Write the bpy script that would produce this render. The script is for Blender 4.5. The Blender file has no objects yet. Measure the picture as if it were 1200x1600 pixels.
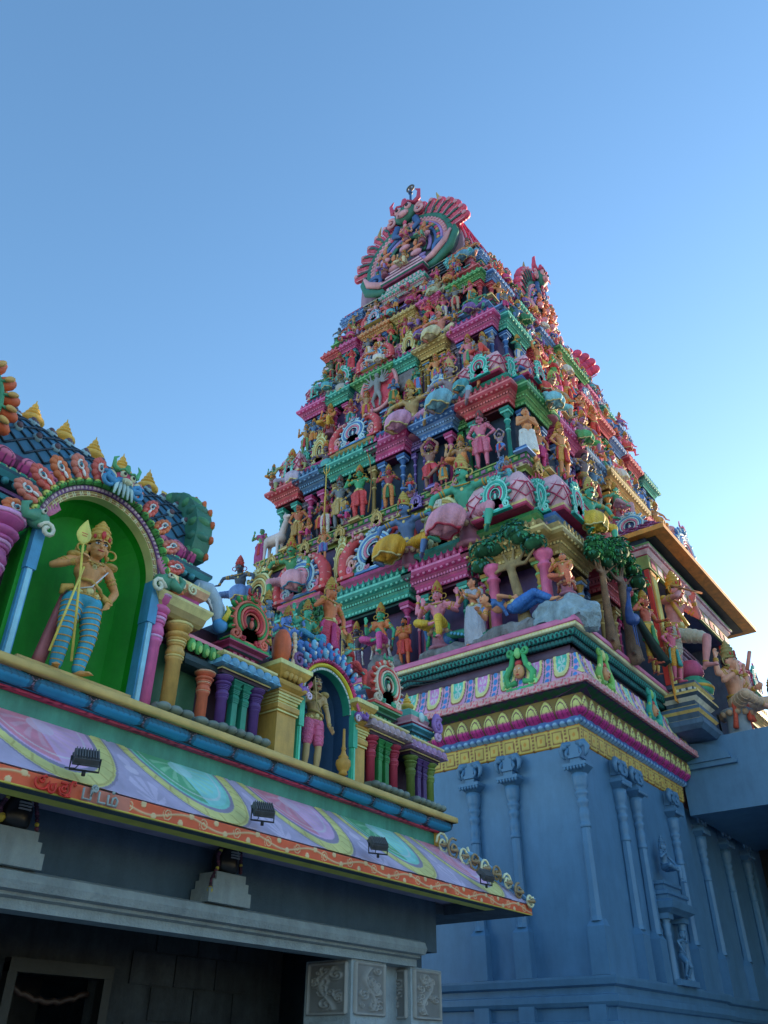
import bpy, math, random
import numpy as np
from mathutils import Vector, Matrix, noise
PI = math.pi
C = bpy.context.scene.collection
sc = bpy.context.scene
# ---------------------------------------------------------------- camera, sky, sun, exposure
cam = bpy.data.cameras.new('camera'); co = bpy.data.objects.new('camera', cam); C.objects.link(co)
cam.sensor_fit = 'VERTICAL'; cam.sensor_height = 36; cam.sensor_width = 27; cam.lens = 1300/1600*36
cam.clip_end = 5000; cam.clip_start = 0.05
Rm = Matrix(((0.60418342, -0.44387836, -0.66176612), (-0.79683374, -0.33208387, -0.50475369), (0.00428738, 0.83228138, -0.55433683)))
co.matrix_world = Matrix.Translation((0, 0, 1.6)) @ Rm.to_4x4()
sc.camera = co
SUN_EL, SUN_AZ = math.radians(11), math.radians(-10)      # azimuth measured from +X (along the long face), towards -Y
w = bpy.data.worlds.new('World'); sc.world = w; w.use_nodes = True
nt = w.node_tree; bg = nt.nodes['Background']
sky = nt.nodes.new('ShaderNodeTexSky'); sky.sky_type = 'NISHITA'; sky.sun_disc = False
sky.sun_elevation = SUN_EL; sky.sun_rotation = PI/2 - SUN_AZ
sky.air_density = 1.2; sky.dust_density = 0.4; sky.ozone_density = 2.8
hsv = nt.nodes.new('ShaderNodeHueSaturation'); hsv.inputs['Saturation'].default_value = 1.08
nt.links.new(sky.outputs[0], hsv.inputs['Color']); nt.links.new(hsv.outputs[0], bg.inputs[0]); bg.inputs[1].default_value = 0.15
sl = bpy.data.lights.new('sun', 'SUN'); sl.energy = 4.4; sl.angle = math.radians(0.6); sl.color = (1.0, 0.76, 0.48)
so = bpy.data.objects.new('sun', sl); C.objects.link(so)
sd = Vector((math.cos(SUN_EL)*math.cos(SUN_AZ), math.cos(SUN_EL)*math.sin(SUN_AZ), math.sin(SUN_EL)))
so.rotation_euler = (-sd).to_track_quat('-Z', 'Y').to_euler(); so.location = (0, 0, 60)
sc.view_settings.view_transform = 'Standard'; sc.view_settings.look = 'None'
sc.view_settings.exposure = 1.5; sc.view_settings.gamma = 1.0
sc.render.resolution_x = 768; sc.render.resolution_y = 1024

# ---------------------------------------------------------------- colours and materials
def lin(h):
    c = [int(h[i:i+2], 16)/255 for i in (0, 2, 4)]
    c = [x/12.92 if x <= .04045 else ((x+.055)/1.055)**2.4 for x in c]
    g = .3*c[0]+.55*c[1]+.15*c[2]; c = [max(0, g+(x-g)*1.05)*1.36*k for x, k in zip(c, (1.1, 1.0, .93))]
    return [min(.82, x) for x in c]
PAL = dict(
 teal='2f9a8e', dteal='14605f', aqua='52b8bd', mag='b8427f', dmag='7c2356', pink='d67f98', lpink='e6b3c2', salm='cf6a66', red='b63a3d', dred='7a1f2c',
 blue='3f76b8', lblue='7fa9d6', dblue='1f4674', navy='14273f', sky='6fb6cf', gold='a8893c', lgold='cfc08a', ochre='b5813a', orange='d9702f', yell='d8b33c',
 green='3f9a52', lgreen='86bd6b', dgreen='1d5a3a', purp='7b5aa8', dpurp='46325f', lav='a89cc9', cream='ddd3ae', white='d8d8d6', grey='8d9094', dgrey='4a4e54',
 black='121316', skin='c58f6a', tan='b08a5c', brown='7a4e33', pskin='cf7c93', gskin='4fa385', bskin='5b83b8', greyskin='7f8391', oskin='c9713f',
 wall='466e92', wall2='2a4c6e', stone='6f7479', dstone='3d4347', niche='0a851c', nicheb='27507c', leaf='2b7a3c', leafb='1d6e66', leafd='1f4d26', bark='8a6a4a', terra='c4633f')
MATS = {}
def paint(key, rough=.55, var=.16, bump=.12, metal=0.0, folds=0):
    k = (key, rough, var, bump, folds)
    if k in MATS: return MATS[k]
    c = lin(PAL.get(key, key)); m = bpy.data.materials.new('paint_'+key); m.use_nodes = True
    t = m.node_tree; b = t.nodes['Principled BSDF']; b.inputs['Roughness'].default_value = rough; b.inputs['Metallic'].default_value = metal
    tc = t.nodes.new('ShaderNodeTexCoord'); n = t.nodes.new('ShaderNodeTexNoise'); n.inputs['Scale'].default_value = 3.1; n.inputs['Detail'].default_value = 5
    n.inputs['Roughness'].default_value = .65
    t.links.new(tc.outputs['Object'], n.inputs['Vector'])
    r = t.nodes.new('ShaderNodeValToRGB'); e = r.color_ramp.elements
    e[0].position = .28; e[1].position = .72
    g = (c[0]+c[1]+c[2])/3
    e[0].color = [max(0, x*(1-var*1.6)+g*var*.35) for x in c]+[1]; e[1].color = [min(1, x*(1+var)+.012) for x in c]+[1]
    mp = t.nodes.new('ShaderNodeMapping'); mp.inputs['Scale'].default_value = (2.6, 2.6, .55); n3 = t.nodes.new('ShaderNodeTexNoise'); n3.inputs['Scale'].default_value = 1.6; n3.inputs['Detail'].default_value = 6; n3.inputs['Roughness'].default_value = .7
    t.links.new(tc.outputs['Object'], mp.inputs[0]); t.links.new(mp.outputs[0], n3.inputs['Vector'])
    mr = t.nodes.new('ShaderNodeMapRange'); mr.inputs[1].default_value = .32; mr.inputs[2].default_value = .6; mr.inputs[3].default_value = 1-min(.45, var*1.9); mr.inputs[4].default_value = 1.04
    vm = t.nodes.new('ShaderNodeVectorMath'); vm.operation = 'SCALE'
    t.links.new(n3.outputs[0], mr.inputs[0]); t.links.new(mr.outputs[0], vm.inputs['Scale']); t.links.new(n.outputs[0], r.inputs[0]); t.links.new(r.outputs[0], vm.inputs[0]); t.links.new(vm.outputs[0], b.inputs['Base Color'])
    if bump:
        n2 = t.nodes.new('ShaderNodeTexNoise'); n2.inputs['Scale'].default_value = 38; n2.inputs['Detail'].default_value = 3
        t.links.new(tc.outputs['Object'], n2.inputs['Vector'])
        bp = t.nodes.new('ShaderNodeBump'); bp.inputs['Strength'].default_value = bump; bp.inputs['Distance'].default_value = .02
        t.links.new(n2.outputs[0], bp.inputs['Height']); t.links.new(bp.outputs[0], b.inputs['Normal'])
    if folds:                                        # pleated cloth: fine ridges running down the figure
        wv = t.nodes.new('ShaderNodeTexWave'); wv.bands_direction = 'DIAGONAL'; wv.inputs['Scale'].default_value = folds; wv.inputs['Distortion'].default_value = 11; wv.inputs['Detail'].default_value = 2; wv.inputs['Detail Scale'].default_value = 1.2
        b2 = t.nodes.new('ShaderNodeBump'); b2.inputs['Strength'].default_value = .38; b2.inputs['Distance'].default_value = .025
        t.links.new(tc.outputs['Object'], wv.inputs['Vector']); t.links.new(wv.outputs[1], b2.inputs['Height'])
        if bump: t.links.new(bp.outputs[0], b2.inputs['Normal'])
        t.links.new(b2.outputs[0], b.inputs['Normal'])
    MATS[k] = m; return m
def painted_mat():                                  # hand-painted ornament: colours live in the colour attribute, dirt on top
    if 'attr' in MATS: return MATS['attr']
    m = bpy.data.materials.new('painted_ornament'); m.use_nodes = True; t = m.node_tree; b = t.nodes['Principled BSDF']
    b.inputs['Roughness'].default_value = .6
    a = t.nodes.new('ShaderNodeAttribute'); a.attribute_name = 'Col'
    tc = t.nodes.new('ShaderNodeTexCoord'); n = t.nodes.new('ShaderNodeTexNoise'); n.inputs['Scale'].default_value = 4; n.inputs['Detail'].default_value = 6
    t.links.new(tc.outputs['Object'], n.inputs['Vector'])
    mr = t.nodes.new('ShaderNodeMapRange'); mr.inputs[1].default_value = .3; mr.inputs[2].default_value = .7; mr.inputs[3].default_value = .76; mr.inputs[4].default_value = 1.06
    t.links.new(n.outputs[0], mr.inputs[0])
    mx = t.nodes.new('ShaderNodeVectorMath'); mx.operation = 'SCALE'
    t.links.new(a.outputs['Color'], mx.inputs[0]); t.links.new(mr.outputs[0], mx.inputs['Scale']); t.links.new(mx.outputs[0], b.inputs['Base Color'])
    MATS['attr'] = m; return m

# ---------------------------------------------------------------- object helpers
def tag(o, label=None, cat=None, group=None, kind=None):
    if label: o['label'] = label
    if cat: o['category'] = cat
    if group: o['group'] = group
    if kind: o['kind'] = kind
    return o
def empty(name, loc, rz=0, s=1):
    o = bpy.data.objects.new(name, None); C.objects.link(o); o.location = loc; o.rotation_euler = (0, 0, rz); o.scale = (s, s, s); o.empty_display_size = .2
    return o
class MB:
    def __init__(s): s.v = []; s.f = []; s.m = []; s.sm = []; s.M = None
    def add(s, vs, fs, m=0, smooth=False):
        b = len(s.v)
        if s.M is not None: vs = [tuple(s.M @ Vector(p)) for p in vs]
        s.v.extend(vs)
        for i, f in enumerate(fs):
            s.f.append(tuple(b+k for k in f)); s.m.append(m[i] if isinstance(m, list) else m); s.sm.append(smooth)
    def box(s, x0, x1, y0, y1, z0, z1, m=0):
        s.add([(x0,y0,z0),(x1,y0,z0),(x1,y1,z0),(x0,y1,z0),(x0,y0,z1),(x1,y0,z1),(x1,y1,z1),(x0,y1,z1)],
              [(0,3,2,1),(4,5,6,7),(0,1,5,4),(1,2,6,5),(2,3,7,6),(3,0,4,7)], m)
    def band(s, a, b, r0, r1, n=12, m=0):                # short flat ring or cuff between two points
        a = Vector(a); b = Vector(b); d = (b-a).normalized(); u = d.cross(Vector((0,1,0)) if abs(d.y) < .9 else Vector((1,0,0))).normalized(); v = d.cross(u)
        s.loft([[tuple(p+(u*math.cos(2*PI*j/n)+v*math.sin(2*PI*j/n))*r) for j in range(n)] for p, r in ((a,r0*.9),(a.lerp(b,.15),r0),(a.lerp(b,.85),r1),(b,r1*.9))], m, True, True, False)
    def obox(s, cx, cy, z0, hx, hy, h, m=0): s.box(cx-hx, cx+hx, cy-hy, cy+hy, z0, z0+h, m)
    def loft(s, L, m=0, cap0=True, cap1=True, smooth=False, closed=True):
        n = len(L[0]); vs = [p for l in L for p in l]; fs = []; ms = []
        for i in range(len(L)-1):
            for j in range(n if closed else n-1):
                k = (j+1) % n; fs.append((i*n+j, i*n+k, (i+1)*n+k, (i+1)*n+j)); ms.append(m[i % len(m)] if isinstance(m, list) else m)
        m0 = m[0] if isinstance(m, list) else m; m1 = m[(len(L)-2) % len(m)] if isinstance(m, list) else m
        if closed and cap0: fs.append(tuple(range(n-1, -1, -1))); ms.append(m0)
        if closed and cap1: fs.append(tuple((len(L)-1)*n+j for j in range(n))); ms.append(m1)
        s.add(vs, fs, ms, smooth)
    def rect(s, x0, x1, y0, y1, prof, m=0, cap0=True, cap1=True):     # mitred moulding round a rectangle: prof = (offset, z)
        s.loft([[(x0-o,y0-o,z),(x1+o,y0-o,z),(x1+o,y1+o,z),(x0-o,y1+o,z)] for o, z in prof], m, cap0, cap1)
    def lathe(s, x, y, prof, n=12, m=0, rot=0, smooth=True, sx=1, sy=1):
        s.loft([[(x+r*sx*math.cos(rot+2*PI*j/n), y+r*sy*math.sin(rot+2*PI*j/n), z) for j in range(n)] for r, z in prof], m, True, True, smooth)
    def tube(s, P, r, n=6, m=0, smooth=True):
        P = [Vector(p) for p in P]; L = []
        for i, p in enumerate(P):
            d = (P[min(i+1, len(P)-1)]-P[max(i-1, 0)]); d = d.normalized() if d.length > 1e-9 else Vector((0,0,1))
            a = d.cross(Vector((0,1,0)) if abs(d.y) < .9 else Vector((1,0,0))).normalized(); b = d.cross(a)
            rr = r[i] if isinstance(r, (list, tuple)) else r
            L.append([tuple(p+(a*math.cos(2*PI*j/n)+b*math.sin(2*PI*j/n))*rr) for j in range(n)])
        s.loft(L, m, True, True, smooth)
    def ell(s, c, r, n=10, k=6, m=0, R=None, smooth=True):
        if not isinstance(r, (list, tuple)): r = (r, r, r)
        L = []
        for i in range(k+1):
            a = -PI/2+PI*i/k; a = max(-PI/2+.02, min(PI/2-.02, a))
            l = []
            for j in range(n):
                t = 2*PI*j/n; p = Vector((r[0]*math.cos(a)*math.cos(t), r[1]*math.cos(a)*math.sin(t), r[2]*math.sin(a)))
                if R is not None: p = R @ p
                l.append((c[0]+p.x, c[1]+p.y, c[2]+p.z))
            L.append(l)
        s.loft(L, m, True, True, smooth)
    def cap(s, a, b, ra, rb, n=10, m=0):              # tapered capsule
        a = Vector(a); b = Vector(b); d = b-a; l = max(d.length, 1e-6); d = d/l
        u = d.cross(Vector((0,1,0)) if abs(d.y) < .9 else Vector((1,0,0))).normalized(); v = d.cross(u); L = []
        for t in (-88, -60, -30, 0): L.append((a+d*ra*math.sin(math.radians(t)), ra*math.cos(math.radians(t))))
        for t in (0, 30, 60, 88): L.append((b+d*rb*math.sin(math.radians(t)), rb*math.cos(math.radians(t))))
        s.loft([[tuple(p+(u*math.cos(2*PI*j/n)+v*math.sin(2*PI*j/n))*r) for j in range(n)] for p, r in L], m, True, True, True)
    def poly(s, pts, y0, y1, m=0):                    # outline in XZ extruded in Y
        n = len(pts); vs = [(x, y0, z) for x, z in pts]+[(x, y1, z) for x, z in pts]
        fs = [tuple(range(n)), tuple(range(2*n-1, n-1, -1))]+[(j, j+n, (j+1) % n+n, (j+1) % n) for j in range(n)]
        s.add(vs, fs, m)
    def mesh(s, name, mats):
        me = bpy.data.meshes.new(name); me.from_pydata(s.v, [], s.f)
        for q in mats: me.materials.append(q if not isinstance(q, str) else paint(q))
        me.polygons.foreach_set('material_index', s.m); me.polygons.foreach_set('use_smooth', s.sm); me.update()
        return me
    def build(s, name, mats, parent=None, loc=(0,0,0), rz=0, fix=True):
        me = s.mesh(name, mats)
        if fix: fixn(me)
        return link(name, me, parent, loc, rz)
def fixn(me):
    import bmesh
    bm = bmesh.new(); bm.from_mesh(me); bmesh.ops.recalc_face_normals(bm, faces=bm.faces); bm.to_mesh(me); bm.free()
def link(name, me, parent=None, loc=(0,0,0), rz=0, s=1):
    o = bpy.data.objects.new(name, me); C.objects.link(o)
    if parent: o.parent = parent
    o.location = loc; o.rotation_euler = (0, 0, rz); o.scale = (s, s, s) if not isinstance(s, (tuple, list)) else s
    return o
def place(mesh_or_obj, name, parent, loc, rz=0, s=1, mats=None):      # linked copy, optionally repainted
    o = link(name, mesh_or_obj, parent, loc, rz, s)
    if mats:
        for i, q in enumerate(mats):
            if i < len(o.material_slots) and q is not None:
                o.material_slots[i].link = 'OBJECT'; o.material_slots[i].material = paint(q) if isinstance(q, str) else q
    return o
def remesh(mb, voxel, name, smooth=3):
    me = mb.mesh('tmp', []); o = bpy.data.objects.new('tmp', me); C.objects.link(o)
    r = o.modifiers.new('r', 'REMESH'); r.mode = 'VOXEL'; r.voxel_size = voxel; r.use_smooth_shade = True
    if smooth: q = o.modifiers.new('s', 'SMOOTH'); q.iterations = smooth; q.factor = .5
    dg = bpy.context.evaluated_depsgraph_get(); dg.update()
    out = bpy.data.meshes.new_from_object(o.evaluated_get(dg)); out.name = name
    bpy.data.objects.remove(o); bpy.data.meshes.remove(me)
    out.materials.clear(); out.polygons.foreach_set('use_smooth', [True]*len(out.polygons))
    return out
def spiral(cx, cz, y, r0, r1, turns, a0, n=18, flip=1):
    return [(cx+flip*(r0+(r1-r0)*i/n)*math.cos(a0+turns*2*PI*i/n), y, cz+(r0+(r1-r0)*i/n)*math.sin(a0+turns*2*PI*i/n)) for i in range(n+1)]

# relief strip: profile prof(v)->(off,z); pattern pat(X,V)->(rgb array, height); miter at both ends by offset
def relief(name, x0, x1, prof, pat, parent, loc=(0,0,0), rz=0, step=.02, vstep=None, miter=(1,1), closed_back=.05):
    P = np.array(prof, float); seg = np.hypot(np.diff(P[:,0]), np.diff(P[:,1])); cum = np.concatenate([[0], np.cumsum(seg)]); Lt = cum[-1]
    nv = max(2, int(Lt/(vstep or step))+1); nu = max(2, int((x1-x0)/step)+1)
    sv = np.linspace(0, Lt, nv); off = np.interp(sv, cum, P[:,0]); zz = np.interp(sv, cum, P[:,1])
    dof = np.gradient(off, sv); dz = np.gradient(zz, sv); nrm = np.hypot(dof, dz)+1e-9; no, nz = dz/nrm, -dof/nrm
    U = np.linspace(0, 1, nu)[None, :]; V = (sv/Lt)[:, None]
    xa = x0-off[:, None]*miter[0]; xb = x1+off[:, None]*miter[1]
    X = xa+(xb-xa)*U; VV = V+0*U
    col, h = pat(X, VV)
    edge = np.minimum(1, np.minimum(U*nu, (1-U)*nu)/2); h = h*edge
    yy = -(off[:, None]+h*no[:, None]); z = zz[:, None]+h*nz[:, None]
    verts = np.stack([X, yy, z], -1).reshape(-1, 3)
    i = np.arange(nv*nu).reshape(nv, nu)
    F = np.stack([i[:-1,:-1], i[:-1,1:], i[1:,1:], i[1:,:-1]], -1).reshape(-1, 4)
    # closed back so that it is solid
    nb = len(verts); mo = off.min(); xl, xr = x0-mo*miter[0], x1+mo*miter[1]; back = np.array([[xl, closed_back, zz[0]], [xr, closed_back, zz[0]], [xl, closed_back, zz[-1]], [xr, closed_back, zz[-1]]])
    me = bpy.data.meshes.new(name)
    faces = F.tolist()+[list(map(int, i[0,::-1]))+[nb, nb+1], list(map(int, i[-1]))+[nb+3, nb+2], list(map(int, i[:,0]))+[nb+2, nb], list(map(int, i[::-1,-1]))+[nb+1, nb+3], [nb, nb+2, nb+3, nb+1]]
    me.from_pydata(np.vstack([verts, back]).tolist(), [], faces)
    ca = me.color_attributes.new('Col', 'FLOAT_COLOR', 'POINT')
    cc = np.ones((nb+4, 4), np.float32); cc[:nb, :3] = np.broadcast_to(col, (nv, nu, 3)).reshape(-1, 3); cc[nb:, :3] = cc[0, :3]
    ca.data.foreach_set('color', cc.ravel())
    me.materials.append(painted_mat()); me.polygons.foreach_set('use_smooth', [True]*len(F)+[False]*5); me.update()
    return link(name, me, parent, loc, rz)
def K(k): return np.array(lin(PAL.get(k, k)))
def mixc(a, b, t): return a+(b-a)*np.clip(t, 0, 1)[..., None]
def lay(base, mask, c): return base+(np.asarray(c)-base)*np.clip(mask, 0, 1)[..., None]
def sst(a, b, x): t = np.clip((x-a)/(b-a), 0, 1); return t*t*(3-2*t)
# ---------------------------------------------------------------- temple ornament kit (front faces -Y, x runs along the face)
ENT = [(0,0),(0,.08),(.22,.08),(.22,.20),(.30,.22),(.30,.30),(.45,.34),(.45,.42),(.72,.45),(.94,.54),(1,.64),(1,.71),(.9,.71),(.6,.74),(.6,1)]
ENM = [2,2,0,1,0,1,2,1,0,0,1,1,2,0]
def dents(mb, x0, x1, y0, y1, off, z0, z1, pitch, d, m, sides=True):
    n = max(2, int((x1-x0+2*off)/pitch)); p = (x1-x0+2*off)/n
    for i in range(n):
        a = x0-off+i*p; mb.box(a+p*.2, a+p*.8, y0-off-d, y0-off+.004, z0, z1, m)
    if sides:
        n = max(1, int((y1-y0+off)/pitch)); p = (y1-y0+off)/n
        for i in range(n):
            a = y0-off+i*p
            mb.box(x0-off-d, x0-off+.004, a+p*.2, a+p*.8, z0, z1, m); mb.box(x1+off-.004, x1+off+d, a+p*.2, a+p*.8, z0, z1, m)
LEAF = [(-.5,0),(-.5,.25),(-.38,.4),(-.46,.55),(-.25,.62),(-.2,.85),(0,1.1),(.2,.85),(.25,.62),(.46,.55),(.38,.4),(.5,.25),(.5,0)]
def crest(mb, x0, x1, y, z, h, pitch, m, m2=None):
    n = max(1, int((x1-x0)/pitch)); p = (x1-x0)/n
    for i in range(n):
        c = x0+(i+.5)*p; mb.poly([(c+a*p*.8, z+b*h) for a, b in LEAF], y-.02, y+.02, m)
        if m2 is not None: mb.ell((c, y-.02, z+h*.42), (p*.17, .015, h*.2), 6, 4, m2)
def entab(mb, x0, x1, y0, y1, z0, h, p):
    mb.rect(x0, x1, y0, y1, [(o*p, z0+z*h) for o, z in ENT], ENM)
    dents(mb, x0, x1, y0, y1, .45*p, z0+.345*h, z0+.42*h, .085, .03, 1)
    dents(mb, x0, x1, y0, y1, .22*p, z0+.1*h, z0+.18*h, .11, .02, 1)
    n = max(2, int((x1-x0+1.6*p)/.16)); q = (x1-x0+1.6*p)/n
    for i in range(n): mb.ell((x0-.8*p+(i+.5)*q, y0-.86*p, z0+.54*h), (q*.36, .03, h*.07), 6, 4, 1)
    n = max(1, int((y1-y0)/.16)); q = (y1-y0)/n
    for i in range(n):
        for sx in (x0-.86*p, x1+.86*p): mb.ell((sx, y0+(i+.5)*q, z0+.54*h), (.03, q*.36, h*.07), 6, 4, 1)
    crest(mb, x0-.5*p, x1+.5*p, y0-.84*p, z0+.69*h, h*.3, .17, 0, 1)
KITM = {}
def column_mesh():
    if 'col' not in KITM:
        b = MB(); b.box(-.11,.11,-.11,.11,0,.05,1); b.box(-.095,.095,-.095,.095,.05,.12,0)
        b.lathe(0,0,[(.07,.12),(.085,.14),(.085,.16),(.06,.18),(.052,.58),(.068,.6)],10,0); b.lathe(0,0,[(.068,.6),(.075,.615),(.068,.63)],10,1)
        b.lathe(0,0,[(.05,.63),(.05,.66),(.072,.68),(.06,.7),(.05,.72),(.085,.77)],10,0); b.lathe(0,0,[(.085,.77),(.092,.785),(.085,.8)],10,1)
        b.lathe(0,0,[(.06,.8),(.05,.83),(.08,.87),(.11,.91)],10,0); b.box(-.12,.12,-.12,.12,.91,.95,1); b.box(-.14,.14,-.14,.14,.95,1,0)
        KITM['col'] = b.mesh('column', ['white', 'white'])
    return KITM['col']
def kalasha(mb, x, y, z, s, m=0):
    mb.lathe(x, y, [(a*s, z+b*s) for a, b in ((.28,0),(.30,.05),(.17,.09),(.15,.15),(.30,.2),(.40,.28),(.42,.36),(.38,.44),(.24,.5),(.13,.53),(.13,.57),(.25,.6),(.26,.65),(.13,.69),(.11,.74),(.18,.77),(.18,.82),(.08,.86),(.07,.92),(.11,.96),(.09,1.02),(.03,1.1),(.012,1.22))], 14, m)
def arc(cx, cz, y, r, a0, a1, n=20, rz=None): return [(cx+r*math.cos(math.radians(a0+(a1-a0)*i/n)), y, cz+(rz or r)*math.sin(math.radians(a0+(a1-a0)*i/n))) for i in range(n+1)]
def kirti(mb, x, y, z, s, m=0, m1=1, m2=2, m3=3):          # lion-mask: brows, bulging eyes, snout, fangs, horns
    mb.ell((x, y, z), (.2*s, .13*s, .17*s), 10, 6, m); mb.ell((x, y-.11*s, z-.06*s), (.11*s, .06*s, .06*s), 8, 5, m1)
    for q in (-1, 1):
        mb.ell((x+q*.09*s, y-.1*s, z+.05*s), (.065*s,.05*s,.065*s), 8, 5, m1); mb.ell((x+q*.09*s, y-.145*s, z+.05*s), (.03*s,.02*s,.03*s), 6, 4, m3)
        mb.tube([(x+q*.02*s,y-.13*s,z+.1*s),(x+q*.1*s,y-.12*s,z+.15*s),(x+q*.18*s,y-.08*s,z+.1*s)], .022*s, 5, m2)
        mb.tube([(x+q*.12*s,y,z+.13*s),(x+q*.24*s,y,z+.2*s),(x+q*.26*s,y-.02*s,z+.34*s),(x+q*.2*s,y-.03*s,z+.4*s)], [.05*s,.045*s,.03*s,.008*s], 6, m2)
        mb.tube(spiral(x+q*.26*s, z-.04*s, y-.02*s, .1*s, .02*s, 1.2, 1.2, 12, q), .03*s, 5, m1)
        mb.tube([(x+q*.07*s,y-.16*s,z-.08*s),(x+q*.08*s,y-.17*s,z-.16*s)], [.02*s,.004*s], 5, m1)
    mb.ell((x, y-.05*s, z+.2*s), (.06*s,.05*s,.12*s), 6, 5, m2)
def nasi_mesh(petals=11, key='nasi'):
    if key in KITM: return KITM[key]
    b = MB(); c = .46
    out = [(.44*math.cos(t), c+.44*math.sin(t)) for t in [math.radians(-58+296*i/26) for i in range(27)]]
    b.poly(out[::-1]+[(-.3, 0), (.3, 0)][::1], -.04, .16, 0)
    for r, wd, y, m in ((.42,.035,-.06,1),(.355,.035,-.075,0),(.295,.028,-.09,1),(.235,.034,-.08,2),(.175,.02,-.07,1)): b.tube(arc(0, c, y, r, -50, 230, 22), wd, 5, m)
    b.ell((0, -.03, c), (.16,.03,.16), 14, 4, 3); b.ell((0,-.07,c-.05),(.05,.03,.09),6,5,1); b.ell((0,-.07,c+.07),(.035,.03,.035),6,5,2)
    for i in range(petals):
        t = math.radians(-28+236*i/(petals-1)); x, z = .49*math.cos(t), c+.49*math.sin(t)
        R = Matrix.Rotation(t-PI/2, 3, 'Y').inverted() if False else Matrix.Rotation(-(t-PI/2), 3, 'Y')
        b.ell((x, -.03, z), (.055,.05,.09), 7, 5, 0, R); b.ell((x*1.02, -.075, c+(z-c)*1.02), (.025,.02,.05), 6, 4, 1, R)
    for q in (-1, 1):
        b.tube(spiral(q*.36, .1, -.06, .13, .02, 1.5, 1.6, 18, q), .035, 5, 1); b.tube(spiral(q*.2, .06, -.07, .07, .01, 1.3, 2.4, 12, q), .026, 5, 2)
    kirti(b, 0, -.06, c+.5, .55); b.box(-.5,.5,-.08,.12,-.06,.0,0); b.box(-.46,.46,-.06,.1,0,.04,1)
    KITM[key] = b.mesh('arch_crest', ['white']*4); fixn(KITM[key]); return KITM[key]
def makara_mesh():
    if 'mak' in KITM: return KITM['mak']
    b = MB(); P = [(.28,0,0),(.34,0,.25),(.3,0,.5),(.12,0,.72),(-.08,0,.86),(-.26,0,.84),(-.34,0,.7),(-.27,0,.58),(-.17,0,.62)]
    b.tube(P, [.14,.17,.17,.15,.13,.1,.08,.06,.03], 8, 0)
    for i in range(9):
        t = i/8; k = min(int(t*5), 4); f = t*5-k; p = Vector(P[k]).lerp(Vector(P[k+1]), f); b.ell((p.x+.13*(1-t), 0, p.z+.1*t), (.07,.1,.06), 6, 4, 0 if i % 2 else 1)
        b.ell((p.x, -.13, p.z), (.06,.04,.045), 6, 4, 1)
    b.tube(spiral(.02,.3,-.05,.2,.03,1.6,0,20,1), .045, 5, 1); b.tube(spiral(.05,.14,-.09,.1,.02,1.3,2,14,-1), .035, 5, 2)
    b.ell((-.1,-.1,.86),(.05,.05,.05),6,4,1); b.ell((-.1,-.15,.86),(.022,.02,.022),6,4,3); b.tube([(0,0,.9),(.06,-.02,1.05),(.02,-.02,1.15)],[.05,.03,.01],5,2)
    b.box(-.1,.45,-.14,.14,-.04,.04,0)
    KITM['mak'] = b.mesh('makara', ['white']*4); return KITM['mak']
def dome_net(mb, f, nu, nv, r, m, seg=6):               # diagonal ropes over a surface f(u,v)
    for k in range(-nv, nu):
        for s in (1, -1):
            P = []
            for i in range(nv*seg+1):
                v = i/(nv*seg); u = (k+v*nv)/nu if s == 1 else (k+nv-v*nv)/nu
                if -1e-6 <= u <= 1+1e-6: P.append(f(min(max(u,0),1), v))
            if len(P) > 1: mb.tube(P, r, 4, m)
def kuta(parent, x, y, z, hw, h, c, name='corner_shrine_dome', nas=('teal','aqua','mag','dteal'), pr=-1):
    """square domed corner shrine roof, half width hw"""
    b = MB(); pf = [(0,0),(.04,.02),(.04,.06),(-.04,.08),(.0,.12),(.10,.3),(.08,.45),(-.06,.62),(-.3,.76),(-.55,.84),(-.72,.86)]
    b.rect(x-hw, x+hw, y-hw, y+hw, [(o*hw, z+zz*h) for o, zz in pf], [1,1,1,2,0,0,0,0,0,0])
    def g(u, v):
        o = np.interp(v, [0,.2,.4,.7,1], [.06,.14,.12,-.1,-.5]); zz = np.interp(v, [0,1], [.13,.8]); return o*hw, z+zz*h
    def fr(u, v): o, zz = g(u, v); return (x-(hw+o)+2*(hw+o)*u, y-hw-o-.01, zz)
    def fl(u, v): o, zz = g(u, v); return (x-hw-o-.01, y-(hw+o)+2*(hw+o)*u, zz)
    def fR(u, v): o, zz = g(u, v); return (x+hw+o+.01, y-(hw+o)+2*(hw+o)*u, zz)
    for f in (fr, fl, fR): dome_net(b, f, 4, 3, .018, 1)
    b.build(name, list(c)+['dred'], parent)
    k = MB(); kalasha(k, x, y, z+.84*h, hw*.62); k.build('finial_pot', ['gold'], parent)
    place(nasi_mesh(), 'arch_crest', parent, (x, y-hw*1.12, z+.04*h), 0, (hw*1.05, hw*.8, h*.62), nas)
    sd = 1 if pr > 0 else -1
    place(nasi_mesh(), 'arch_crest', parent, (x+sd*hw*1.12, y, z+.04*h), sd*PI/2, (hw*1.05, hw*.8, h*.62), nas)
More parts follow.
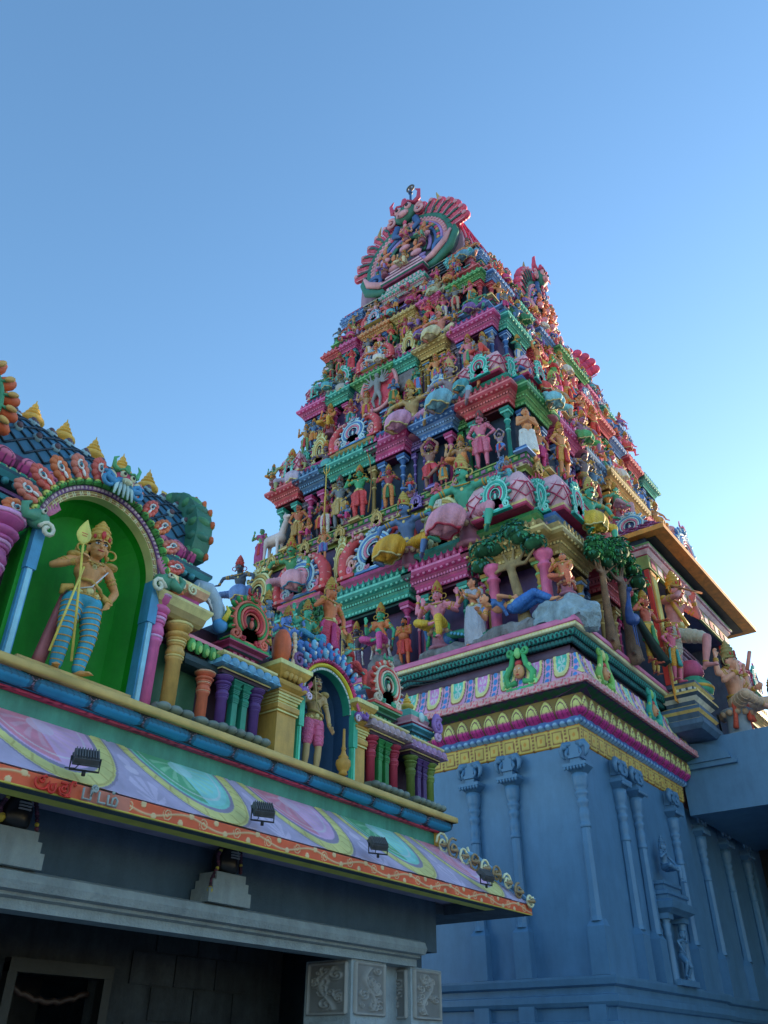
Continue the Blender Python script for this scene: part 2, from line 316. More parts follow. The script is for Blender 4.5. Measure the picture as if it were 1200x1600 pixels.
def sala(parent, x, y, z, hw, d, h, c, cn, cm, ck='gold'):
    """barrel roofed central shrine with banding, end makaras, centre arch and pots"""
    b = MB(); L = []
    for xx in (x-hw, x+hw): L.append([(xx, y-d*math.cos(a), z+h*.72*math.sin(a)) for a in [PI*i/10 for i in range(11)]])
    b.loft(L, 0, True, True, False); n = max(4, int(hw*2/.22))
    for i in range(n+1):
        xx = x-hw+2*hw*i/n; b.tube([(xx, y-(d+.01)*math.cos(a), z+(h*.72+.01)*math.sin(a)) for a in [PI*.92*k/8 for k in range(9)]], .028, 4, 1)
    for a in (.25, .5, .8, 1.1, 1.4): b.tube([(x-hw, y-(d+.01)*math.cos(a), z+(h*.72+.01)*math.sin(a)), (x+hw, y-(d+.01)*math.cos(a), z+(h*.72+.01)*math.sin(a))], .015, 4, 2)
    b.rect(x-hw, x+hw, y-d, y+d, [(.0,z-.08*h),(.06,z-.06*h),(.06,z),(0,z+.02*h)], [1,0,2])
    b.build('barrel_roof', list(c), parent)
    k = MB(); n = max(2, int(hw*2/.42))
    for i in range(n): kalasha(k, x-hw+2*hw*(i+.5)/n, y, z+h*.7, .28)
    k.build('finial_pots', [ck], parent)
    place(nasi_mesh(), 'arch_crest', parent, (x, y-d*1.08, z), 0, (h*.95, h*.7, h*.86), cn)
    place(makara_mesh(), 'sea_beast', parent, (x-hw, y-d*.9, z), 0, (-h*.75, h*.8, h*.95), cm); place(makara_mesh(), 'sea_beast', parent, (x+hw, y-d*.9, z), 0, (h*.75, h*.8, h*.95), cm)

# ---------------------------------------------------------------- sculpted figures: one continuous body each, grown from joints
def ik(S, H, a, b, pole):
    S, H, pole = Vector(S), Vector(H), Vector(pole); d = H-S; L = min(d.length, (a+b)*.999); d = d.normalized(); H = S+d*L
    x = (a*a-b*b+L*L)/(2*L); hgt = math.sqrt(max(a*a-x*x, 0)); q = pole-d*pole.dot(d); q = q.normalized() if q.length > 1e-6 else Vector((0,1,0))
    return S+d*x+q*hgt, H
def hand(mb, W, dirv, s=1.0, side=1, curl=.6, palm=None, fine=False):
    D = Vector(dirv).normalized(); N = Vector(palm or (0,-1,0)); N = (N-D*N.dot(D)); N = N.normalized() if N.length > 1e-3 else Vector((0,0,1)); A = D.cross(N)*side
    W = Vector(W); c = W+D*.045*s; Rr = Matrix((A, N, D)).transposed()
    mb.ell(c, (.04*s, .02*s, .05*s), 8, 6, 0, Rr)
    for i, (o, l) in enumerate(((-.03,.062),(-.01,.074),(.01,.07),(.03,.055))):
        p = W+D*.08*s+A*o*s; m = p+D*l*.5*s+N*curl*.012*s; e = m+(D*(1-curl)+N*curl)*l*.55*s; r = (.0105 if fine else .013)*s
        mb.cap(p, m, r, r*.95, 6); mb.cap(m, e, r*.95, r*.8, 6)
    p = W+D*.03*s-A*.035*s; m = p-A*.025*s+D*.03*s+N*.012*s; mb.cap(p, m, .014*s, .012*s, 6); mb.cap(m, m+D*.032*s+N*.018*s+A*.006*s, .012*s, .01*s, 6)
SX = (-1, 1)
BASE = dict(pel=(0,0,.92), ch=(0,0,1.26), hd=(0,-.02,1.57), yaw=0, pitch=0, legs=None, arms=None, fem=False, belly=0, scale_head=1.06)
def leg_default(): return [((-.10,0,.88),(-.12,-.03,.47),(-.12,.02,.07),(-.15,-.14,.03)), ((.10,0,.88),(.12,-.03,.47),(.12,.02,.07),(.15,-.14,.03))]
def fig_meshes(key, voxel=.02, fine=False, **kw):
    """returns dict part -> mesh. arms: list of (side, hand, pole, curl)"""
    if key in FIGS: return FIGS[key]
    P = dict(BASE); P.update(kw); mb = MB(); pel, ch, hd = Vector(P['pel']), Vector(P['ch']), Vector(P['hd'])
    legs = P['legs'] or leg_default(); fem = P['fem']; out = {}
    ax = (ch-pel).normalized(); bel = P['belly']
    mb.ell(pel, (.155,.115,.11), 12, 8); mb.cap(pel+Vector((-.06,0,.02)), pel+Vector((.06,0,.02)), .1, .1); wp = pel.lerp(ch, .45)
    mb.cap(pel, wp, .125, .105 if not fem else .085, 12); mb.cap(wp, ch, .105 if not fem else .085, .13, 12)
    if bel: mb.ell(wp+Vector((0,-.06,-.02)), (.14*bel, .12*bel, .13*bel), 12, 8)
    mb.ell(ch, (.165,.11,.14), 12, 8); sh = ch+ax*.12; sw = .185 if not fem else .16
    mb.cap(sh+Vector((-sw,0,0)), sh+Vector((sw,0,0)), .065, .065)
    for q in SX:
        if fem: mb.ell(ch+Vector((q*.075,-.1,.03)), (.065,.065,.065), 10, 6)
        else: mb.ell(ch+Vector((q*.07,-.075,.05)), (.08,.045,.06), 10, 6)
    nb = sh+ax*.02; mb.cap(nb, hd+Vector((0,.015,-.09)), .058, .05, 10)
    HR = Matrix.Rotation(P['yaw'], 3, 'Z') @ Matrix.Rotation(P['pitch'], 3, 'X'); hs = P['scale_head']
    def H(x, y, z): return hd+HR @ Vector((x, y, z))*hs
    def hell(x, y, z, r, n=10, k=7): mb.ell(H(x,y,z), [a*hs for a in r], n, k, 0, HR)
    hell(0,.01,.02,(.082,.1,.095), 14, 10); hell(0,-.025,-.045,(.062,.072,.075), 12, 8); hell(0,-.075,-.095,(.025,.022,.02))
    hell(-.035,-.06,-.03,(.03,.03,.03)); hell(.035,-.06,-.03,(.03,.03,.03)); hell(0,-.085,.055,(.045,.018,.02))
    mb.cap(H(0,-.09,.015), H(0,-.115,-.025), .012*hs, .019*hs, 8); hell(0,-.09,-.058,(.028,.016,.007)); hell(0,-.088,-.072,(.024,.016,.007))
    for q in SX: hell(q*.085,.01,-.005,(.016,.026,.045)); hell(q*.085,.01,-.06,(.012,.014,.022)); hell(q*.034,-.079,.018,(.019,.013,.013))
    hands = []
    for (q, hp, pole, *rest) in (P['arms'] or []):
        S = sh+Vector((q*sw,0,0)); E, Hh = ik(S, hp, .29, .26, pole); curl = rest[0] if rest else .5; palm = rest[1] if len(rest) > 1 else None
        hdv = rest[2] if len(rest) > 2 else None
        mb.cap(S, S.lerp(E,.5), .062, .052); mb.cap(S.lerp(E,.5), E, .052, .042); mb.cap(E, E.lerp(Hh,.35), .042, .046); mb.cap(E.lerp(Hh,.35), Hh, .046, .027)
        D = Vector(hdv) if hdv else (Hh-E); hand(mb, Hh, D, 1.08, q, curl, palm, fine); hands.append((S, E, Hh, D.normalized(), q))
    for (hp, kn, an, toe) in legs:
        hp, kn, an, toe = map(Vector, (hp, kn, an, toe))
        mb.cap(hp, hp.lerp(kn,.5), .098, .085, 12); mb.cap(hp.lerp(kn,.5), kn, .085, .06, 12); mb.cap(kn, kn.lerp(an,.35), .06, .063, 12); mb.cap(kn.lerp(an,.35), an, .063, .036, 12)
        mb.cap(an+Vector((0,0,-.01)), toe, .04, .027); hh = an+(an-toe)*.25; mb.cap(an, Vector((hh.x,hh.y,toe.z+.005)), .034, .032)
        f = (toe-an).normalized(); sd = Vector((f.y,-f.x,0)).normalized() if abs(f.z) < .9 else Vector((1,0,0))
        for k in range(5): mb.cap(toe+sd*(k-2)*.014-f*.005, toe+sd*(k-2)*.017+f*(.032-.003*abs(k-1)), .0125, .01, 5)
    out['body'] = remesh(mb, voxel, 'body', 2 if fine else 1)
    # face: eyes, pupils, brows, lips
    f = MB()
    for q in SX:
        f.ell(H(q*.034,-.0885,.018), (.022*hs,.0095*hs,.012*hs), 8, 5, 0, HR); f.ell(H(q*.034,-.0965,.017), (.0095*hs,.004*hs,.0095*hs), 7, 4, 1, HR)
        f.tube([H(q*.012,-.099,.04), H(q*.034,-.097,.052), H(q*.058,-.082,.042)], .006*hs, 4, 1); f.tube([H(q*.014,-.094,.02), H(q*.034,-.0965,.0295), H(q*.056,-.083,.02)], .0028*hs, 4, 1)
    f.tube([H(-.026,-.1,-.06), H(-.01,-.1065,-.063), H(0,-.106,-.065), H(.01,-.1065,-.063), H(.026,-.1,-.06)], .006*hs, 5, 2); f.ell(H(0,-.105,.055), (.005,.005,.014), 6, 4, 2, HR)
    if P.get('moust'):
        for q in SX: f.tube([H(0,-.113,-.045), H(q*.03,-.107,-.05), H(q*.055,-.092,-.035)], [.009,.008,.003], 5, 1)
    out['face'] = f.mesh('face', ['white','black','red'])
    # hair
    h = MB(); h.ell(H(0,.035,.03), (.096*hs,.1*hs,.1*hs), 12, 8, 0, HR); h.ell(H(0,.08,-.06), (.075*hs,.05*hs,.09*hs), 10, 6, 0, HR)
    if P.get('bun'): h.ell(H(0,.03,.14), (.055,.055,.04), 10, 6, 0, HR); h.ell(H(0,.01,.1), (.085,.085,.04), 12, 6, 0, HR)
    if P.get('beard'): h.ell(H(0,-.07,-.11), (.055*hs,.04*hs,.07*hs), 10, 6, 0, HR)
    if P.get('headwrap'): h.ell(H(0,.01,.09), (.1,.11,.06), 12, 6, 0, HR)
    out['hair'] = h.mesh('hair', ['black'])
    # crown
    if P.get('crown', 1):
        c = MB(); c.M = Matrix.Translation(hd) @ HR.to_4x4() @ Matrix.Scale(hs, 4)
        c.lathe(0,.012,[(.098,.045),(.108,.05),(.108,.068),(.096,.072),(.094,.13),(.106,.138),(.106,.155),(.084,.162),(.078,.195),(.088,.203),(.088,.217),(.066,.224),(.058,.25),(.066,.257),(.066,.268),(.044,.274),(.036,.298),(.042,.304),(.02,.32),(.024,.33),(.006,.35)], 16, 0)
        for i in range(7): a = -PI/2+(i-3)*.36; c.ell((.1*math.cos(a), .012+.1*math.sin(a), .105), (.016,.012,.026), 6, 4, 1 if i % 2 else 0)
        c.ell((0,-.095,.13), (.022,.012,.04), 8, 5, 1)
        for q in SX: c.tube(arc(q*.125, -.01, .02, .05, -90, 250, 14), .011, 5, 0); c.ell((q*.095,-.01,-.075), (.02,.02,.026), 8, 5, 0)
        c.M = None; out['crown'] = c.mesh('crown', ['gold','red'])
    # jewellery: necklaces, armlets, bracelets, belt, anklets
    j = MB()
    for r, z, y, t in ((.075,.1,-.015,.013),(.11,.055,-.045,.011),(.12,-.02,-.06,.009)):
        j.tube([sh+Vector((r*math.sin(a)*1.05, -abs(y)*1.3-.05*math.cos(a)*1.0 if math.cos(a) > -.2 else .03, .055-z*0-.5*r*(1+math.cos(a))+.02)) for a in [-2.2+4.4*i/14 for i in range(15)]], t, 5, 0)
    j.ell(ch+Vector((0,-.125,.03)), (.028,.012,.034), 8, 5, 1)
    for S, E, Hh, D, q in hands:
        for A0, B0, t, r in ((S,E,.45,.058),(S,E,.62,.053),(E,Hh,.9,.036),(E,Hh,.8,.038)):
            p = A0.lerp(B0,t); d = (B0-A0).normalized(); j.band(p-d*.013, p+d*.013, r+.002, r+.002, 12)
        j.ell(S+Vector((q*.035,-.02,.025)), (.05,.06,.04), 8, 5, 0)
    for (hp, kn, an, toe) in legs:
        p = Vector(kn).lerp(Vector(an), .9); j.band(p, p+(Vector(an)-Vector(kn)).normalized()*.022, .047, .047, 12)
    bp = pel+Vector((0,0,.09)); j.tube([bp+Vector((.145*math.cos(a), .112*math.sin(a), -.012*math.sin(a)*-1)) for a in [2*PI*i/20 for i in range(21)]], .022, 6, 0)
    if fine:
        for q in range(3): j.tube([bp+Vector((.152*math.cos(a), .12*math.sin(a), -.02-.026*q)) for a in [2*PI*i/24 for i in range(25)]], .015, 6, q % 2)
        for i in range(9): a = -PI/2+(i-4)*.33; j.ell(bp+Vector((.16*math.cos(a), .13*math.sin(a), -.04)), (.02,.012,.03), 7, 5, (i+1) % 2)
        for q in SX:
            for i in range(4): j.ell(sh+Vector((q*(.09-.03*i), -.095-.012*i, .0-.03*i)), (.02,.014,.02), 7, 5, i % 2)
    j.tube([bp+Vector((.152*math.cos(a), .118*math.sin(a), -.045)) for a in [2*PI*i/20 for i in range(21)]], .016, 6, 1)
    j.ell(bp+Vector((0,-.13,-.02)), (.045,.018,.045), 8, 6, 1)
    out['jewellery'] = j.mesh('jewellery', ['gold','lgold'])
    # clothes
    g = MB(); gt = P.get('garment', 'pants'); hem = P.get('hem', .12)
    if gt == 'skirt':
        L = []; zt = pel.z+.07; zb = hem; n = 40; nz = 10; k = P.get('pleats', 11)
        for i in range(nz+1):
            t = i/nz; z = zt+(zb-zt)*t; xs = []; ys = []
            for (hp, kn, an, toe) in legs:
                q = [hp, kn, an]; zz = [v[2] for v in q]
                xs.append(float(np.interp(z, zz[::-1], [v[0] for v in q][::-1]))); ys.append(float(np.interp(z, zz[::-1], [v[1] for v in q][::-1])))
            cx, cy = sum(xs)/2, sum(ys)/2; hx = abs(xs[0]-xs[1])/2+(.115-.02*t if z < pel.z-.1 else .1); hy = abs(ys[0]-ys[1])/2+.118-.015*t; fl = P.get('flare', .02)*t
            L.append([(cx+(hx+fl)*math.cos(a)*(1+.045*t*math.sin(k*a+1.5*t)), cy+(hy+fl)*math.sin(a)*(1+.09*t*math.sin(k*a+1.5*t)), z) for a in [2*PI*m/n for m in range(n)]])
        g.loft(L, 0, True, True, True); g.loft([[(x*1.0+(x-L[-1][0][0]*0)*.03, y*1.03, z+dz) for x, y, z in L[-1]] for dz in (-.005, .035)], 1, True, True, True)
        gm = g.mesh('garment', ['white','lgold'])
    else:
        frac = P.get('pants_to', .8); bands = MB()
        g.ell(pel+Vector((0,0,-.01)), (.172,.132,.12), 14, 8)
        for (hp, kn, an, toe) in legs:
            hp, kn, an = map(Vector, (hp, kn, an)); g.cap(hp, hp.lerp(kn,.5), .116, .103, 14)
            if frac <= .5: g.cap(hp.lerp(kn,.5), hp.lerp(kn,frac*2*.92), .103, .092, 14)
            else: g.cap(hp.lerp(kn,.5), kn, .103, .08, 14); g.cap(kn, kn.lerp(an, (frac-.5)*2), .08, .064, 14)
            nb = P.get('bands', 4); tot = int(nb*frac*2)
            for i in range(1, tot+1):
                t = i/nb; a, b2, u = (hp, kn, t) if t <= 1 else (kn, an, t-1)
                if t <= 1: r = float(np.interp(u, [0,.5,1], [.118,.106,.084]))
                else: r = float(np.interp(u, [0,1], [.084,.058]))
                p = a.lerp(b2, u); d = (b2-a).normalized(); bands.band(p-d*.009, p+d*.009, r+.004, r+.003, 14, 1)
        gm = remesh(g, max(voxel, .014), 'garment', 2); gm.materials.append(paint('white')); out['cloth_bands'] = bands.mesh('cloth_bands', ['white','lgold'])
    out['garment'] = gm
    if P.get('sash', 1):
        s = MB(); zt = pel.z; Lz = P.get('sash_len', .5); L = []
        for i in range(9):
            t = i/8; wv = .035+.035*t; z = zt-Lz*t
            L.append([(xx, pel.y-.14-.035*t+.012*math.sin(xx*160), z) for xx in [-wv+2*wv*m/8 for m in range(9)]]+[(xx, pel.y-.10-.02*t, z) for xx in [wv-2*wv*m/8 for m in range(9)]])
        s.loft(L, 0, True, True, True)
        for q in SX:
            s.tube([pel+Vector((q*.15,-.03,.06)), pel+Vector((q*.22,-.04,-.05)), pel+Vector((q*.2,-.02,-.22)), pel+Vector((q*.24,0,-.42))], [.02,.035,.03,.04], 6, 0)
        out['sash'] = s.mesh('sash', ['white'])
    if P.get('blouse'):
        s = MB(); s.ell(ch, (.172,.118,.1), 14, 8)
        for q in SX: s.ell(ch+Vector((q*.075,-.102,.03)), (.072,.07,.072), 10, 6); s.cap(sh+Vector((q*sw,0,0)), sh+Vector((q*(sw+.01),0,-.1)), .075, .068)
        s.tube([ch+Vector((-.16,-.02,.16)), ch+Vector((-.05,-.14,.08)), ch+Vector((.1,-.13,-.1)), ch+Vector((.16,-.05,-.25))], .04, 6, 0)
        bm_ = remesh(s, max(voxel,.014), 'blouse', 2); bm_.materials.append(paint('white')); out['blouse'] = bm_
    if P.get('drape'):                            # heavy cloth falling over the spread knees of the seated guardians
        s = MB(); n = 64; c0 = P['drape']; L = []
        for i in range(12):
            t = i/11; rr = float(np.interp(t, [0,.12,.35,.6,.85,.97,1], [.05,.55,.9,1,.9,.72,.1])); sk = (.5-t)*(-.12 if c0[0] < 0 else .12)
            L.append([(c0[0]-sk+rr*.29*math.cos(a)*(1+.07*t*math.sin(8*a+1.2)), c0[1]-.05*t+rr*.21*math.sin(a)*(1+.14*t*math.sin(8*a+2.5*t)), c0[2]+.28-.5*t+.03*math.sin(3*a)*(t > .9)) for a in [2*PI*m/n for m in range(n)]])
        s.loft(L, 0, True, True, True); q = L[-2]; s.tube([(x, y, z) for x, y, z in q]+[q[0]], .018, 5, 1); out['knee_cloth'] = s.mesh('knee_cloth', ['white','lgold'])
    if .3 < pel.z < .6:                           # what the figure sits on
        s = MB(); s.lathe(0, pel.y+.06, [(.2,0),(.24,.02),(.24,.07),(.17,.1),(.16,.3),(.22,.36),(.25,pel.z-.12),(.22,pel.z-.1)], 14, 0)
        for i in range(12): a = 2*PI*i/12; s.ell((.21*math.cos(a), pel.y+.06+.21*math.sin(a), pel.z-.17), (.055,.055,.05), 6, 5, 1)
        out['seat'] = s.mesh('seat', ['white','lgold'])
    out['_info'] = (P, hands, H)
    for k, me in out.items():
        if k not in ('_info','body'): 
            if k not in ('blouse',) and not (k == 'garment' and gt != 'skirt'): fixn(me)
    if not out['body'].materials: out['body'].materials.append(paint('skin'))
    FIGS[key] = out; return out
FIGS = {}
def statue(pose, loc, rz, s, skin, cloth, label, cat='statue', group=None, trim='lgold', sash=None, crown='gold', hair='black', jewel='gold', name='statue', no=(), blouse=None, bands=None):
    F = FIGS[pose]; r = empty(name, loc, rz, s); tag(r, label, cat, group)
    for k, me in F.items():
        if k == '_info' or k in no: continue
        m = {'body':[skin], 'garment':[cloth, trim], 'cloth_bands':[cloth, bands or cloth], 'hair':[hair], 'crown':[crown,'red'], 'jewellery':[jewel,'lgold'], 'sash':[sash or 'red'], 'blouse':[blouse or 'red'], 'knee_cloth':[cloth, trim], 'seat':['8a5a70' if skin != 'c0907a' else '7a8a98', 'a89078']}.get(k)
        if k in ('garment','knee_cloth','sash','blouse') and pose != 'lance_god' and m: m = [paint(m[0], folds=7)]+list(m[1:])
        place(me, k, r, (0,0,0), 0, 1, m)
    return r
# ---------------------------------------------------------------- the poses (viewer's right = +x)
A_ = lambda q, h, p=(0,0,-1), c=.5, palm=None, d=None: (q, h, p, c, palm, d)
def poses():
    F = fig_meshes; V = .017
    L0 = leg_default()
    F('namaste', V, arms=[A_(-1,(-.025,-.2,1.2),(-1,.2,-1),.05,(1,0,0),(.05,-.3,1)), A_(1,(.025,-.2,1.2),(1,.2,-1),.05,(-1,0,0),(-.05,-.3,1))], garment='skirt', hem=.3, crown=0, bun=1, belly=.9)
    F('namaste_beard', V, arms=[A_(-1,(-.025,-.22,1.16),(-1,.2,-1),.05,(1,0,0),(.05,-.3,1)), A_(1,(.025,-.22,1.16),(1,.2,-1),.05,(-1,0,0),(-.05,-.3,1))], pants_to=.42, crown=0, beard=1, headwrap=1, belly=1.25)
    F('praying_woman', V, fem=True, yaw=-.9, arms=[A_(-1,(-.2,-.2,1.2),(-1,.3,-1),.05,(1,0,0),(-.4,-.5,1)), A_(1,(-.12,-.24,1.2),(1,.1,-1),.05,(-1,0,0),(-.4,-.5,1))], garment='skirt', hem=.06, flare=.05, pleats=15, crown=0, bun=0, blouse=1, sash=0)
    F('blessing', V, yaw=.15, arms=[A_(-1,(-.27,-.2,1.33),(-1,0,-1),.1,(0,-1,0),(0,-.1,1)), A_(1,(.27,-.1,.9),(1,.3,0),.4,(0,-1,0),(0,-.4,-1))], pants_to=.85)
    F('spearman', V, yaw=.2, moust=1, arms=[A_(-1,(-.3,-.2,1.22),(-1,.1,-1),.9,(0,-1,0),(.2,-.8,.4)), A_(1,(.2,-.06,.96),(1,.4,0),.6,(0,0,-1),(-.6,-.3,-.6))], pants_to=.45)
    F('arms_up', V, crown=0, bun=1, beard=1, arms=[A_(-1,(-.1,-.03,1.86),(-1,0,.2),.3,(0,-1,0),(.5,0,.5)), A_(1,(.1,-.03,1.86),(1,0,.2),.3,(0,-1,0),(-.5,0,.5))],
      legs=[L0[0], ((.1,0,.88),(.26,-.2,.62),(-.02,-.16,.42),(-.1,-.26,.38))], pants_to=.45)
    F('one_arm_up', V, yaw=-.2, arms=[A_(-1,(-.3,-.12,1.0),(-1,.2,0),.4), A_(1,(.34,-.05,1.7),(1,.1,-.3),.5,(0,-1,0),(0,0,1))], pants_to=.55, moust=1)
    F('akimbo', V, arms=[A_(-1,(-.2,-.06,.97),(-1,.4,0),.6,(0,0,-1),(.6,-.3,-.6)), A_(1,(.2,-.06,.97),(1,.4,0),.6,(0,0,-1),(-.6,-.3,-.6))], pants_to=.5, moust=1)
    F('sari_woman', V, fem=True, yaw=.3, arms=[A_(-1,(-.22,-.2,1.38),(-1,.1,-1),.3,(0,-1,0),(0,0,1)), A_(1,(.24,-.08,.88),(1,.3,0),.4)], garment='skirt', hem=.07, flare=.03, pleats=13, blouse=1)
    F('dancer', V, fem=True, yaw=-.3, arms=[A_(-1,(-.32,-.05,1.68),(-1,.1,-.3),.3,(0,-1,0),(.4,0,.5)), A_(1,(.36,-.15,1.3),(1,.1,-1),.3)], legs=[L0[0], ((.1,0,.88),(.3,-.18,.6),(.1,-.12,.26),(.12,-.25,.2))], garment='pants', blouse=1, sash_len=.4)
    F('four_arms', V, arms=[A_(-1,(-.27,-.2,1.3),(-1,0,-1),.1,(0,-1,0),(0,-.1,1)), A_(1,(.27,-.16,1.05),(1,.3,-.5),.4), A_(-1,(-.42,0,1.55),(-1,0,-1),.4,(0,-1,0),(0,0,1)), A_(1,(.42,0,1.55),(1,0,-1),.4,(0,-1,0),(0,0,1))], pants_to=.8)
    F('archer', V, yaw=.3, arms=[A_(-1,(-.3,-.1,1.45),(-1,0,-.6),.7), A_(1,(.34,-.25,1.1),(1,0,-1),.7)], pants_to=.85)
    # seated: one leg folded, the other hanging
    SL = [((-.1,-.02,.5),(-.34,-.3,.52),(-.05,-.38,.42),(.05,-.42,.4)), ((.1,-.02,.5),(.15,-.42,.5),(.16,-.42,.1),(.17,-.55,.05))]
    for kk, ar, kw in (('sit_four', [A_(-1,(-.24,-.22,.92),(-1,0,-1),.1,(0,-1,0),(0,-.1,1)), A_(1,(.26,-.2,.8),(1,.1,-1),.4), A_(-1,(-.42,-.02,1.14),(-1,0,-1),.6,(0,-1,0),(0,0,1)), A_(1,(.42,-.02,1.14),(1,0,-1),.6,(0,-1,0),(0,0,1))], {}),
                       ('sit_bless', [A_(-1,(-.24,-.22,.94),(-1,0,-1),.1,(0,-1,0),(0,-.1,1)), A_(1,(.2,-.34,.56),(1,.1,-.4),.4,(0,0,-1))], {}),
                       ('sit_woman', [A_(-1,(-.3,-.2,.95),(-1,0,-1),.1,(0,-1,0),(0,-.1,1)), A_(1,(.3,.0,.5),(1,.2,0),.4,(0,0,-1))], dict(fem=True, blouse=1))):
        F(kk, V, pel=(0,0,.54), ch=(0,-.01,.87), hd=(0,-.03,1.18), legs=SL, arms=ar, pants_to=.9, sash_len=.3, **kw)
    # guardians: huge, seated with spread knees, arms braced outwards
    BL = [((-.11,-.03,.5),(-.42,-.3,.42),(-.36,-.34,.05),(-.42,-.46,.03)), ((.11,-.03,.5),(.42,-.3,.42),(.36,-.34,.05),(.42,-.46,.03))]
    F('guardian', .02, pel=(0,.02,.52), ch=(0,-.1,.84), hd=(0,-.2,1.14), yaw=-.35, pitch=.1, legs=BL, moust=1, pants_to=.6, arms=[A_(-1,(-.48,-.28,.6),(-.4,.2,.8),.5,(0,0,-1),(-.2,-.6,-.4)), A_(1,(.52,-.26,.72),(.4,.2,.8),.5,(0,0,-1),(.5,-.5,-.2))], drape=(-.2,-.34,.3), sash=0)
    F('guardian_mirror', .02, pel=(0,.02,.52), ch=(0,-.1,.84), hd=(0,-.2,1.14), yaw=.35, pitch=.1, legs=BL, moust=1, pants_to=.6, arms=[A_(1,(.48,-.28,.6),(.4,.2,.8),.5,(0,0,-1),(.2,-.6,-.4)), A_(-1,(-.52,-.26,.72),(-.4,.2,.8),.5,(0,0,-1),(-.5,-.5,-.2))], drape=(.2,-.34,.3), sash=0)
    F('climber', .02, pel=(0,.0,.8), ch=(0,-.08,1.12), hd=(0,-.14,1.42), yaw=-.4, moust=1, pants_to=.5, arms=[A_(-1,(-.42,-.2,.95),(-1,.2,.3),.5), A_(1,(.42,-.1,1.5),(1,.1,-.3),.5,(0,-1,0),(0,0,1))],
      legs=[((-.1,0,.76),(-.26,-.24,.55),(-.26,-.12,.15),(-.3,-.26,.1)), ((.1,0,.76),(.18,-.2,.42),(.16,.0,.07),(.2,-.14,.03))], headwrap=1, crown=0)
    # large individual figures
    F('lance_god', .0105, True, yaw=-.12, scale_head=1.2, ch=(-.01,-.01,1.27), hd=(.015,-.05,1.585), pel=(0,0,.92), bands=6, pants_to=.96,
      legs=[((-.1,0,.88),(-.13,-.05,.47),(-.12,.02,.07),(-.17,-.13,.03)), ((.1,0,.88),(.13,-.03,.47),(.11,.02,.07),(.17,-.12,.03))],
      arms=[A_(-1,(-.24,-.25,1.22),(-1,.1,-.75),.95,(.2,-.9,.2),(.3,-.85,.5)), A_(1,(.235,-.07,.93),(1,.5,0),.35,(-.5,-.4,0),(-.25,-.45,-.85))], sash=0)
    F('club_guard', .0125, True, yaw=-.15, scale_head=1.1, crown=0, bun=1, moust=1, bands=4, pants_to=.42, ch=(0,-.01,1.26), hd=(.01,-.04,1.575),
      arms=[A_(-1,(-.16,-.24,1.22),(-1,.1,-.7),.95,(.2,-.9,.2),(.4,-.7,.6)), A_(1,(.27,-.12,.85),(1,.3,0),.25,(0,-.5,-.8),(.3,-.5,-.8))], sash=0)
    F('flute_god', .016, True, yaw=.35, scale_head=1.1, moust=1, pants_to=.42, ch=(.02,-.02,1.27), hd=(.07,-.07,1.57), pel=(0,0,.92),
      legs=[((-.1,0,.88),(-.13,-.04,.47),(-.12,.02,.07),(-.12,-.15,.03)), ((.1,-.02,.88),(.14,-.40,.70),(.06,-.34,.30),(.08,-.50,.24))],
      arms=[A_(-1,(-.02,-.24,1.5),(-1,0,-.9),.8,(.9,-.1,0),(.4,-.4,.7)), A_(1,(.26,-.2,1.4),(1,.1,-1),.7,(-.8,-.2,0),(.1,-.3,.9))], sash=0)
    F('reclining', .02, pel=(0,0,.12), ch=(-.3,.02,.2), hd=(-.56,-.08,.36), fem=True, yaw=-.5, crown=0, garment='pants', pants_to=.93, blouse=1, sash=0, bands=6,
      legs=[((.06,-.06,.12),(.42,-.1,.3),(.74,-.1,.1),(.88,-.14,.08)), ((.08,.08,.12),(.42,.04,.22),(.8,.04,.08),(.93,.0,.12))], arms=[A_(-1,(-.62,-.3,.02),(0,-.3,-1),.3), A_(1,(.0,-.14,.26),(0,-1,.2),.3)])
poses()
# ---------------------------------------------------------------- painted relief patterns: pat(X, V) -> colour, height
def pat_petal(p, bg, body, tip, line, split=.5, h=.05):
    def f(X, V):
        u = ((X/p) % 1-.5)*2; d = (abs(u)/(.94*np.sqrt(np.clip(1.02-V**3*.9, .02, 2))))**2+(V/.98)**4; d2 = (abs(u)/.62)**2+(V/.74)**3
        c = mixc(K(body), K(tip), sst(split-.06, split+.06, V)); c = lay(c, (np.abs(d2-1) < .13)*1., K(line)); c = lay(c, sst(.8,.86,d), K(line)); c = lay(c, sst(.99,1.03,d), K(bg))
        c = lay(c, ((abs(u) < .06) & (V < .5) & (V > .15))*1., K(line))
        return c, h*np.clip(1-d, 0, 1)**.5-.006*(np.abs(d2-1) < .13)
    return f
def pat_scroll(p, bg, fg, h=.012, top=None, bot=None):
    def f(X, V):
        ph = X/p*2*PI; mid = .5+.24*np.sin(ph); m = np.exp(-((V-mid)/.07)**2)
        for k in range(4):
            a = (X/p+k*.25) % 1*1.0-.5; sgn = 1 if k % 2 else -1; cy = .5+sgn*(.12+.1*(k > 1)); r = np.hypot(a*p/.14, (V-cy)*1.0)*2.4; th = np.arctan2(V-cy, a*p/.14)
            m = np.maximum(m, (r < 1)*(np.cos(th*1+r*7) > .1)*1.); m = np.maximum(m, (np.hypot((a-.09)*p/.14, (V-cy-sgn*.22))*5.5 < 1)*1.)
        c = lay(np.zeros(X.shape+(3,))+K(bg), m, K(fg))
        if top: c = lay(c, (V > .88)*1., K(top))
        if bot: c = lay(c, (V < .12)*1., K(bot))
        return c, h*np.clip(m, 0, 1)*(V < .88)*(V > .12)
    return f
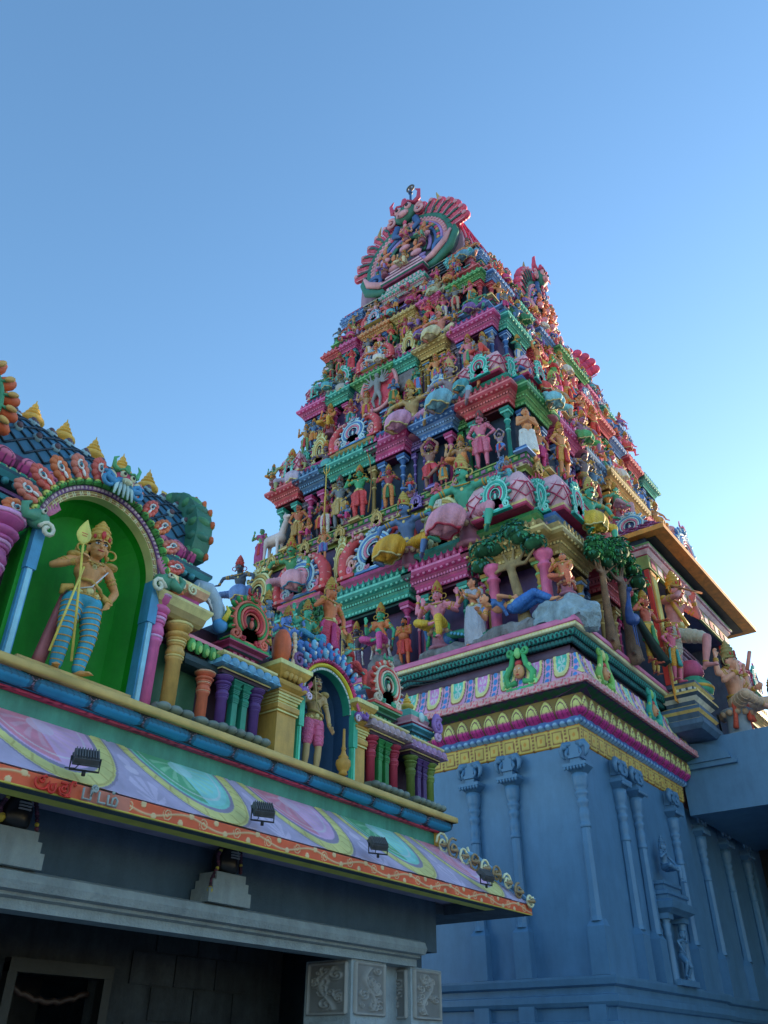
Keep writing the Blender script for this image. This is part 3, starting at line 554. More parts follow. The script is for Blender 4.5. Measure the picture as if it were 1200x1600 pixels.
def pat_vine(p, bg, fg, top, bot, lo=3.47, hi=4.42):
    def f(X, V):                                                     # running vine; plain ground where the raised letters sit
        s = X/p; k = np.floor(s); a = (s-k)-.5; sg = np.where(k % 2 == 0, 1., -1.); v = (V-.12)/.74; m = np.exp(-((v-(.5+.3*np.cos(s*PI)))/.075)**2)
        cy = .5-sg*.06; r = np.hypot(a*p/.115, (v-cy))*2.3; th = np.arctan2((v-cy)*sg, a*p/.115); sp = (np.abs((r*1.9-th/(2*PI)) % 1-.5) < .2)*(r < 1.05)*(r > .18)
        m = np.maximum(m, sp*1.); 
        for q in (-.36, .36): m = np.maximum(m, (np.hypot((a-q)*p/.05, (v-(.5+sg*.3*np.sign(q)*0+sg*.34))/.42)*1.7 < 1)*1.)
        m = m*np.where((X > lo) & (X < hi), 0, 1); c = lay(np.zeros(X.shape+(3,))+K(bg), m, K(fg)); c = lay(c, ((X > 3.95) & (X < hi) & (V > .1))*.35, K('7a8a88'))
        c = lay(c, (V > .87)*1., K(top)); c = lay(c, (V < .12)*1., K(bot)); return c, .006*np.clip(m, 0, 1)*(V < .87)*(V > .12)
    return f
def pat_beads(p, bg, fg, line=None, h=.03, arcs=False):
    def f(X, V):
        u = ((X/p) % 1-.5)*2; d = u**2+((V-.5)/.46)**2
        if arcs: d = u**2+((V)/.8)**2
        c = lay(np.zeros(X.shape+(3,))+K(bg), 1-sst(.75,.95,d), K(fg))
        if line: c = lay(c, (np.abs(d-.5) < .12)*1., K(line))
        return c, h*np.sqrt(np.clip(1-d, 0, 1))
    return f
def pat_tiles(p, bg, fg, line, h=.012):
    def f(X, V):
        u = (X/p) % 1; a = np.minimum(np.abs(u-.5)*2, 1); box = (a < .62) & (V > .16) & (V < .84); inner = (a < .5) & (V > .26) & (V < .74)
        c = lay(np.zeros(X.shape+(3,))+K(bg), (V > .1)*(V < .9)*1., K(fg)); c = lay(c, (box & ~inner)*1., K(line)); c = lay(c, ((a > .86) & (np.abs(V*6 % 1-.5) < .3))*1., K(line))
        c = lay(c, (np.hypot((u-.5)*p, (V-.5)*.3) < .03)*1., K(bg))
        return c, h*inner+h*(a > .86)
    return f
def pat_cartouche(p, bg, ring, cols, bead, h=.03):
    def f(X, V):
        n = np.floor(X/p).astype(int); u = ((X/p) % 1-.5)*2; a = np.abs(u)
        d = (a/.62)**3+(np.clip(.95-V, 0, 2)/.85)**3; din = (a/.40)**2.5+(np.clip(.95-V, 0, 2)/.62)**2.5
        c = lay(np.zeros(X.shape+(3,))+K(bg), (d < 1)*1., K(ring)); c = lay(c, ((d < 1) & (d > .82))*1., K('brown')); c = lay(c, ((din < 1.2) & (din > .95))*1., K('cream'))
        for k, q in enumerate(cols): c = lay(c, ((din < .95) & (n % len(cols) == k))*1., K(q))
        fl = np.abs(np.sin(np.arctan2(V-.62, u*1.2)*3))*(np.hypot(u*1.1, V-.62) < .3); c = lay(c, (fl > .62)*(din < .9)*.7, K('white'))
        bd = ((a-1)/.16)**2+(((V*4) % 1-.5)/.42)**2; c = lay(c, (bd < 1)*1., K(bead)); c = lay(c, ((a > .7) & (a < .78))*1., K('dteal'))
        return c, h*(d < 1)*(1-.4*(din < .95))+.02*np.sqrt(np.clip(1-bd, 0, 1))
    return f
def pat_weave(p, bg, fg):
    def f(X, V):
        a = np.abs(((X/p+V) % 1)-.5) < .16; b = np.abs(((X/p-V) % 1)-.5) < .16; m = (a | b) & (V > .1) & (V < .9)
        return lay(np.zeros(X.shape+(3,))+K(bg), m*1., K(fg)), .012*m
    return f
def pat_medallion(P, x_ph):
    """pastel eave: alternating rose and green half-medallions with mauve and yellow borders on lavender"""
    def f(X, V):
        s = (X-x_ph)/P; n = np.floor(s+.5).astype(int); u = s-np.round(s); u = (s+.5) % 1-.5
        y = 1.04-V; x = u*P; r = np.hypot((x+.12*(1-V)*0)/.52, y/.78); c = np.zeros(X.shape+(3,))+K('a49dba')
        # lotus motif on the lavender between the medallions
        xb = (np.abs(u)-.5)*P; lt = np.hypot(xb/.17, (V-.2)/.2); c = lay(c, ((lt < 1) & (np.sin(np.arctan2(V-.02, xb*2)*9) > -.35))*.8, K('beb6dc')); c = lay(c, (np.hypot(xb/.07, (V-.5)/.07) < 1)*.8, K('c4bce0')); c = lay(c, (np.hypot(xb/.05, (V-.66)/.1) < 1)*.7, K('beb6dc'))
        c = lay(c, (r < 1.42)*1., K('857f98')); c = lay(c, (r < 1.38)*1., K('c9c283')); seg = np.abs(((np.arctan2(y, x)*5.1) % 1)-.5) > .44
        c = lay(c, ((r < 1.34) & (r > 1.16) & seg)*.8, K('a89f63')); c = lay(c, ((r < 1.36) & (r > 1.33))*.8, K('a89f63')); c = lay(c, (r < 1.13)*1., K('857f98')); c = lay(c, (r < 1.05)*1., K('d3a3c8'))
        pk = (n % 2 == 0)
        left = x < -.04
        c = lay(c, ((r < 1.0) & pk)*1., K('cf8196')); c = lay(c, ((r < 1.0) & pk & ~left)*1., K('d0a0c6'))
        c = lay(c, ((r < 1.06) & ~pk)*1., K('7cc0b4')); c = lay(c, ((r < 1.0) & ~pk & left)*1., K('5ba07a')); c = lay(c, ((r < 1.0) & ~pk & ~left)*1., K('84c6c6'))
        th = np.arctan2(y-.15, x); feath = (np.sin(th*16+r*5) > .25)*(r < .78)*(r > .3)*(y > .12); fl = (np.hypot(x/.13, (y-.2)/.14) < 1)
        c = lay(c, feath*((pk)*.55), K('dfa3b6')); c = lay(c, feath*((~pk)*.5), K('9ad0ac')); c = lay(c, (fl & pk)*.7, K('e3b5cc')); c = lay(c, (fl & ~pk)*.7, K('a5dcd4'))
        c = lay(c, ((np.abs(r-.88) < .02))*.6, K('e8c8d0'))
        return c, .006*(np.abs(r-1.35) < .17)+.003*feath
    return f
def pat_sausage(p, bg, body, line, h=.07):
    def f(X, V):
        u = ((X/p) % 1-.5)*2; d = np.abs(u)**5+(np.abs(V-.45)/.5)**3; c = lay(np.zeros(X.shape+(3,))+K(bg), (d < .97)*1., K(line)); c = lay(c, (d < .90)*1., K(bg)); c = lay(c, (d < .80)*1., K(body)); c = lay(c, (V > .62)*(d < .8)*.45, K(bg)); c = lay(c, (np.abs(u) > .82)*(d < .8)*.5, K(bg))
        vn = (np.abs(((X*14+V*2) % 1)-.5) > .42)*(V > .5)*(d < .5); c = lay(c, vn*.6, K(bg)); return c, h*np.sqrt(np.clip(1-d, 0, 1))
    return f
def pat_carve(seed=0, h=.032, base='8b9094', dark='565b60'):
    def f(X, V):                                                     # carved stone panel: frame + a curling peacock-like relief
        u = X; v = V; m = np.zeros(X.shape); rr = np.random.RandomState(seed)
        for k in range(14):
            cx, cy, r0 = rr.uniform(.2,.8), rr.uniform(.1,.9), rr.uniform(.08,.2); r = np.hypot(u-cx, (v-cy)*1.6)/r0; th = np.arctan2((v-cy)*1.6, u-cx)
            m = np.maximum(m, (r < 1)*(.5+.5*np.cos(th*rr.choice([1,2])+r*9)))
        m = np.maximum(m, np.exp(-((u-.5-.16*np.sin(v*7+seed))/.06)**2)); m = m*(u > .12)*(u < .88)*(v > .06)*(v < .94)
        fr = (u < .07)+(u > .93)+(v < .035)+(v > .965); c = mixc(K(dark), K(base), .35+.65*np.clip(m+fr, 0, 1)); return c, h*np.clip(m+fr, 0, 1)
    return f
# ---------------------------------------------------------------- face frames
FRAME = None
def link(name, me, parent=None, loc=(0,0,0), rz=0, s=1):
    o = bpy.data.objects.new(name, me); C.objects.link(o)
    if parent: o.parent = parent
    sv = (s, s, s) if not isinstance(s, (tuple, list)) else s
    L = Matrix.Translation(loc) @ Matrix.Rotation(rz, 4, 'Z') @ Matrix.Diagonal((*sv, 1))
    o.matrix_basis = (FRAME @ L) if FRAME is not None else L
    return o
FA = Matrix.Rotation(-PI/2, 4, 'Z'); FB = Matrix.Identity(4); FC = Matrix.Rotation(PI, 4, 'Z'); FD = Matrix.Rotation(PI/2, 4, 'Z')
TC = Vector((22.9, 11.9, 0))
def W(face, t, d, z):                                                # face, along, distance of plane from tower centre, height -> world
    p = (FA if face == 'A' else FB) @ Vector((t, -d, z)); return (TC.x+p.x, TC.y+p.y, z)
RZ = dict(A=-PI/2, B=0.0)

# ================================================================= GROUND
g = MB(); g.box(-400, 600, -400, 600, -.5, 0); gm = bpy.data.materials.new('granite_paving'); gm.use_nodes = True
t_ = gm.node_tree; b_ = t_.nodes['Principled BSDF']; b_.inputs['Roughness'].default_value = .8
tc_ = t_.nodes.new('ShaderNodeTexCoord'); br = t_.nodes.new('ShaderNodeTexBrick'); br.inputs['Scale'].default_value = 1.4
br.inputs['Color1'].default_value = (.36,.33,.30,1); br.inputs['Color2'].default_value = (.30,.28,.26,1); br.inputs['Mortar'].default_value = (.14,.13,.12,1)
t_.links.new(tc_.outputs['Object'], br.inputs['Vector']); t_.links.new(br.outputs[0], b_.inputs['Base Color'])
tag(g.build('ground', [gm]), kind='structure')

# ================================================================= THE TOWER
T = empty('temple_tower', TC)
tag(T, 'tall pyramid gateway tower of many painted tiers on a dark blue base', 'temple tower')
hX, hY = 7.95, 5.3
XR = -2.5                                                            # where the left half of the long side's base ends
b = MB()
PL = [(.34,0),(.34,2.0),(.2,2.02),(.2,2.12),(.26,2.14),(.26,2.22),(.1,2.24),(.1,2.42),(.16,2.44),(.2,2.5),(.2,2.6),(.1,2.62),(.1,2.72),(.18,2.75),(.2,2.84),(.2,2.88),(0,2.9),(0,6.84)]
b.rect(-hX, XR, -hY, hY, PL, 0); b.rect(2.5, hX, -hY, hY, PL, 0); b.rect(XR+.2, 2.3, -hY+.15, hY-.15, PL, 0)
base = b.build('base_wall', [paint('wall', .42, .06, .05)], T)
def blue_pilaster():
    b = MB(); b.box(-.16,.16,-.19,.06,2.885,3.62); b.loft([[(-.16,-.19,3.62),(.16,-.19,3.62),(.16,.06,3.62),(-.16,.06,3.62)],[(-.1,-.1,3.75),(.1,-.1,3.75),(.1,.06,3.75),(-.1,.06,3.75)]])
    b.lathe(0,-.07,[(.125,3.7),(.11,3.78),(.095,5.25)],8,0,PI/8,False); b.lathe(0,-.07,[(.095,5.24),(.105,5.27),(.1,5.31),(.085,5.34),(.1,5.42),(.105,5.5),(.085,5.58),(.08,5.62),(.11,5.68),(.11,5.73),(.08,5.77),(.12,5.84),(.125,5.88),(.1,5.92),(.135,5.98),(.14,6.04),(.15,6.14),(.15,6.22),(.10,6.25)],16)
    b.loft([[(-.12,-.16,6.24),(.12,-.16,6.24),(.12,.06,6.24),(-.12,.06,6.24)],[(-.24,-.28,6.34),(.24,-.28,6.34),(.24,.06,6.34),(-.24,.06,6.34)],[(-.24,-.28,6.40),(.24,-.28,6.40),(.24,.06,6.4),(-.24,.06,6.4)]])
    for i in range(7): b.ell((-.2+.4*i/6, -.26, 6.31), (.03,.03,.045), 6, 4)
    b.box(-.1,.1,-.2,.06,6.4,6.82)
    for q in (-1, 1):                                                # curling bracket arms
        b.tube([(q*.06,-.16,6.78),(q*.2,-.17,6.78),(q*.27,-.17,6.68),(q*.25,-.18,6.56),(q*.2,-.18,6.5)], [.06,.07,.06,.04,.015], 7); b.tube([(q*.12,-.19,6.7),(q*.16,-.22,6.58),(q*.13,-.24,6.5)], [.035,.03,.01], 6)
        b.ell((q*.17,-.22,6.72),(.05,.04,.05),8,5)
    b.box(-.13,.13,-.23,.06,6.5,6.56); return b.mesh('pilaster', [paint('wall', .42, .06, .05)])
PM = blue_pilaster(); fixn(PM)
FRAME = FA
for t in (5.24, 11.9-8.12, 11.9-9.02, .6, -.4, -1.9, -2.9, -4.2, -5.18): place(PM, 'pilaster', T, (t, -hX, 0))
b = MB()                                                              # little posts between the two plinth ledges
for t in (5.1, 3.78, 2.88, 1.7, .6): b.box(t-.15, t+.15, -hX-.2, -hX-.05, 2.2, 2.46)
b.build('plinth_post', [paint('wall', .42, .06, .05)], T)
FRAME = FB
for x in (16.36, 17.17, 19.23): place(PM, 'pilaster', T, (x-TC.x, -hY, 0))
for x in (21.4, 23.2, 24.9): place(PM, 'pilaster', T, (x-TC.x, -hY+.15, 0))
b = MB()                                                              # blue wall niche with its shelf roof
NXc = 17.95-TC.x
for q in (-.42, .42): b.lathe(NXc+q, -hY-.16, [(.11,2.9),(.09,3.0),(.075,3.7),(.09,3.74),(.07,3.8),(.09,3.9),(.07,3.95),(.12,4.02)], 10); b.box(NXc+q-.13, NXc+q+.13, -hY-.28, -hY, 4.0, 4.1)
b.rect(NXc-.5, NXc+.5, -hY-.3, -hY, [(0,4.1),(.05,4.14),(.12,4.18),(.16,4.3),(.02,4.36),(.02,4.42),(.06,4.44),(.06,4.5),(-.06,4.54),(-.06,4.62),(-.02,4.64),(-.02,4.7)], 0)
b.box(NXc-.5, NXc+.5, -hY-.3, -hY, 2.88, 2.98)
b.build('wall_niche', [paint('wall', .42, .06, .05)], T)
# painted bands above the blue wall
def bands(fr, x0, x1, d, mit, st):
    global FRAME; FRAME = fr
    R = lambda nm, pf, pt, step=st, vs=None: relief(nm, x0, x1, pf, pt, T, (0,-d,0), 0, step, vs, mit, .3)
    R('yellow_tile_band', [(0,6.82),(.03,6.84),(.05,7.18),(.05,7.2)], pat_tiles(.36, 'ochre', 'b8a65c', 'brown'), st, .02)
    R('blue_arcade_band', [(.05,7.2),(.14,7.24),(.15,7.33)], pat_beads(.16, '3d5f9a', 'lblue', None, .02, True), st, .015)
    R('lotus_moulding', [(.10,7.33),(.12,7.34),(.22,7.42),(.26,7.52),(.26,7.66),(.27,7.72)], pat_petal(.33, '7a6a3a', 'b23a86', 'd8cb84', '5e1c4e', .45, .04), st, .015)
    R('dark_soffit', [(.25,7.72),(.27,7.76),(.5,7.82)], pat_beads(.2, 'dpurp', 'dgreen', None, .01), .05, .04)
    R('rose_edge_band', [(.5,7.82),(.56,7.82),(.56,7.95),(.5,7.97)], pat_scroll(.3, 'c25f72', 'e0a0a6', .012), st, .01)
    R('cartouche_band', [(.5,7.97),(.44,8.02),(.36,8.2),(.30,8.4),(.28,8.55),(.22,8.56)], pat_cartouche(.62, 'c98fb5', 'cfc48a', ['4fb3a5','c77fc0'], '3f7fc0'), st, .015)
    R('purple_recess', [(.1,8.56),(.1,8.86)], pat_beads(3, '4c3c52', '54445a', None, .004), .12, .1)
    R('teal_weave_band', [(.16,8.84),(.22,8.86),(.26,8.94)], pat_beads(.09, '0c2630', '2a6a70', None, .006), st, .015)
    R('teal_bead_band', [(.26,8.95),(.32,8.97),(.36,9.08)], pat_weave(.1, '0c2a34', '2f8a88'), st, .012)
    R('slab_underside', [(.34,9.08),(.42,9.1),(.44,9.16)], pat_beads(.08, 'lgold', 'cream', None, .012), st, .012)
    R('slab_edge', [(.44,9.16),(.46,9.17),(.46,9.26),(.44,9.27)], pat_beads(3, 'b0618c', 'b96f96', None, .002), .12, .02)
bands(FA, -5.3, 5.3, hX, (1, 1), .016)
bands(FB, -7.95, XR, hY, (1, 1), .022)
FRAME = None
b = MB(); b.box(-hX-.43, XR+.44, -hY-.43, hY+.43, 9.2, 9.3, 0); b.box(XR+.44, hX+.43, -hY+.1, hY+.43, 9.2, 9.3, 0); b.box(-hX+.02, hX, -hY+.2, hY, 6.83, 9.2, 1); b.box(-hX+.02, XR-.02, -hY+.02, hY, 6.83, 9.2, 1)
b.build('podium_slab', ['b0618c', 'dpurp'], T)
# green scroll ornaments with faces standing on the cartouche band at the corner
def scroll_face():
    b = MB()
    for q in (-1, 1):
        b.tube([(q*.08,-.05,.15),(q*.26,-.05,.1),(q*.3,-.05,.3),(q*.16,-.05,.5),(q*.12,-.05,.7)], [.06,.075,.07,.06,.05], 7, 0); b.tube(spiral(q*.3,.08,-.06,.12,.02,1.4,1.2,16,q), .035, 6, 1); b.tube(spiral(q*.16,.78,-.06,.09,.02,1.3,3,14,q), .035, 6, 0); b.ell((q*.24,-.07,.42),(.05,.04,.08),6,5,1)
    b.ell((0,-.06,.36),(.12,.09,.15),10,7,2); b.ell((0,-.15,.34),(.025,.03,.035),6,4,2); b.ell((0,-.04,.53),(.09,.07,.07),8,5,3)
    for q in (-1,1): b.ell((q*.045,-.14,.39),(.022,.012,.014),6,4,4)
    b.ell((0,-.06,.75),(.08,.06,.12),8,5,1); b.tube([(-.03,-.14,.27),(.03,-.14,.27)],.012,5,3); b.box(-.3,.3,-.1,.1,-.02,.03,0)
    return b.mesh('face_scroll', ['teal','lgreen','skin','red','white'])
SF = scroll_face(); fixn(SF)
FRAME = FA; place(SF, 'face_scroll', T, (4.35, -hX-.36, 8.02), 0, (1.05,1.05,1.05), ['3d9a62','7cc47e',None,None,None]); place(SF, 'face_scroll', T, (0, -hX-.36, 8.02)); place(SF, 'face_scroll', T, (-4.35, -hX-.36, 8.02))
FRAME = FB; place(SF, 'face_scroll', T, (-7.2, -hY-.36, 8.02), 0, (1.05,1.05,1.05), ['6fae5a','c6d08a',None,None,None]); place(SF, 'face_scroll', T, (-4.6, -hY-.36, 8.02))
FRAME = None

# -------- tiers: (z0, z1, wall half X, wall half Y, ledge half X, ledge half Y)
FX = 1.6                                                             # the upper tiers stop short of the base at the far end
TIERS = [(9.3, 14.5, 7.6, 4.9), (14.5, 18.6, 7.05, 4.2), (18.6, 21.8, 6.6, 3.72), (21.8, 24.1, 6.25, 3.3), (24.1, 25.35, 6.0, 2.85)]
LEDGE = [None, (7.6, 4.7), (7.0, 4.2), (6.5, 3.65), (6.2, 3.2)]
WALLC = ['dpurp', 'navy', 'dpurp', 'navy', 'dpurp']
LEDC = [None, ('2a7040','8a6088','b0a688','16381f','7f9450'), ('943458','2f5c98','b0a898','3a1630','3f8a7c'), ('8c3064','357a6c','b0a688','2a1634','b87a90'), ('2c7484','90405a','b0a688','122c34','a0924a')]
STR = [('6b5266','8a7288'), ('4a4458','8f8aa0'), ('38505c','7f98a0'), ('5a3f50','9a8090'), ('3c4a58','8090a0')]
# palette triples (main, light, dark)
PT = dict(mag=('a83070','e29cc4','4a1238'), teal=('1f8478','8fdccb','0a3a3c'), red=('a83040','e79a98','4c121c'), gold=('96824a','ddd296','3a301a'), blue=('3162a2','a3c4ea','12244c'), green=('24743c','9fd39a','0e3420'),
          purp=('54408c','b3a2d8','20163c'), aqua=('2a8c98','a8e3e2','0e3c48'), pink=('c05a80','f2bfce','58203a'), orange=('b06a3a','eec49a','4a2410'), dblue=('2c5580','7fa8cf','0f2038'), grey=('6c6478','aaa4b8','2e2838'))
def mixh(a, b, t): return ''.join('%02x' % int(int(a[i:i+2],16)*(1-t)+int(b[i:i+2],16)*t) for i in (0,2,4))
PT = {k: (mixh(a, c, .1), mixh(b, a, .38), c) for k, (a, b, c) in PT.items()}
def bay(tr, d, x0, x1, z0, H, ec, pc, kind, proj=.3, ped=None, cols=True, zc=.36, ze=.52, zp=.6, nas=None):
    """one projecting bay: columns, entablature, pedestal and roof ornament"""
    E = PT[ec]; Pp = PT[ped or pc]; y1 = -d+.5; y0 = -d-proj; p = min(.36, .09*H)
    if cols:
        n = 2 if x1-x0 < 2.6 else 4
        for i in range(n):
            x = x0+.1+(x1-x0-.2)*i/(n-1); place(column_mesh(), 'column', tr, (x, y0+.1, z0+.02), 0, (1.05, 1.05, zc*H-.02), [Pp[0] if ec != 'gold' else 'gold', Pp[1]])
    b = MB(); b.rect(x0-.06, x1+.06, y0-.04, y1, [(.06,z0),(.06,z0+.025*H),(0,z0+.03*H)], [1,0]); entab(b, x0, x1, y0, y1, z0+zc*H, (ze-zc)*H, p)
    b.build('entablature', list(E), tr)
    b = MB(); q = p*.55; zb = z0+ze*H; hh = (zp-ze)*H
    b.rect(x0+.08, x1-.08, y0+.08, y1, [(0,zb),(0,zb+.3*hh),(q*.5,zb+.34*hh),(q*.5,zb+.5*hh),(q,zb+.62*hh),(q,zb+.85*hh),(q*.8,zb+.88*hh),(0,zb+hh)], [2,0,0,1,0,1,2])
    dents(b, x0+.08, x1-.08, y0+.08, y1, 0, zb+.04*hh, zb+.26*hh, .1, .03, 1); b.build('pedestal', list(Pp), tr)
    zt = z0+zp*H; xc = (x0+x1)/2; hw = (x1-x0)/2
    if kind == 'kuta': kuta(tr, xc, -d+.05, zt, min(hw, .72), .30*H, nas[0] if nas else ('c9a0b0','a02f56','lgold'), nas=(nas[1] if nas else ('2f9f94','7fd6c6','b8406c','0f4a4a')), pr=1 if xc > 0 else -1)
    elif kind == 'nasi': place(nasi_mesh(), 'arch_crest', tr, (xc, y0+.12, zt), 0, (min(hw*1.9, .3*H), .8, .31*H), nas or ('a89452','ded79c','b59a5a','3a2a4c'))
    elif kind == 'sala': sala(tr, xc, -d+.05, zt+.05, hw*.8, .4, .26*H, nas[0] if nas else ('2f7f72','c9b86a','8fd0c0'), nas[1] if nas else ('4577b5','a3c4ea','cf7796','1a2f5c'), nas[2] if nas else ('b8474f','e79a98','cf7796','5c1a22'))
    elif kind == 'flat': 
        b = MB(); b.rect(x0+.15, x1-.15, y0+.15, y1, [(0,zt),(.08,zt+.04),(.08,zt+.1),(0,zt+.12),(0,zt+.1*H),(.1,zt+.11*H),(.1,zt+.13*H)], [0,1,0,2,1,1]); crest(b, x0+.1, x1-.1, y0+.14, zt+.13*H, .3, .3, 0, 1); b.build('roof_block', list(Pp), tr)
BAYS = {
 0: dict(A=[(3.4,4.9,'gold','green','kuta',.34), (1.65,2.95,'mag','teal','nasi',.34), (-.75,1.25,'teal','mag','sala',.34), (-1.45,-.85,'red','gold','nasi',.2), (-3.1,-1.75,'teal','pink','sala',.3), (-4.9,-3.6,'mag','aqua','nasi',.34)],
          B=[(-7.6,-6.3,'gold','blue','kuta',.3), (-5.4,-4.4,'red','gold','nasi',.3), (-3.6,-2.6,'green','mag','nasi',.3), (5,6,'teal','mag','nasi',.3),(6.3,7.6,'gold','green','kuta',.3)]),
 1: dict(A=[(3.0,4.2,'red','teal','kuta',.3), (1.5,2.4,'blue','mag','nasi',.3), (-.15,.75,'mag','blue','flat',.3), (-1.9,-.3,'teal','gold','sala',.3), (-3.0,-2.3,'dblue','mag','nasi',.3), (-4.2,-3.4,'red','teal','kuta',.3)],
          B=[(-7.0,-5.8,'green','blue','kuta',.3), (-5.1,-4.2,'mag','blue','nasi',.3), (-3.4,-2.5,'dblue','red','nasi',.3), (-1.2,1.2,'gold','teal','sala',.45), (2.5,3.4,'red','teal','nasi',.3), (4.2,5.1,'mag','blue','nasi',.3), (5.8,7.0,'green','red','kuta',.3)]),
 2: dict(A=[(2.5,3.7,'mag','blue','flat',.26), (1.2,2.0,'gold','dblue','nasi',.26), (.25,.85,'teal','mag','nasi',.2), (-1.3,-.1,'green','pink','sala',.24), (-2.6,-1.9,'teal','mag','nasi',.24), (-3.7,-2.95,'mag','dblue','kuta',.26)],
          B=[(-6.5,-5.4,'teal','blue','flat',.26), (-4.8,-4.0,'red','mag','nasi',.26), (-3.2,-2.4,'blue','mag','nasi',.26), (-1.1,1.1,'red','green','sala',.4), (2.4,3.2,'blue','gold','nasi',.26), (4,4.8,'red','mag','nasi',.26), (5.4,6.5,'teal','blue','flat',.26)]),
 3: dict(A=[(2.2,3.25,'green','red','flat',.22), (1.0,1.6,'mag','teal','nasi',.22), (-.1,.6,'gold','purp','flat',.2), (-1.5,-.5,'orange','blue','sala',.22), (-2.5,-1.95,'mag','aqua','nasi',.22), (-3.25,-2.75,'red','green','flat',.22)],
          B=[(-6.2,-5.2,'blue','red','flat',.22), (-4.5,-3.8,'teal','purp','nasi',.22), (-3.0,-2.3,'blue','orange','nasi',.22), (-1.0,1.0,'green','mag','sala',.36), (2.3,3,'mag','teal','nasi',.22), (3.8,4.5,'teal','purp','nasi',.22), (5.2,6.2,'blue','red','flat',.22)]),
 4: dict(A=[(1.9,2.8,'aqua','red','',.2), (-.5,.7,'teal','mag','',.2), (-2.8,-1.9,'blue','red','',.2)], B=[(-5.9,-5.1,'blue','teal','',.2), (-3.9,-3.1,'blue','mag','',.2), (-1,1,'mag','green','',.3), (3.1,3.9,'blue','mag','',.2), (5.1,5.9,'blue','teal','',.2)])}
for k in (1, 2, 3, 4):
    BAYS[k]['B'] = [(a-FX, c-FX)+tuple(q) if a > 2 else ((a-.5*FX, c-.5*FX)+tuple(q) if a > -1.5 else (a, c)+tuple(q)) for a, c, *q in BAYS[k]['B']]
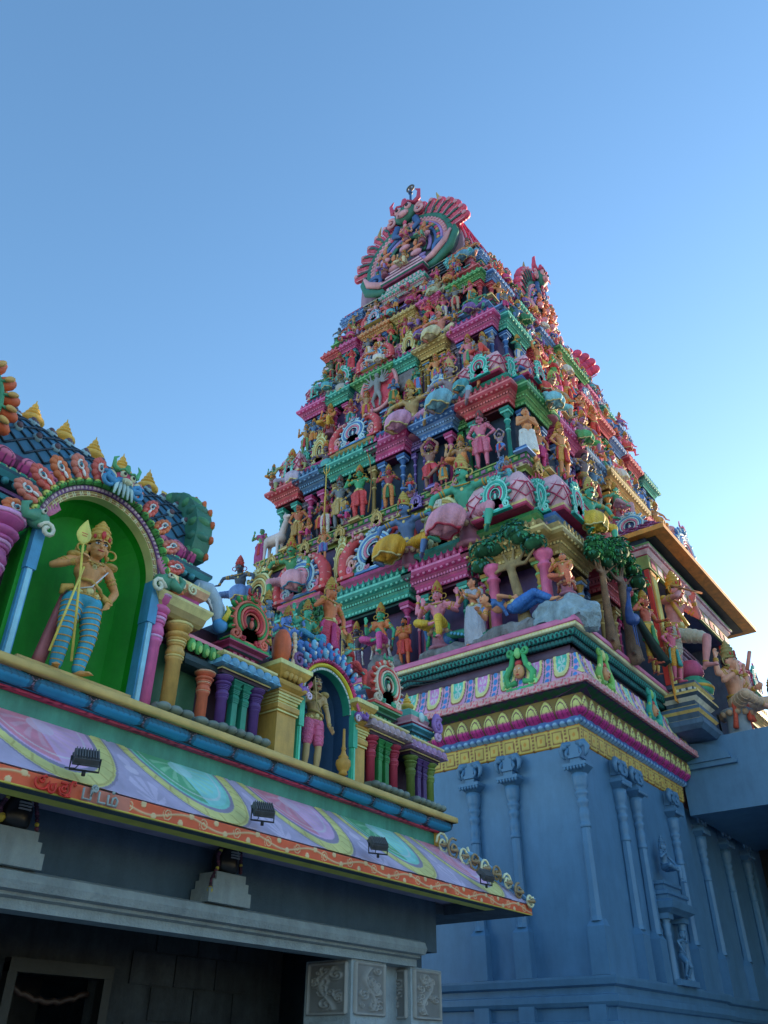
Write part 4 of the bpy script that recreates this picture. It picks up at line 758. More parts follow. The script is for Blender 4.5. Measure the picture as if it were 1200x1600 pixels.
for k, (z0, z1, wx, wy) in enumerate(TIERS):
    fx = FX if k else 0; H = z1-z0; cx_, cy_ = (LEDGE[k+1][0]-.18, LEDGE[k+1][1]-.18) if k < 4 else (wx, wy); b = MB(); b.box(-cx_, cx_-fx, -cy_, cy_, z0, z1, 0); b.box(-wx, wx-fx, -wy, wy, z0, z0+.56*H, 0)
    # striped recess mouldings between the bays
    zc, ze = ((.36,.52) if k == 0 else (.47,.68)) if k < 4 else (.5,.95)
    for i in range(5):
        z = z0+(zc+(ze-zc)*(.1+.2*i))*H; o = .06+.025*i; b.rect(-wx, wx-fx, -wy, wy, [(0,z),(o,z+.012*H),(o,z+.026*H),(0,z+.03*H)], [1,2,1], False, False)
        if i % 2 == 0:
            dents(b, -wx, wx-fx, -wy, -wy+.01, o, z+.03*H, z+.045*H, .13, .02, 2, False)
    tr = b.build('tier', [WALLC[k], STR[k][0], STR[k][1]], T)
    if LEDGE[k]:
        lx, ly = LEDGE[k]; c = LEDC[k]; b = MB(); h = .5 if k < 3 else .32
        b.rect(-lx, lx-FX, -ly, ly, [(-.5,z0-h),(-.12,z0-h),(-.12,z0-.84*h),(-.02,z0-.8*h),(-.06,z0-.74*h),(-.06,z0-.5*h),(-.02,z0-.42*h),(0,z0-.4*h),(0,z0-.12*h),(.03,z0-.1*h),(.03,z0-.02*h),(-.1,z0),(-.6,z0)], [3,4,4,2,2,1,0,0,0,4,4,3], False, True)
        for a, bb, fr in ((-ly, ly, 'A'), (-lx, lx-FX, 'B')):
            n = int((bb-a)/.19)
            for i in range(n):
                x = a+(bb-a)*(i+.5)/n
                if fr == 'A': b.box(-lx-.022, -lx+.01, -x-.06, -x+.06, z0-.36*h, z0-.17*h, 4 if i % 2 else 1); b.ell((-lx+.035, -x, z0-.62*h), (.03,.055,.07*h), 6, 4, 1)
                else: b.box(x-.06, x+.06, -ly-.022, -ly+.01, z0-.36*h, z0-.17*h, 4 if i % 2 else 1); b.ell((x, -ly+.035, z0-.62*h), (.055,.03,.07*h), 6, 4, 1)
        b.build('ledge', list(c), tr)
    for face, fr, d in (('A', FA, wx), ('B', FB, wy)):
        FRAME = fr
        for (x0, x1, ec, pc, kind, proj) in BAYS[k][face]:
            if k == 0: bay(tr, d, x0, x1, z0, H, ec, pc, kind, proj, zc=.36, ze=.52, zp=.6)
            elif k < 4: bay(tr, d, x0, x1, z0, H, ec, pc, kind, proj, zc=.46, ze=.66, zp=.74, nas=random.Random(k*7+int(x0*3)).choice([None, ('b84a86','e8a8cc','4577b5','4a1a3c'), ('2fa08f','9fe0d0','b8474f','0f4a48'), ('4577b5','a9c8ee','b84a86','1a2f5c')]) if kind == 'nasi' else None)
            else: bay(tr, d, x0, x1, z0, H, ec, pc, kind, proj, zc=.35, ze=.8, zp=.98)
        if k < 4:                                                      # narrow intermediate blocks, wall pilasters and small crests in the recesses
            bs_ = sorted(BAYS[k][face]); rk = random.Random(k*31+ord(face)); cs = ['purp','blue','teal','mag','gold','grey','green','pink']
            e0, e1 = (.36,.52) if k == 0 else (.46,.66)
            for i in range(len(bs_)-1):
                g0, g1 = bs_[i][1], bs_[i+1][0]
                if g1-g0 < .28 or (k == 0 and face == 'B' and g1-g0 > 3): continue
                n = 1 if g1-g0 < 1.1 else 2; wv = min(.5, (g1-g0)/n*.62)
                for j in range(n):
                    xc = g0+(g1-g0)*(j+.5)/n; P = PT[rk.choice(cs)]; b = MB(); zz = z0+(e0+.015)*H
                    entab(b, xc-wv/2, xc+wv/2, -d-.07, -d+.4, zz, (e1-e0)*H*.8, .13); zt = zz+(e1-e0)*H*.8
                    b.rect(xc-wv*.35, xc+wv*.35, -d-.04, -d+.4, [(0,zt),(0,zt+.05*H),(.05,zt+.055*H),(.05,zt+.07*H),(0,zt+.075*H),(0,zt+.1*H)], [2,1,0,1,0]); b.build('recess_block', list(P), tr)
                    for q in (-1, 1): place(column_mesh(), 'wall_pilaster', tr, (xc+q*wv*.36, -d-.03, z0+.02), 0, (.62, .62, e0*H), [P[0], P[1]])
                    N = PT[rk.choice(cs)]; place(nasi_mesh(), 'arch_crest', tr, (xc, -d-.1, zt+.1*H), 0, (wv*1.1, .5, .13*H), (N[0], N[1], PT[rk.choice(cs)][0], N[2]))
            if LEDGE[k]:
                lx, ly = LEDGE[k]; dd, hw = (lx, ly) if face == 'A' else (ly, lx); n = int(2*hw/1.25); sp_ = (2*hw-(FX if face == 'B' else 0))/n
                for i in range(n):
                    x = -hw+(i+.5)*sp_; N = PT[rk.choice(['blue','purp','gold','teal','pink'])]; place(nasi_mesh(7, 'nasi7'), 'ledge_crest', tr, (x, -dd-.02, z0-.42), 0, (.42, .5, .44), (N[0], N[1], N[1], N[2]))
                    if i % 2 == 0:
                        b = MB(); b.box(x+.45, x+.75, -dd-.12, -dd+.3, z0, z0+.09, 0); b.box(x+.4, x+.8, -dd-.16, -dd+.3, z0-.05, z0, 1); b.build('foot_block', [N[0], N[1]], tr)
        FRAME = None
    if k == 0: TIER0 = tr
# back faces: plain versions of the bays so the tower is whole all round
for k, (z0, z1, wx, wy) in enumerate(TIERS[:4]):
    b = MB(); H = z1-z0; fx = FX if k else 0; FR = [(FC, wy, [-.85*wx+fx, -.5*wx+fx, fx*.5, .5*wx, .85*wx]), (FD, wx-fx, [-.75*wy, 0, .75*wy])]
    for fr, d, cs in FR:
        b.M = fr
        for c in cs: b.rect(c-.5, c+.5, -d-.25, -d+.1, [(0,z0),(0,z0+.45*H),(.3,z0+.55*H),(.3,z0+.6*H),(0,z0+.62*H),(.05,z0+.8*H),(-.3,z0+.95*H)], [2,0,1,0,0,1])
    b.M = None; b.build('rear_bays', ['teal','lpink','dpurp'], T)

# -------- barrel vault roof, its two end crests and the dormers on the long side
b = MB(); vx, vy, vz, vr = 5.75, 2.35, 25.35, 4.1
def vf(x, a): r = 1.0; return (x, -vy*math.cos(a)*(1+.10*math.sin(2*a)**2), vz+vr*(math.sin(a)**.85 if math.sin(a) > 0 else 0))
b.loft([[vf(x, PI*i/16) for i in range(17)] for x in (-vx, vx-FX)], 0, True, True, False)
dome_net(b, lambda u, v: (lambda q: (q[0], q[1]-.02, q[2]+.01))(vf(-vx+(2*vx-FX)*u, .05+v*1.45)), 22, 5, .035, 1)
b.rect(-vx-.1, vx+.1-FX, -vy-.1, vy+.1, [(0,vz-.12),(.12,vz-.08),(.22,vz-.02),(.22,vz+.06),(.05,vz+.1),(0,vz+.16)], [2,2,3,2,3])
vault = b.build('vault_roof', ['9d8098','a3345c','a8935a','lgold'], T)
k = MB()
for i in range(9): kalasha(k, -vx+.7+(2*vx-1.4-FX)*i/8, 0, vz+vr-.05, .75)
k.build('finial_pots', ['gold'], vault)
def gable(key='gable'):
    """great horseshoe crest: sweeping green curls, rose plumes, lion mask on top; unit half-width 1, height about 1.9"""
    b = MB(); pts = []
    for i in range(37):
        a = math.radians(-32+244*i/36); r = 1.0+.06*math.cos(2*a); pts.append((.98*r*math.cos(a), .78+r*.86*math.sin(a)))
    b.poly(pts[::-1], -.02, .3, 4)
    for r, w_, y, m in ((.93,.07,-.03,2),(.83,.05,-.05,1),(.74,.045,-.06,5),(.64,.05,-.07,0),(.5,.045,-.08,5),(.4,.04,-.09,2)): b.tube([(r*math.cos(math.radians(a)), y, .74+r*.9*math.sin(math.radians(a))) for a in range(-25, 206, 8)], w_, 6, m)
    for q in (-1, 1):                                                  # big curls at the foot
        b.tube([(q*.25,-.08,.12),(q*.6,-.1,.12),(q*.92,-.1,.32),(q*1.04,-.08,.6),(q*1.02,-.06,.8)], [.05,.085,.1,.08,.03], 8, 2); b.tube([(q*.3,-.16,.2),(q*.6,-.2,.24),(q*.86,-.2,.42),(q*.98,-.17,.66)], [.04,.07,.07,.03], 7, 1)
        b.tube(spiral(q*.72,.42,-.14,.2,.03,1.5,-1.2,20,q), .05, 6, 0); b.tube(spiral(q*.35,.3,-.16,.14,.02,1.4,1,16,q), .04, 6, 5)
        for i in range(7):                                             # broad overlapping plumes fanning out of the rim
            a = math.radians(9+11*i); a = a if q > 0 else PI-a; x, z = math.cos(a), .78+.92*math.sin(a); R = Matrix.Rotation(-(a-PI/2)-q*.12, 3, 'Y')
            for k in range(8): e = .84+.06*k; b.ell((x*e, .03, .78+(z-.78)*e), (.135-.004*k,.11,.085), 9, 6, 3 if k % 3 else 10, R)
            b.tube([(x*e+q*.02*math.sin(e*22), -.085, .78+(z-.78)*e) for e in (.9,.98,1.06,1.14,1.22)], [.02,.03,.022,.03,.01], 5, 11); b.ell((x*1.26, -.075, .78+(z-.78)*1.26), (.05,.04,.05), 7, 5, 6, R)
            b.tube([(x*e+q*(.105)*math.sin(a), -.05, .78+(z-.78)*e-.105*abs(math.cos(a))) for e in (.85,.98,1.1,1.24)], .014, 4, 6)
        b.tube([(q*.62,-.02,1.5),(q*.72,-.02,1.75),(q*.66,-.02,1.98)], [.06,.05,.01], 6, 7)
    for (x, z) in ((-.25,.55),(.25,.62),(0,.9),(-.45,.85),(.45,.95)):   # seated attendants in the relief
        b.ell((x,-.2,z),(.09,.07,.1),8,5,8); b.ell((x,-.24,z+.14),(.05,.05,.06),8,5,8); b.ell((x,-.22,z-.1),(.13,.08,.06),8,5,6); b.ell((x,-.22,z+.2),(.04,.04,.05),6,4,7)
        for q in (-1,1): b.tube([(x+q*.08,-.2,z+.06),(x+q*.15,-.26,z),(x+q*.06,-.3,z-.02)],.025,5,8)
    for i in range(34):
        a = math.radians(-18+216*i/33)
        b.ell((.84*math.cos(a), -.1, .74+.76*math.sin(a)), (.03,.03,.03), 6, 4, 6); b.ell((.7*math.cos(a), -.12, .74+.63*math.sin(a)), (.045,.03,.035), 6, 4, (3, 2, 7)[i % 3])
    kirti(b, 0, -.16, 1.76, 1.3, 2, 1, 10, 9); b.tube([(-.2,-.12,1.55),(-.28,-.14,1.35),(-.1,-.18,1.2)],[.08,.07,.03],6,0); b.tube([(.2,-.12,1.55),(.28,-.14,1.35),(.1,-.18,1.2)],[.08,.07,.03],6,0)
    for i in range(5): b.ell((0,-.2,1.6-.09*i),(.05,.04,.05),6,5,3 if i%2 else 1)
    for q in (-1, 1):
        b.ell((q*.22,-.12,1.98),(.08,.05,.16),8,5,3,Matrix.Rotation(q*.5,3,'Y')); b.ell((q*.3,-.1,1.7),(.12,.06,.1),8,5,3)
    return b.mesh('gable_crest', ['3a5f98','c9909a','2a6a5c','c04a6c','4a5a6a','8a78b8','d890a4','a08a58','b87858','black','a83c5e','2f5a5a'])
GM = gable(); fixn(GM)
FRAME = FA; place(GM, 'gable_crest', T, (0.15, -vx-.25, vz-.15), 0, (2.0, 1.4, 2.15)); 
b = MB()
b.box(-.7, 1.0, -vx-.6, -vx, 24.1, 25.2, 2); entab(b, -.7, 1.0, -vx-.62, -vx, 24.3, .55, .18); b.box(-.6, .9, -vx-.68, -vx, 24.86, 25.1, 0); dents(b, -.6, .9, -vx-.68, -vx, 0, 24.9, 25.05, .16, .03, 1)
for i, (hw, z) in enumerate(((.9,25.2),(.75,25.5),(.6,25.8))): b.rect(.15-hw, .15+hw, -vx-.74+.1*i, -vx, [(0,z),(0,z+.1),(.06,z+.12),(.06,z+.2),(.02,z+.22),(.02,z+.3)], [2,0,1,0,2])
b.build('crest_steps', ['3a9a8a','d8a0b0','7a2a50'], T)
f = MB(); f.tube([(0.15,-vx-.1,29.4),(0.15,-vx-.1,30.9)], .05, 8, 0); f.tube(arc(0.15, 31.05, -vx-.1, .16, 0, 360, 18), .045, 6, 1); f.ell((0.15,-vx-.1,31.05),(.07,.07,.07),8,6,1); f.ell((0.15,-vx-.1,30.75),(.1,.1,.05),8,5,0); f.build('summit_finial', ['dblue','dgrey'], T)
FRAME = FD; place(GM, 'gable_crest', T, (0, -vx-.25+FX, vz-.2), 0, (2.3, 1.3, 2.3))
FRAME = FB; place(GM, 'gable_crest', T, (-.3, -2.5, vz-.1), 0, (1.3, 1.7, 2.1)); place(GM, 'gable_crest', T, (-3.2, -2.45, vz), 0, (.75, 1.0, .75)); 
FRAME = None
# -------- porch of the long side with its broad flat eave
P0, P1, PY = 19.35-TC.x, 25.7-TC.x, -5.9
b = MB(); b.box(P0, P0+.35, PY, -4.6, 9.2, 12.5, 1); b.box(P1-.45, P1, PY, -4.6, 8.3, 12.5, 1); b.box(P0, P1, -4.75, -4.6, 8.3, 13, 1); b.box(P0, P1, PY+.02, -4.6, 12.5, 13.35, 1)
porch = b.build('porch', ['red', '3a4a60'], TIER0)
b = MB()
for x in (P0, P1-.45): b.box(x+.03, x+.42, PY-.03, PY, 8.9, 12.5, 0); b.box(x+.1, x+.35, PY-.045, PY-.03, 9.1, 12.3, 1)
b.box(P0-.04, P0, PY, PY+.12, 9.3, 12.5, 2); b.box(P1-.49, P1-.45, PY-.03, PY+.14, 8.9, 12.5, 2)
b.build('jamb_facing', ['d98a3c', 'ecc27a', 'c0392f'], porch)
b = MB(); b.rect(P0, P1, PY, -4.8, [(0,12.5),(.06,12.52),(.06,12.9),(0,12.92),(.05,12.95),(.14,13.05),(.14,13.1),(.2,13.14),(.2,13.2),(.1,13.24),(.1,13.4)], [1,0,1,2,3,4,3,1,5,5], False, False)
dents(b, P0, P1, PY, -4.8, .14, 13.1, 13.16, .12, .04, 3)
for i in range(14): b.box(P0+.1+i*.45, P0+.4+i*.45, PY-.075, PY-.055, 12.58, 12.84, 3 if i % 2 else 4)
b.build('porch_beam', ['7a8a4c','4f7a48','a8406c','e0b0bc','8a2a4c','navy'], porch)
b = MB(); EX0, EX1, EY0 = 19.05-TC.x, 27.0-TC.x, -6.6
b.loft([[(EX0,EY0,13.42),(EX1,EY0,13.42),(EX1,-4,13.42),(EX0,-4,13.42)],[(EX0,EY0,13.56),(EX1,EY0,13.56),(EX1,-4,13.56),(EX0,-4,13.56)],[(EX0+.1,EY0+.1,13.6),(EX1-.1,EY0+.1,13.6),(EX1-.1,-4,13.6),(EX0+.1,-4,13.6)],[(EX0+.75,EY0+.9,14.35),(EX1-.75,EY0+.9,14.35),(EX1-.75,-4,14.35),(EX0+.75,-4,14.35)]], [0,0,1])
b.box(EX0+.3, EX1-.3, EY0+.35, -4.2, 13.39, 13.43, 2)
dome_net(b, lambda u, v: (EX0+.1+.65*v+(EX1-EX0-.2-1.3*v)*u, EY0+.08+.8*v, 13.62+.75*v), 20, 3, .03, 3)
dome_net(b, lambda u, v: (EX0+.08+.65*v, EY0+.1+.8*v+(-4-EY0-.1-.8*v)*u, 13.62+.75*v), 7, 3, .03, 3)
eave = b.build('eave', ['c4883c','a890b8','2e3430','7a3a68'], TIER0)
FRAME = FB; place(nasi_mesh(), 'arch_crest', eave, ((P0+P1)/2+TC.x-TC.x, -6.1, 13.7), 0, (1.6,1,1.5), ('4577b5','a3c4ea','cf7796','1a2f5c'))
FRAME = FA; place(nasi_mesh(), 'arch_crest', eave, (5.6, -(TC.x-19.45), 13.66), 0, (.9,.8,.75), ('4f8fc0','b0d0ec','cf7796','1a2f5c')); FRAME = None
# ================================================================= THE SHRINE IN FRONT
SC = Vector((4.5, 9.0, 0)); S = empty('shrine_hall', SC); tag(S, 'low shrine hall with pastel painted eave, niches and small blue barrel roof', 'shrine')
FS = Matrix.Translation(-SC); FRAME = FS; XL = -1.5
b = MB(); b.box(XL, 10.39, 7.0, 7.25, 2.86, 4.2, 0); b.box(10.14, 10.39, 7.25, 12.0, 0, 4.2, 0); b.box(XL, 10.14, 11.75, 12, 0, 4.2, 0); b.box(XL-.2, XL, 7.0, 12, 0, 4.2, 0)
b.box(XL-.2, 10.4, 6.98, 12, 4.2, 4.28, 0)
b.box(XL, 10.14, 7.25, 11.75, 2.95, 3.05, 0); b.build('cement_wall', [paint('3a5064', .85, .10, .5)], S)
# interior: block wall and doorway
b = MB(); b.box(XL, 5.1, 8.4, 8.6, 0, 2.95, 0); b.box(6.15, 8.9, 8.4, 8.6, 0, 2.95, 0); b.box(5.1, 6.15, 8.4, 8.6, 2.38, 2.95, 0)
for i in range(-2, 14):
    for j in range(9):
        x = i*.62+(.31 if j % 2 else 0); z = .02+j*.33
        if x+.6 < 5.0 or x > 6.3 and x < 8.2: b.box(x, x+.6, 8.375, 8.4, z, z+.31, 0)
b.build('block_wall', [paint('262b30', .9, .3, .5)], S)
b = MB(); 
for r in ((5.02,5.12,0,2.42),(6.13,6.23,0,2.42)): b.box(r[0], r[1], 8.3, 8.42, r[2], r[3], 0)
b.box(5.02, 6.23, 8.29, 8.42, 2.34, 2.46, 0); b.box(5.12, 6.13, 9.4, 9.5, 0, 2.4, 1); b.build('doorway', ['0a0c0e','black'], S)  # black sheet behind the frame stands in for the unlit room
b = MB(); b.tube([(5.2+.9*i/16, 8.5, 2.22-.1*math.sin(PI*i/16)+.012*math.sin(i*2.3)) for i in range(17)], .03, 6, 0); b.build('door_garland', ['2c1a12'], S)
# stone beam with rounded edge
b = MB(); prof = [(7.1,2.64),(6.86,2.64),(6.86,2.72),(6.80,2.735),(6.80,2.76),(6.72,2.77),(6.69,2.83),(6.72,2.90),(6.80,2.93),(7.1,2.93)]
b.loft([[(x, y, z) for y, z in prof] for x in (XL, 9.72)], 0, True, True); b.build('stone_beam', [paint('7c8a92', .8, .12, .5)], S)
def stone_pier(x0, x1, y0, y1):
    b = MB(); b.box(x0, x1, y0, y1, 0, 2.64, 0); p = b.build('stone_pillar', [paint('8494a0', .8, .12, .5)], S)
    return p
stone = paint('8494a0', .8, .12, .5)
for i, (x0, x1, y0, y1) in enumerate(((8.47, 9.14, 6.9, 7.6), (9.64, 10.33, 6.9, 7.6), (3.1, 3.75, 6.95, 7.6))):
    p = stone_pier(x0, x1, y0, y1)
    for fr, a0, a1, d in ((Matrix.Identity(4), x0, x1, y0), (Matrix.Rotation(-PI/2, 4, 'Z'), -y1, -y0, x0)):
        sv = FRAME; FRAME = fr
        relief('carved_panel', a0+.04, a1-.04, [(0,2.1),(.004,2.1),(.004,2.6),(0,2.6)], lambda X, V, a0=a0, a1=a1, sd=i*3+(1 if fr != Matrix.Identity(4) else 0): pat_carve(sd, .03)((X-a0-.04)/(a1-a0-.08), V), p, (0,d-.004,0), 0, .009, .009, (0,0), .01)
        FRAME = sv
        b = MB(); FRAME = fr
        yy = y0 if fr == Matrix.Identity(4) else x0
        b.box(a0+.1, a1-.1, yy-.012, yy+.01, 1.5, 2.02, 0); b.box(a0+.16, a1-.16, yy-.02, yy+.0, 1.56, 1.96, 0); b.build('sunk_panel', [stone], p); FRAME = sv
b = MB(); b.box(9.14, 9.64, 7.1, 7.6, 0, 2.7, 0); b.build('pier_web', [stone], S)
# eave: soffit, scroll band, pastel kapota
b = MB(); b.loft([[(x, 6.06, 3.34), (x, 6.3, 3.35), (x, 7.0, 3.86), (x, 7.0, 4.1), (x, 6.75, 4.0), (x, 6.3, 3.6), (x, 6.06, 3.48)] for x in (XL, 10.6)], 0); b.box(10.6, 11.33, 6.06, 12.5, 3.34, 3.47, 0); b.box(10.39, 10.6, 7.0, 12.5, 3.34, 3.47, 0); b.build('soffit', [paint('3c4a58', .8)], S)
KP = [(0,3.48),(-.28,3.715),(-.60,3.97),(-.93,4.22)]
def strip(nm, prof, pat, Y, step, vs, x0=XL, x1=11.36, mit=(0,1), back=.3):
    """strip along the front at plane Y, and the same round the right-hand end"""
    global FRAME
    FRAME = FS; o = relief(nm, x0, x1, prof, pat, S, (0, Y, 0), 0, step, vs, mit, back)
    FRAME = FS @ Matrix.Translation((x1, Y, 0)) @ Matrix.Rotation(PI/2, 4, 'Z')
    relief(nm, 0, 5.5, prof, pat, S, (0,0,0), 0, .04, vs, (1, 0), back); FRAME = FS
strip('scroll_band', [(-.01,3.345),(.0,3.345),(0,3.47),(-.02,3.475)], pat_vine(.42, 'd4593a', 'eab08a', '7a2430', 'd9bf5e'), 6.04, .0075, .0075)
strip('pastel_eave', KP, pat_medallion(1.63, 3.75+.15), 6.04, .012, .012, back=1.0)
b = MB()                                                             # creeper scrolls crawling down the hip of the eave
for i in range(9):
    t = i/8; x = 10.5+.85*t; y = 6.9-.85*t; z = float(np.interp(t, [0,.33,.67,1], [4.2,4.02,3.8,3.5]))
    b.tube([(x+dx-.1, y-.05, z+dz+.02) for dx, _, dz in spiral(0,0,0,.17-.07*t,.02,1.7,i*1.1,18,1 if i % 2 else -1)], .018, 6, i % 2); b.ell((x, y, z+.02), (.06,.06,.03), 7, 5, 2)
    b.tube([(x-.05,y-.06,z+.03),(x-.12,y-.12,z-.0),(x-.22,y-.08,z-.0)], [.03,.03,.01], 5, 1)
b.tube([(10.45,6.95,4.25),(10.8,6.6,4.1),(11.1,6.3,3.8),(11.3,6.1,3.56),(11.42,6.0,3.56)], [.05,.045,.04,.03,.01], 6, 2)
b.build('hip_creeper', ['cream','8a7a5c','5f8fb8'], S)
# green fascia, pink line, blue rolls, yellow sill
b = MB(); b.box(XL, 10.40, 6.96, 7.3, 4.15, 4.40, 0); b.box(10.40, 10.41, 6.96, 12, 4.15, 4.40, 0); b.build('green_fascia', ['387f70'], S)
b = MB(); b.box(10.34, 10.45, 6.93, 7.04, 4.2, 4.39, 0); b.build('corner_post', ['b89a48'], S)
strip('rose_line', [(0,4.375),(.04,4.38),(.05,4.40),(.03,4.41)], pat_tiles(.5, 'a83f5c', 'b94a66', '7a2440', .003), 6.93, .03, .01, x1=10.43, back=.2)
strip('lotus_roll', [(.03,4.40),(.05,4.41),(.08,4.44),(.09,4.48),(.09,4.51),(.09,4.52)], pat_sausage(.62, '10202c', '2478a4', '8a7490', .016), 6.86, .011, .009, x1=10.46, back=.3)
strip('yellow_sill', [(.06,4.515),(.09,4.52),(.09,4.595),(.06,4.60)], pat_beads(4, 'a8965c', 'b3a066', None, .001), 6.79, .1, .02, x1=10.5, back=.2)
b = MB(); b.box(XL, 10.5, 6.72, 12, 4.585, 4.597, 0); b.build('terrace_slab', ['a8965c'], S)
# upper wall
b = MB()
for x0, x1 in ((XL, 3.45), (4.93, 7.38), (8.47, 10.3)): b.box(x0, x1, 7.22, 7.9, 4.6, 5.95, 0)
b.box(XL, 10.3, 7.9, 11.5, 4.6, 5.95, 0); b.box(5.0, 5.9, 7.2, 7.24, 4.6, 5.55, 1); b.build('upper_wall', ['3c2338','3a6a50'], S)
def niche(cx, r, zs, y0, yb, m, name, z0=4.6):
    """arched recess with thickness: back wall, curved cheeks, vault"""
    b = MB(); O = [(cx-r, z0)]+[(cx+r*math.cos(PI-PI*i/24), zs+r*math.sin(PI*i/24)) for i in range(25)]+[(cx+r, z0)]
    I = [(cx+(x-cx)*.8, z0 if z == z0 else zs+(z-zs)*.86) for x, z in O]
    L = [[(x, y0, z) for x, z in O], [(x, y0+(yb-y0)*.55, z) for x, z in O], [(x, yb, z) for x, z in I]]
    b.loft(L, 0, False, False, False, closed=False); b.add([(x, yb, z) for x, z in I], [tuple(range(len(I)))], 0)
    # outer shell so the niche is a solid body
    X = [(cx+(x-cx)*1.12, z0 if z == z0 else zs+(z-zs)*1.12) for x, z in O]
    b.loft([[(x, y0, z) for x, z in O], [(x, y0, z) for x, z in X], [(x, yb+.3, z) for x, z in X]], 0, False, False, False, closed=False); b.add([(x, yb+.3, z) for x, z in X], [tuple(range(len(X)))], 0)
    return b.build(name, [paint(m, .62, .10, .06)], S)
niche(4.19, .72, 6.02, 6.98, 7.37, 'niche', 'green_niche'); niche(7.93, .47, 5.56, 7.0, 7.45, '24486e', 'blue_niche')
def ring_relief(nm, cx, cz, r, w_, y, pat, ez=1.0, a0=0, a1=180, st=.012):
    n = int(r*math.radians(a1-a0)/st); nv = max(4, int(w_/st)); A = np.radians(a1-(a1-a0)*np.linspace(0,1,n))[None,:]; V = np.linspace(0,1,nv)[:,None]
    U = (r*math.radians(a1-a0))*np.linspace(0,1,n)[None,:]+0*V; c, h = pat(U, V+0*U); h = h*np.minimum(1, 4*np.minimum(V, 1-V)+.15)
    R_ = r+w_*V; X = cx+R_*np.cos(A); Z = cz+R_*np.sin(A)*ez; Y = y-h-0*X
    vs = np.stack([X,Y,Z],-1).reshape(-1,3); i = np.arange(n*nv).reshape(nv,n); F = np.stack([i[:-1,:-1],i[:-1,1:],i[1:,1:],i[1:,:-1]],-1).reshape(-1,4).tolist()
    k = len(vs); bk = vs.copy(); bk[:,1] = y+.12; rim = list(map(int, i[0]))+list(map(int, i[1:,-1]))+list(map(int, i[-1,-2::-1]))+list(map(int, i[-2:0:-1,0]))
    F += [[a+k for a in f[::-1]] for f in F]; F += [[rim[j], rim[(j+1)%len(rim)]+0, rim[(j+1)%len(rim)]+k, rim[j]+k][::-1] for j in range(len(rim))]
    me = bpy.data.meshes.new(nm); me.from_pydata(np.vstack([vs,bk]).tolist(), [], F); ca = me.color_attributes.new('Col','FLOAT_COLOR','POINT')
    cc = np.ones((2*k,4),np.float32); c = np.broadcast_to(c,(nv,n,3)).reshape(-1,3); cc[:k,:3] = c; cc[k:,:3] = c; ca.data.foreach_set('color', cc.ravel()); me.materials.append(painted_mat()); me.update()
    fixn(me); return link(nm, me, S)
gx, gz = 4.19, 6.02
ring_relief('arch_band', gx, gz, .70, .06, 6.95, pat_tiles(.09, 'lgold', 'cream', 'brown', .008)); ring_relief('arch_band', gx, gz, .765, .05, 6.93, pat_weave(.05, '6a4a80', 'e0b0bc'))
ring_relief('arch_band', gx, gz, .82, .08, 6.91, pat_petal(.11, '2a5a3a', '4f9a50', 'c9d070', '1f3a24', h=.05))
def flame(seedc):                                                     # one flame-shaped plume with a pearl in its heart
    b = MB(); 
    for i in range(9): a = math.radians(-50+280*i/8); b.ell((.085*math.cos(a), -.02, .11+.11*math.sin(a)), (.045,.05,.045), 7, 5, 0)
    b.ell((0,0,.11),(.09,.05,.12),10,6,1); b.tube(spiral(0,.13,-.055,.055,.012,1.3,1,12,1),.014,5,2); b.ell((.01,-.06,.05),(.022,.02,.04),7,5,2); b.ell((0,-.065,.14),(.02,.02,.02),7,5,3)
    m = b.mesh('plume', ['e0714a','c24a3e','e8ddd0','3f7a90']); return m
FM = flame(0)
for i in range(13):
    a = 4+172*i/12
    if 78 < a < 104: continue
    ar = math.radians(a); x, z = gx+.88*math.cos(ar), gz+.88*math.sin(ar)
    o = place(FM, 'plume', S, (0,0,0), 0, 1, [('e0714a','d66058','d2786a')[i % 3], ('c24a3e','b8464a')[i % 2], None, None])
    o.matrix_basis = FS @ Matrix.Translation((x, 6.93, z)) @ Matrix.Rotation(-(ar-PI/2), 4, 'Y') @ Matrix.Diagonal((.8,.9,1.12,1) if a > 90 else (.7,.8,.95,1))
b = MB(); kirti(b, gx+.02, 6.84, gz+.96, .66, 0, 1, 2, 3)
for q in (-1,1):
    b.tube([(gx+q*.02,6.82,gz+.95),(gx+q*.12,6.8,gz+.85),(gx+q*.22,6.8,gz+.9),(gx+q*.2,6.8,gz+.98)],[.05,.05,.04,.015],7,4); b.tube(spiral(gx+q*.2,gz+.86,6.8,.1,.02,1.4,1,14,q),.025,6,4)
for i in range(5): b.tube([(gx+(i-2)*.035,6.8,gz+.93),(gx+(i-2)*.05,6.77,gz+.82),(gx+(i-2)*.06,6.76,gz+.70)],[.02,.025,.012],5,5)
b.build('lion_mask', ['a8405c','cream','4f9a6a','black','3f86b8','a8cbe4'], S)
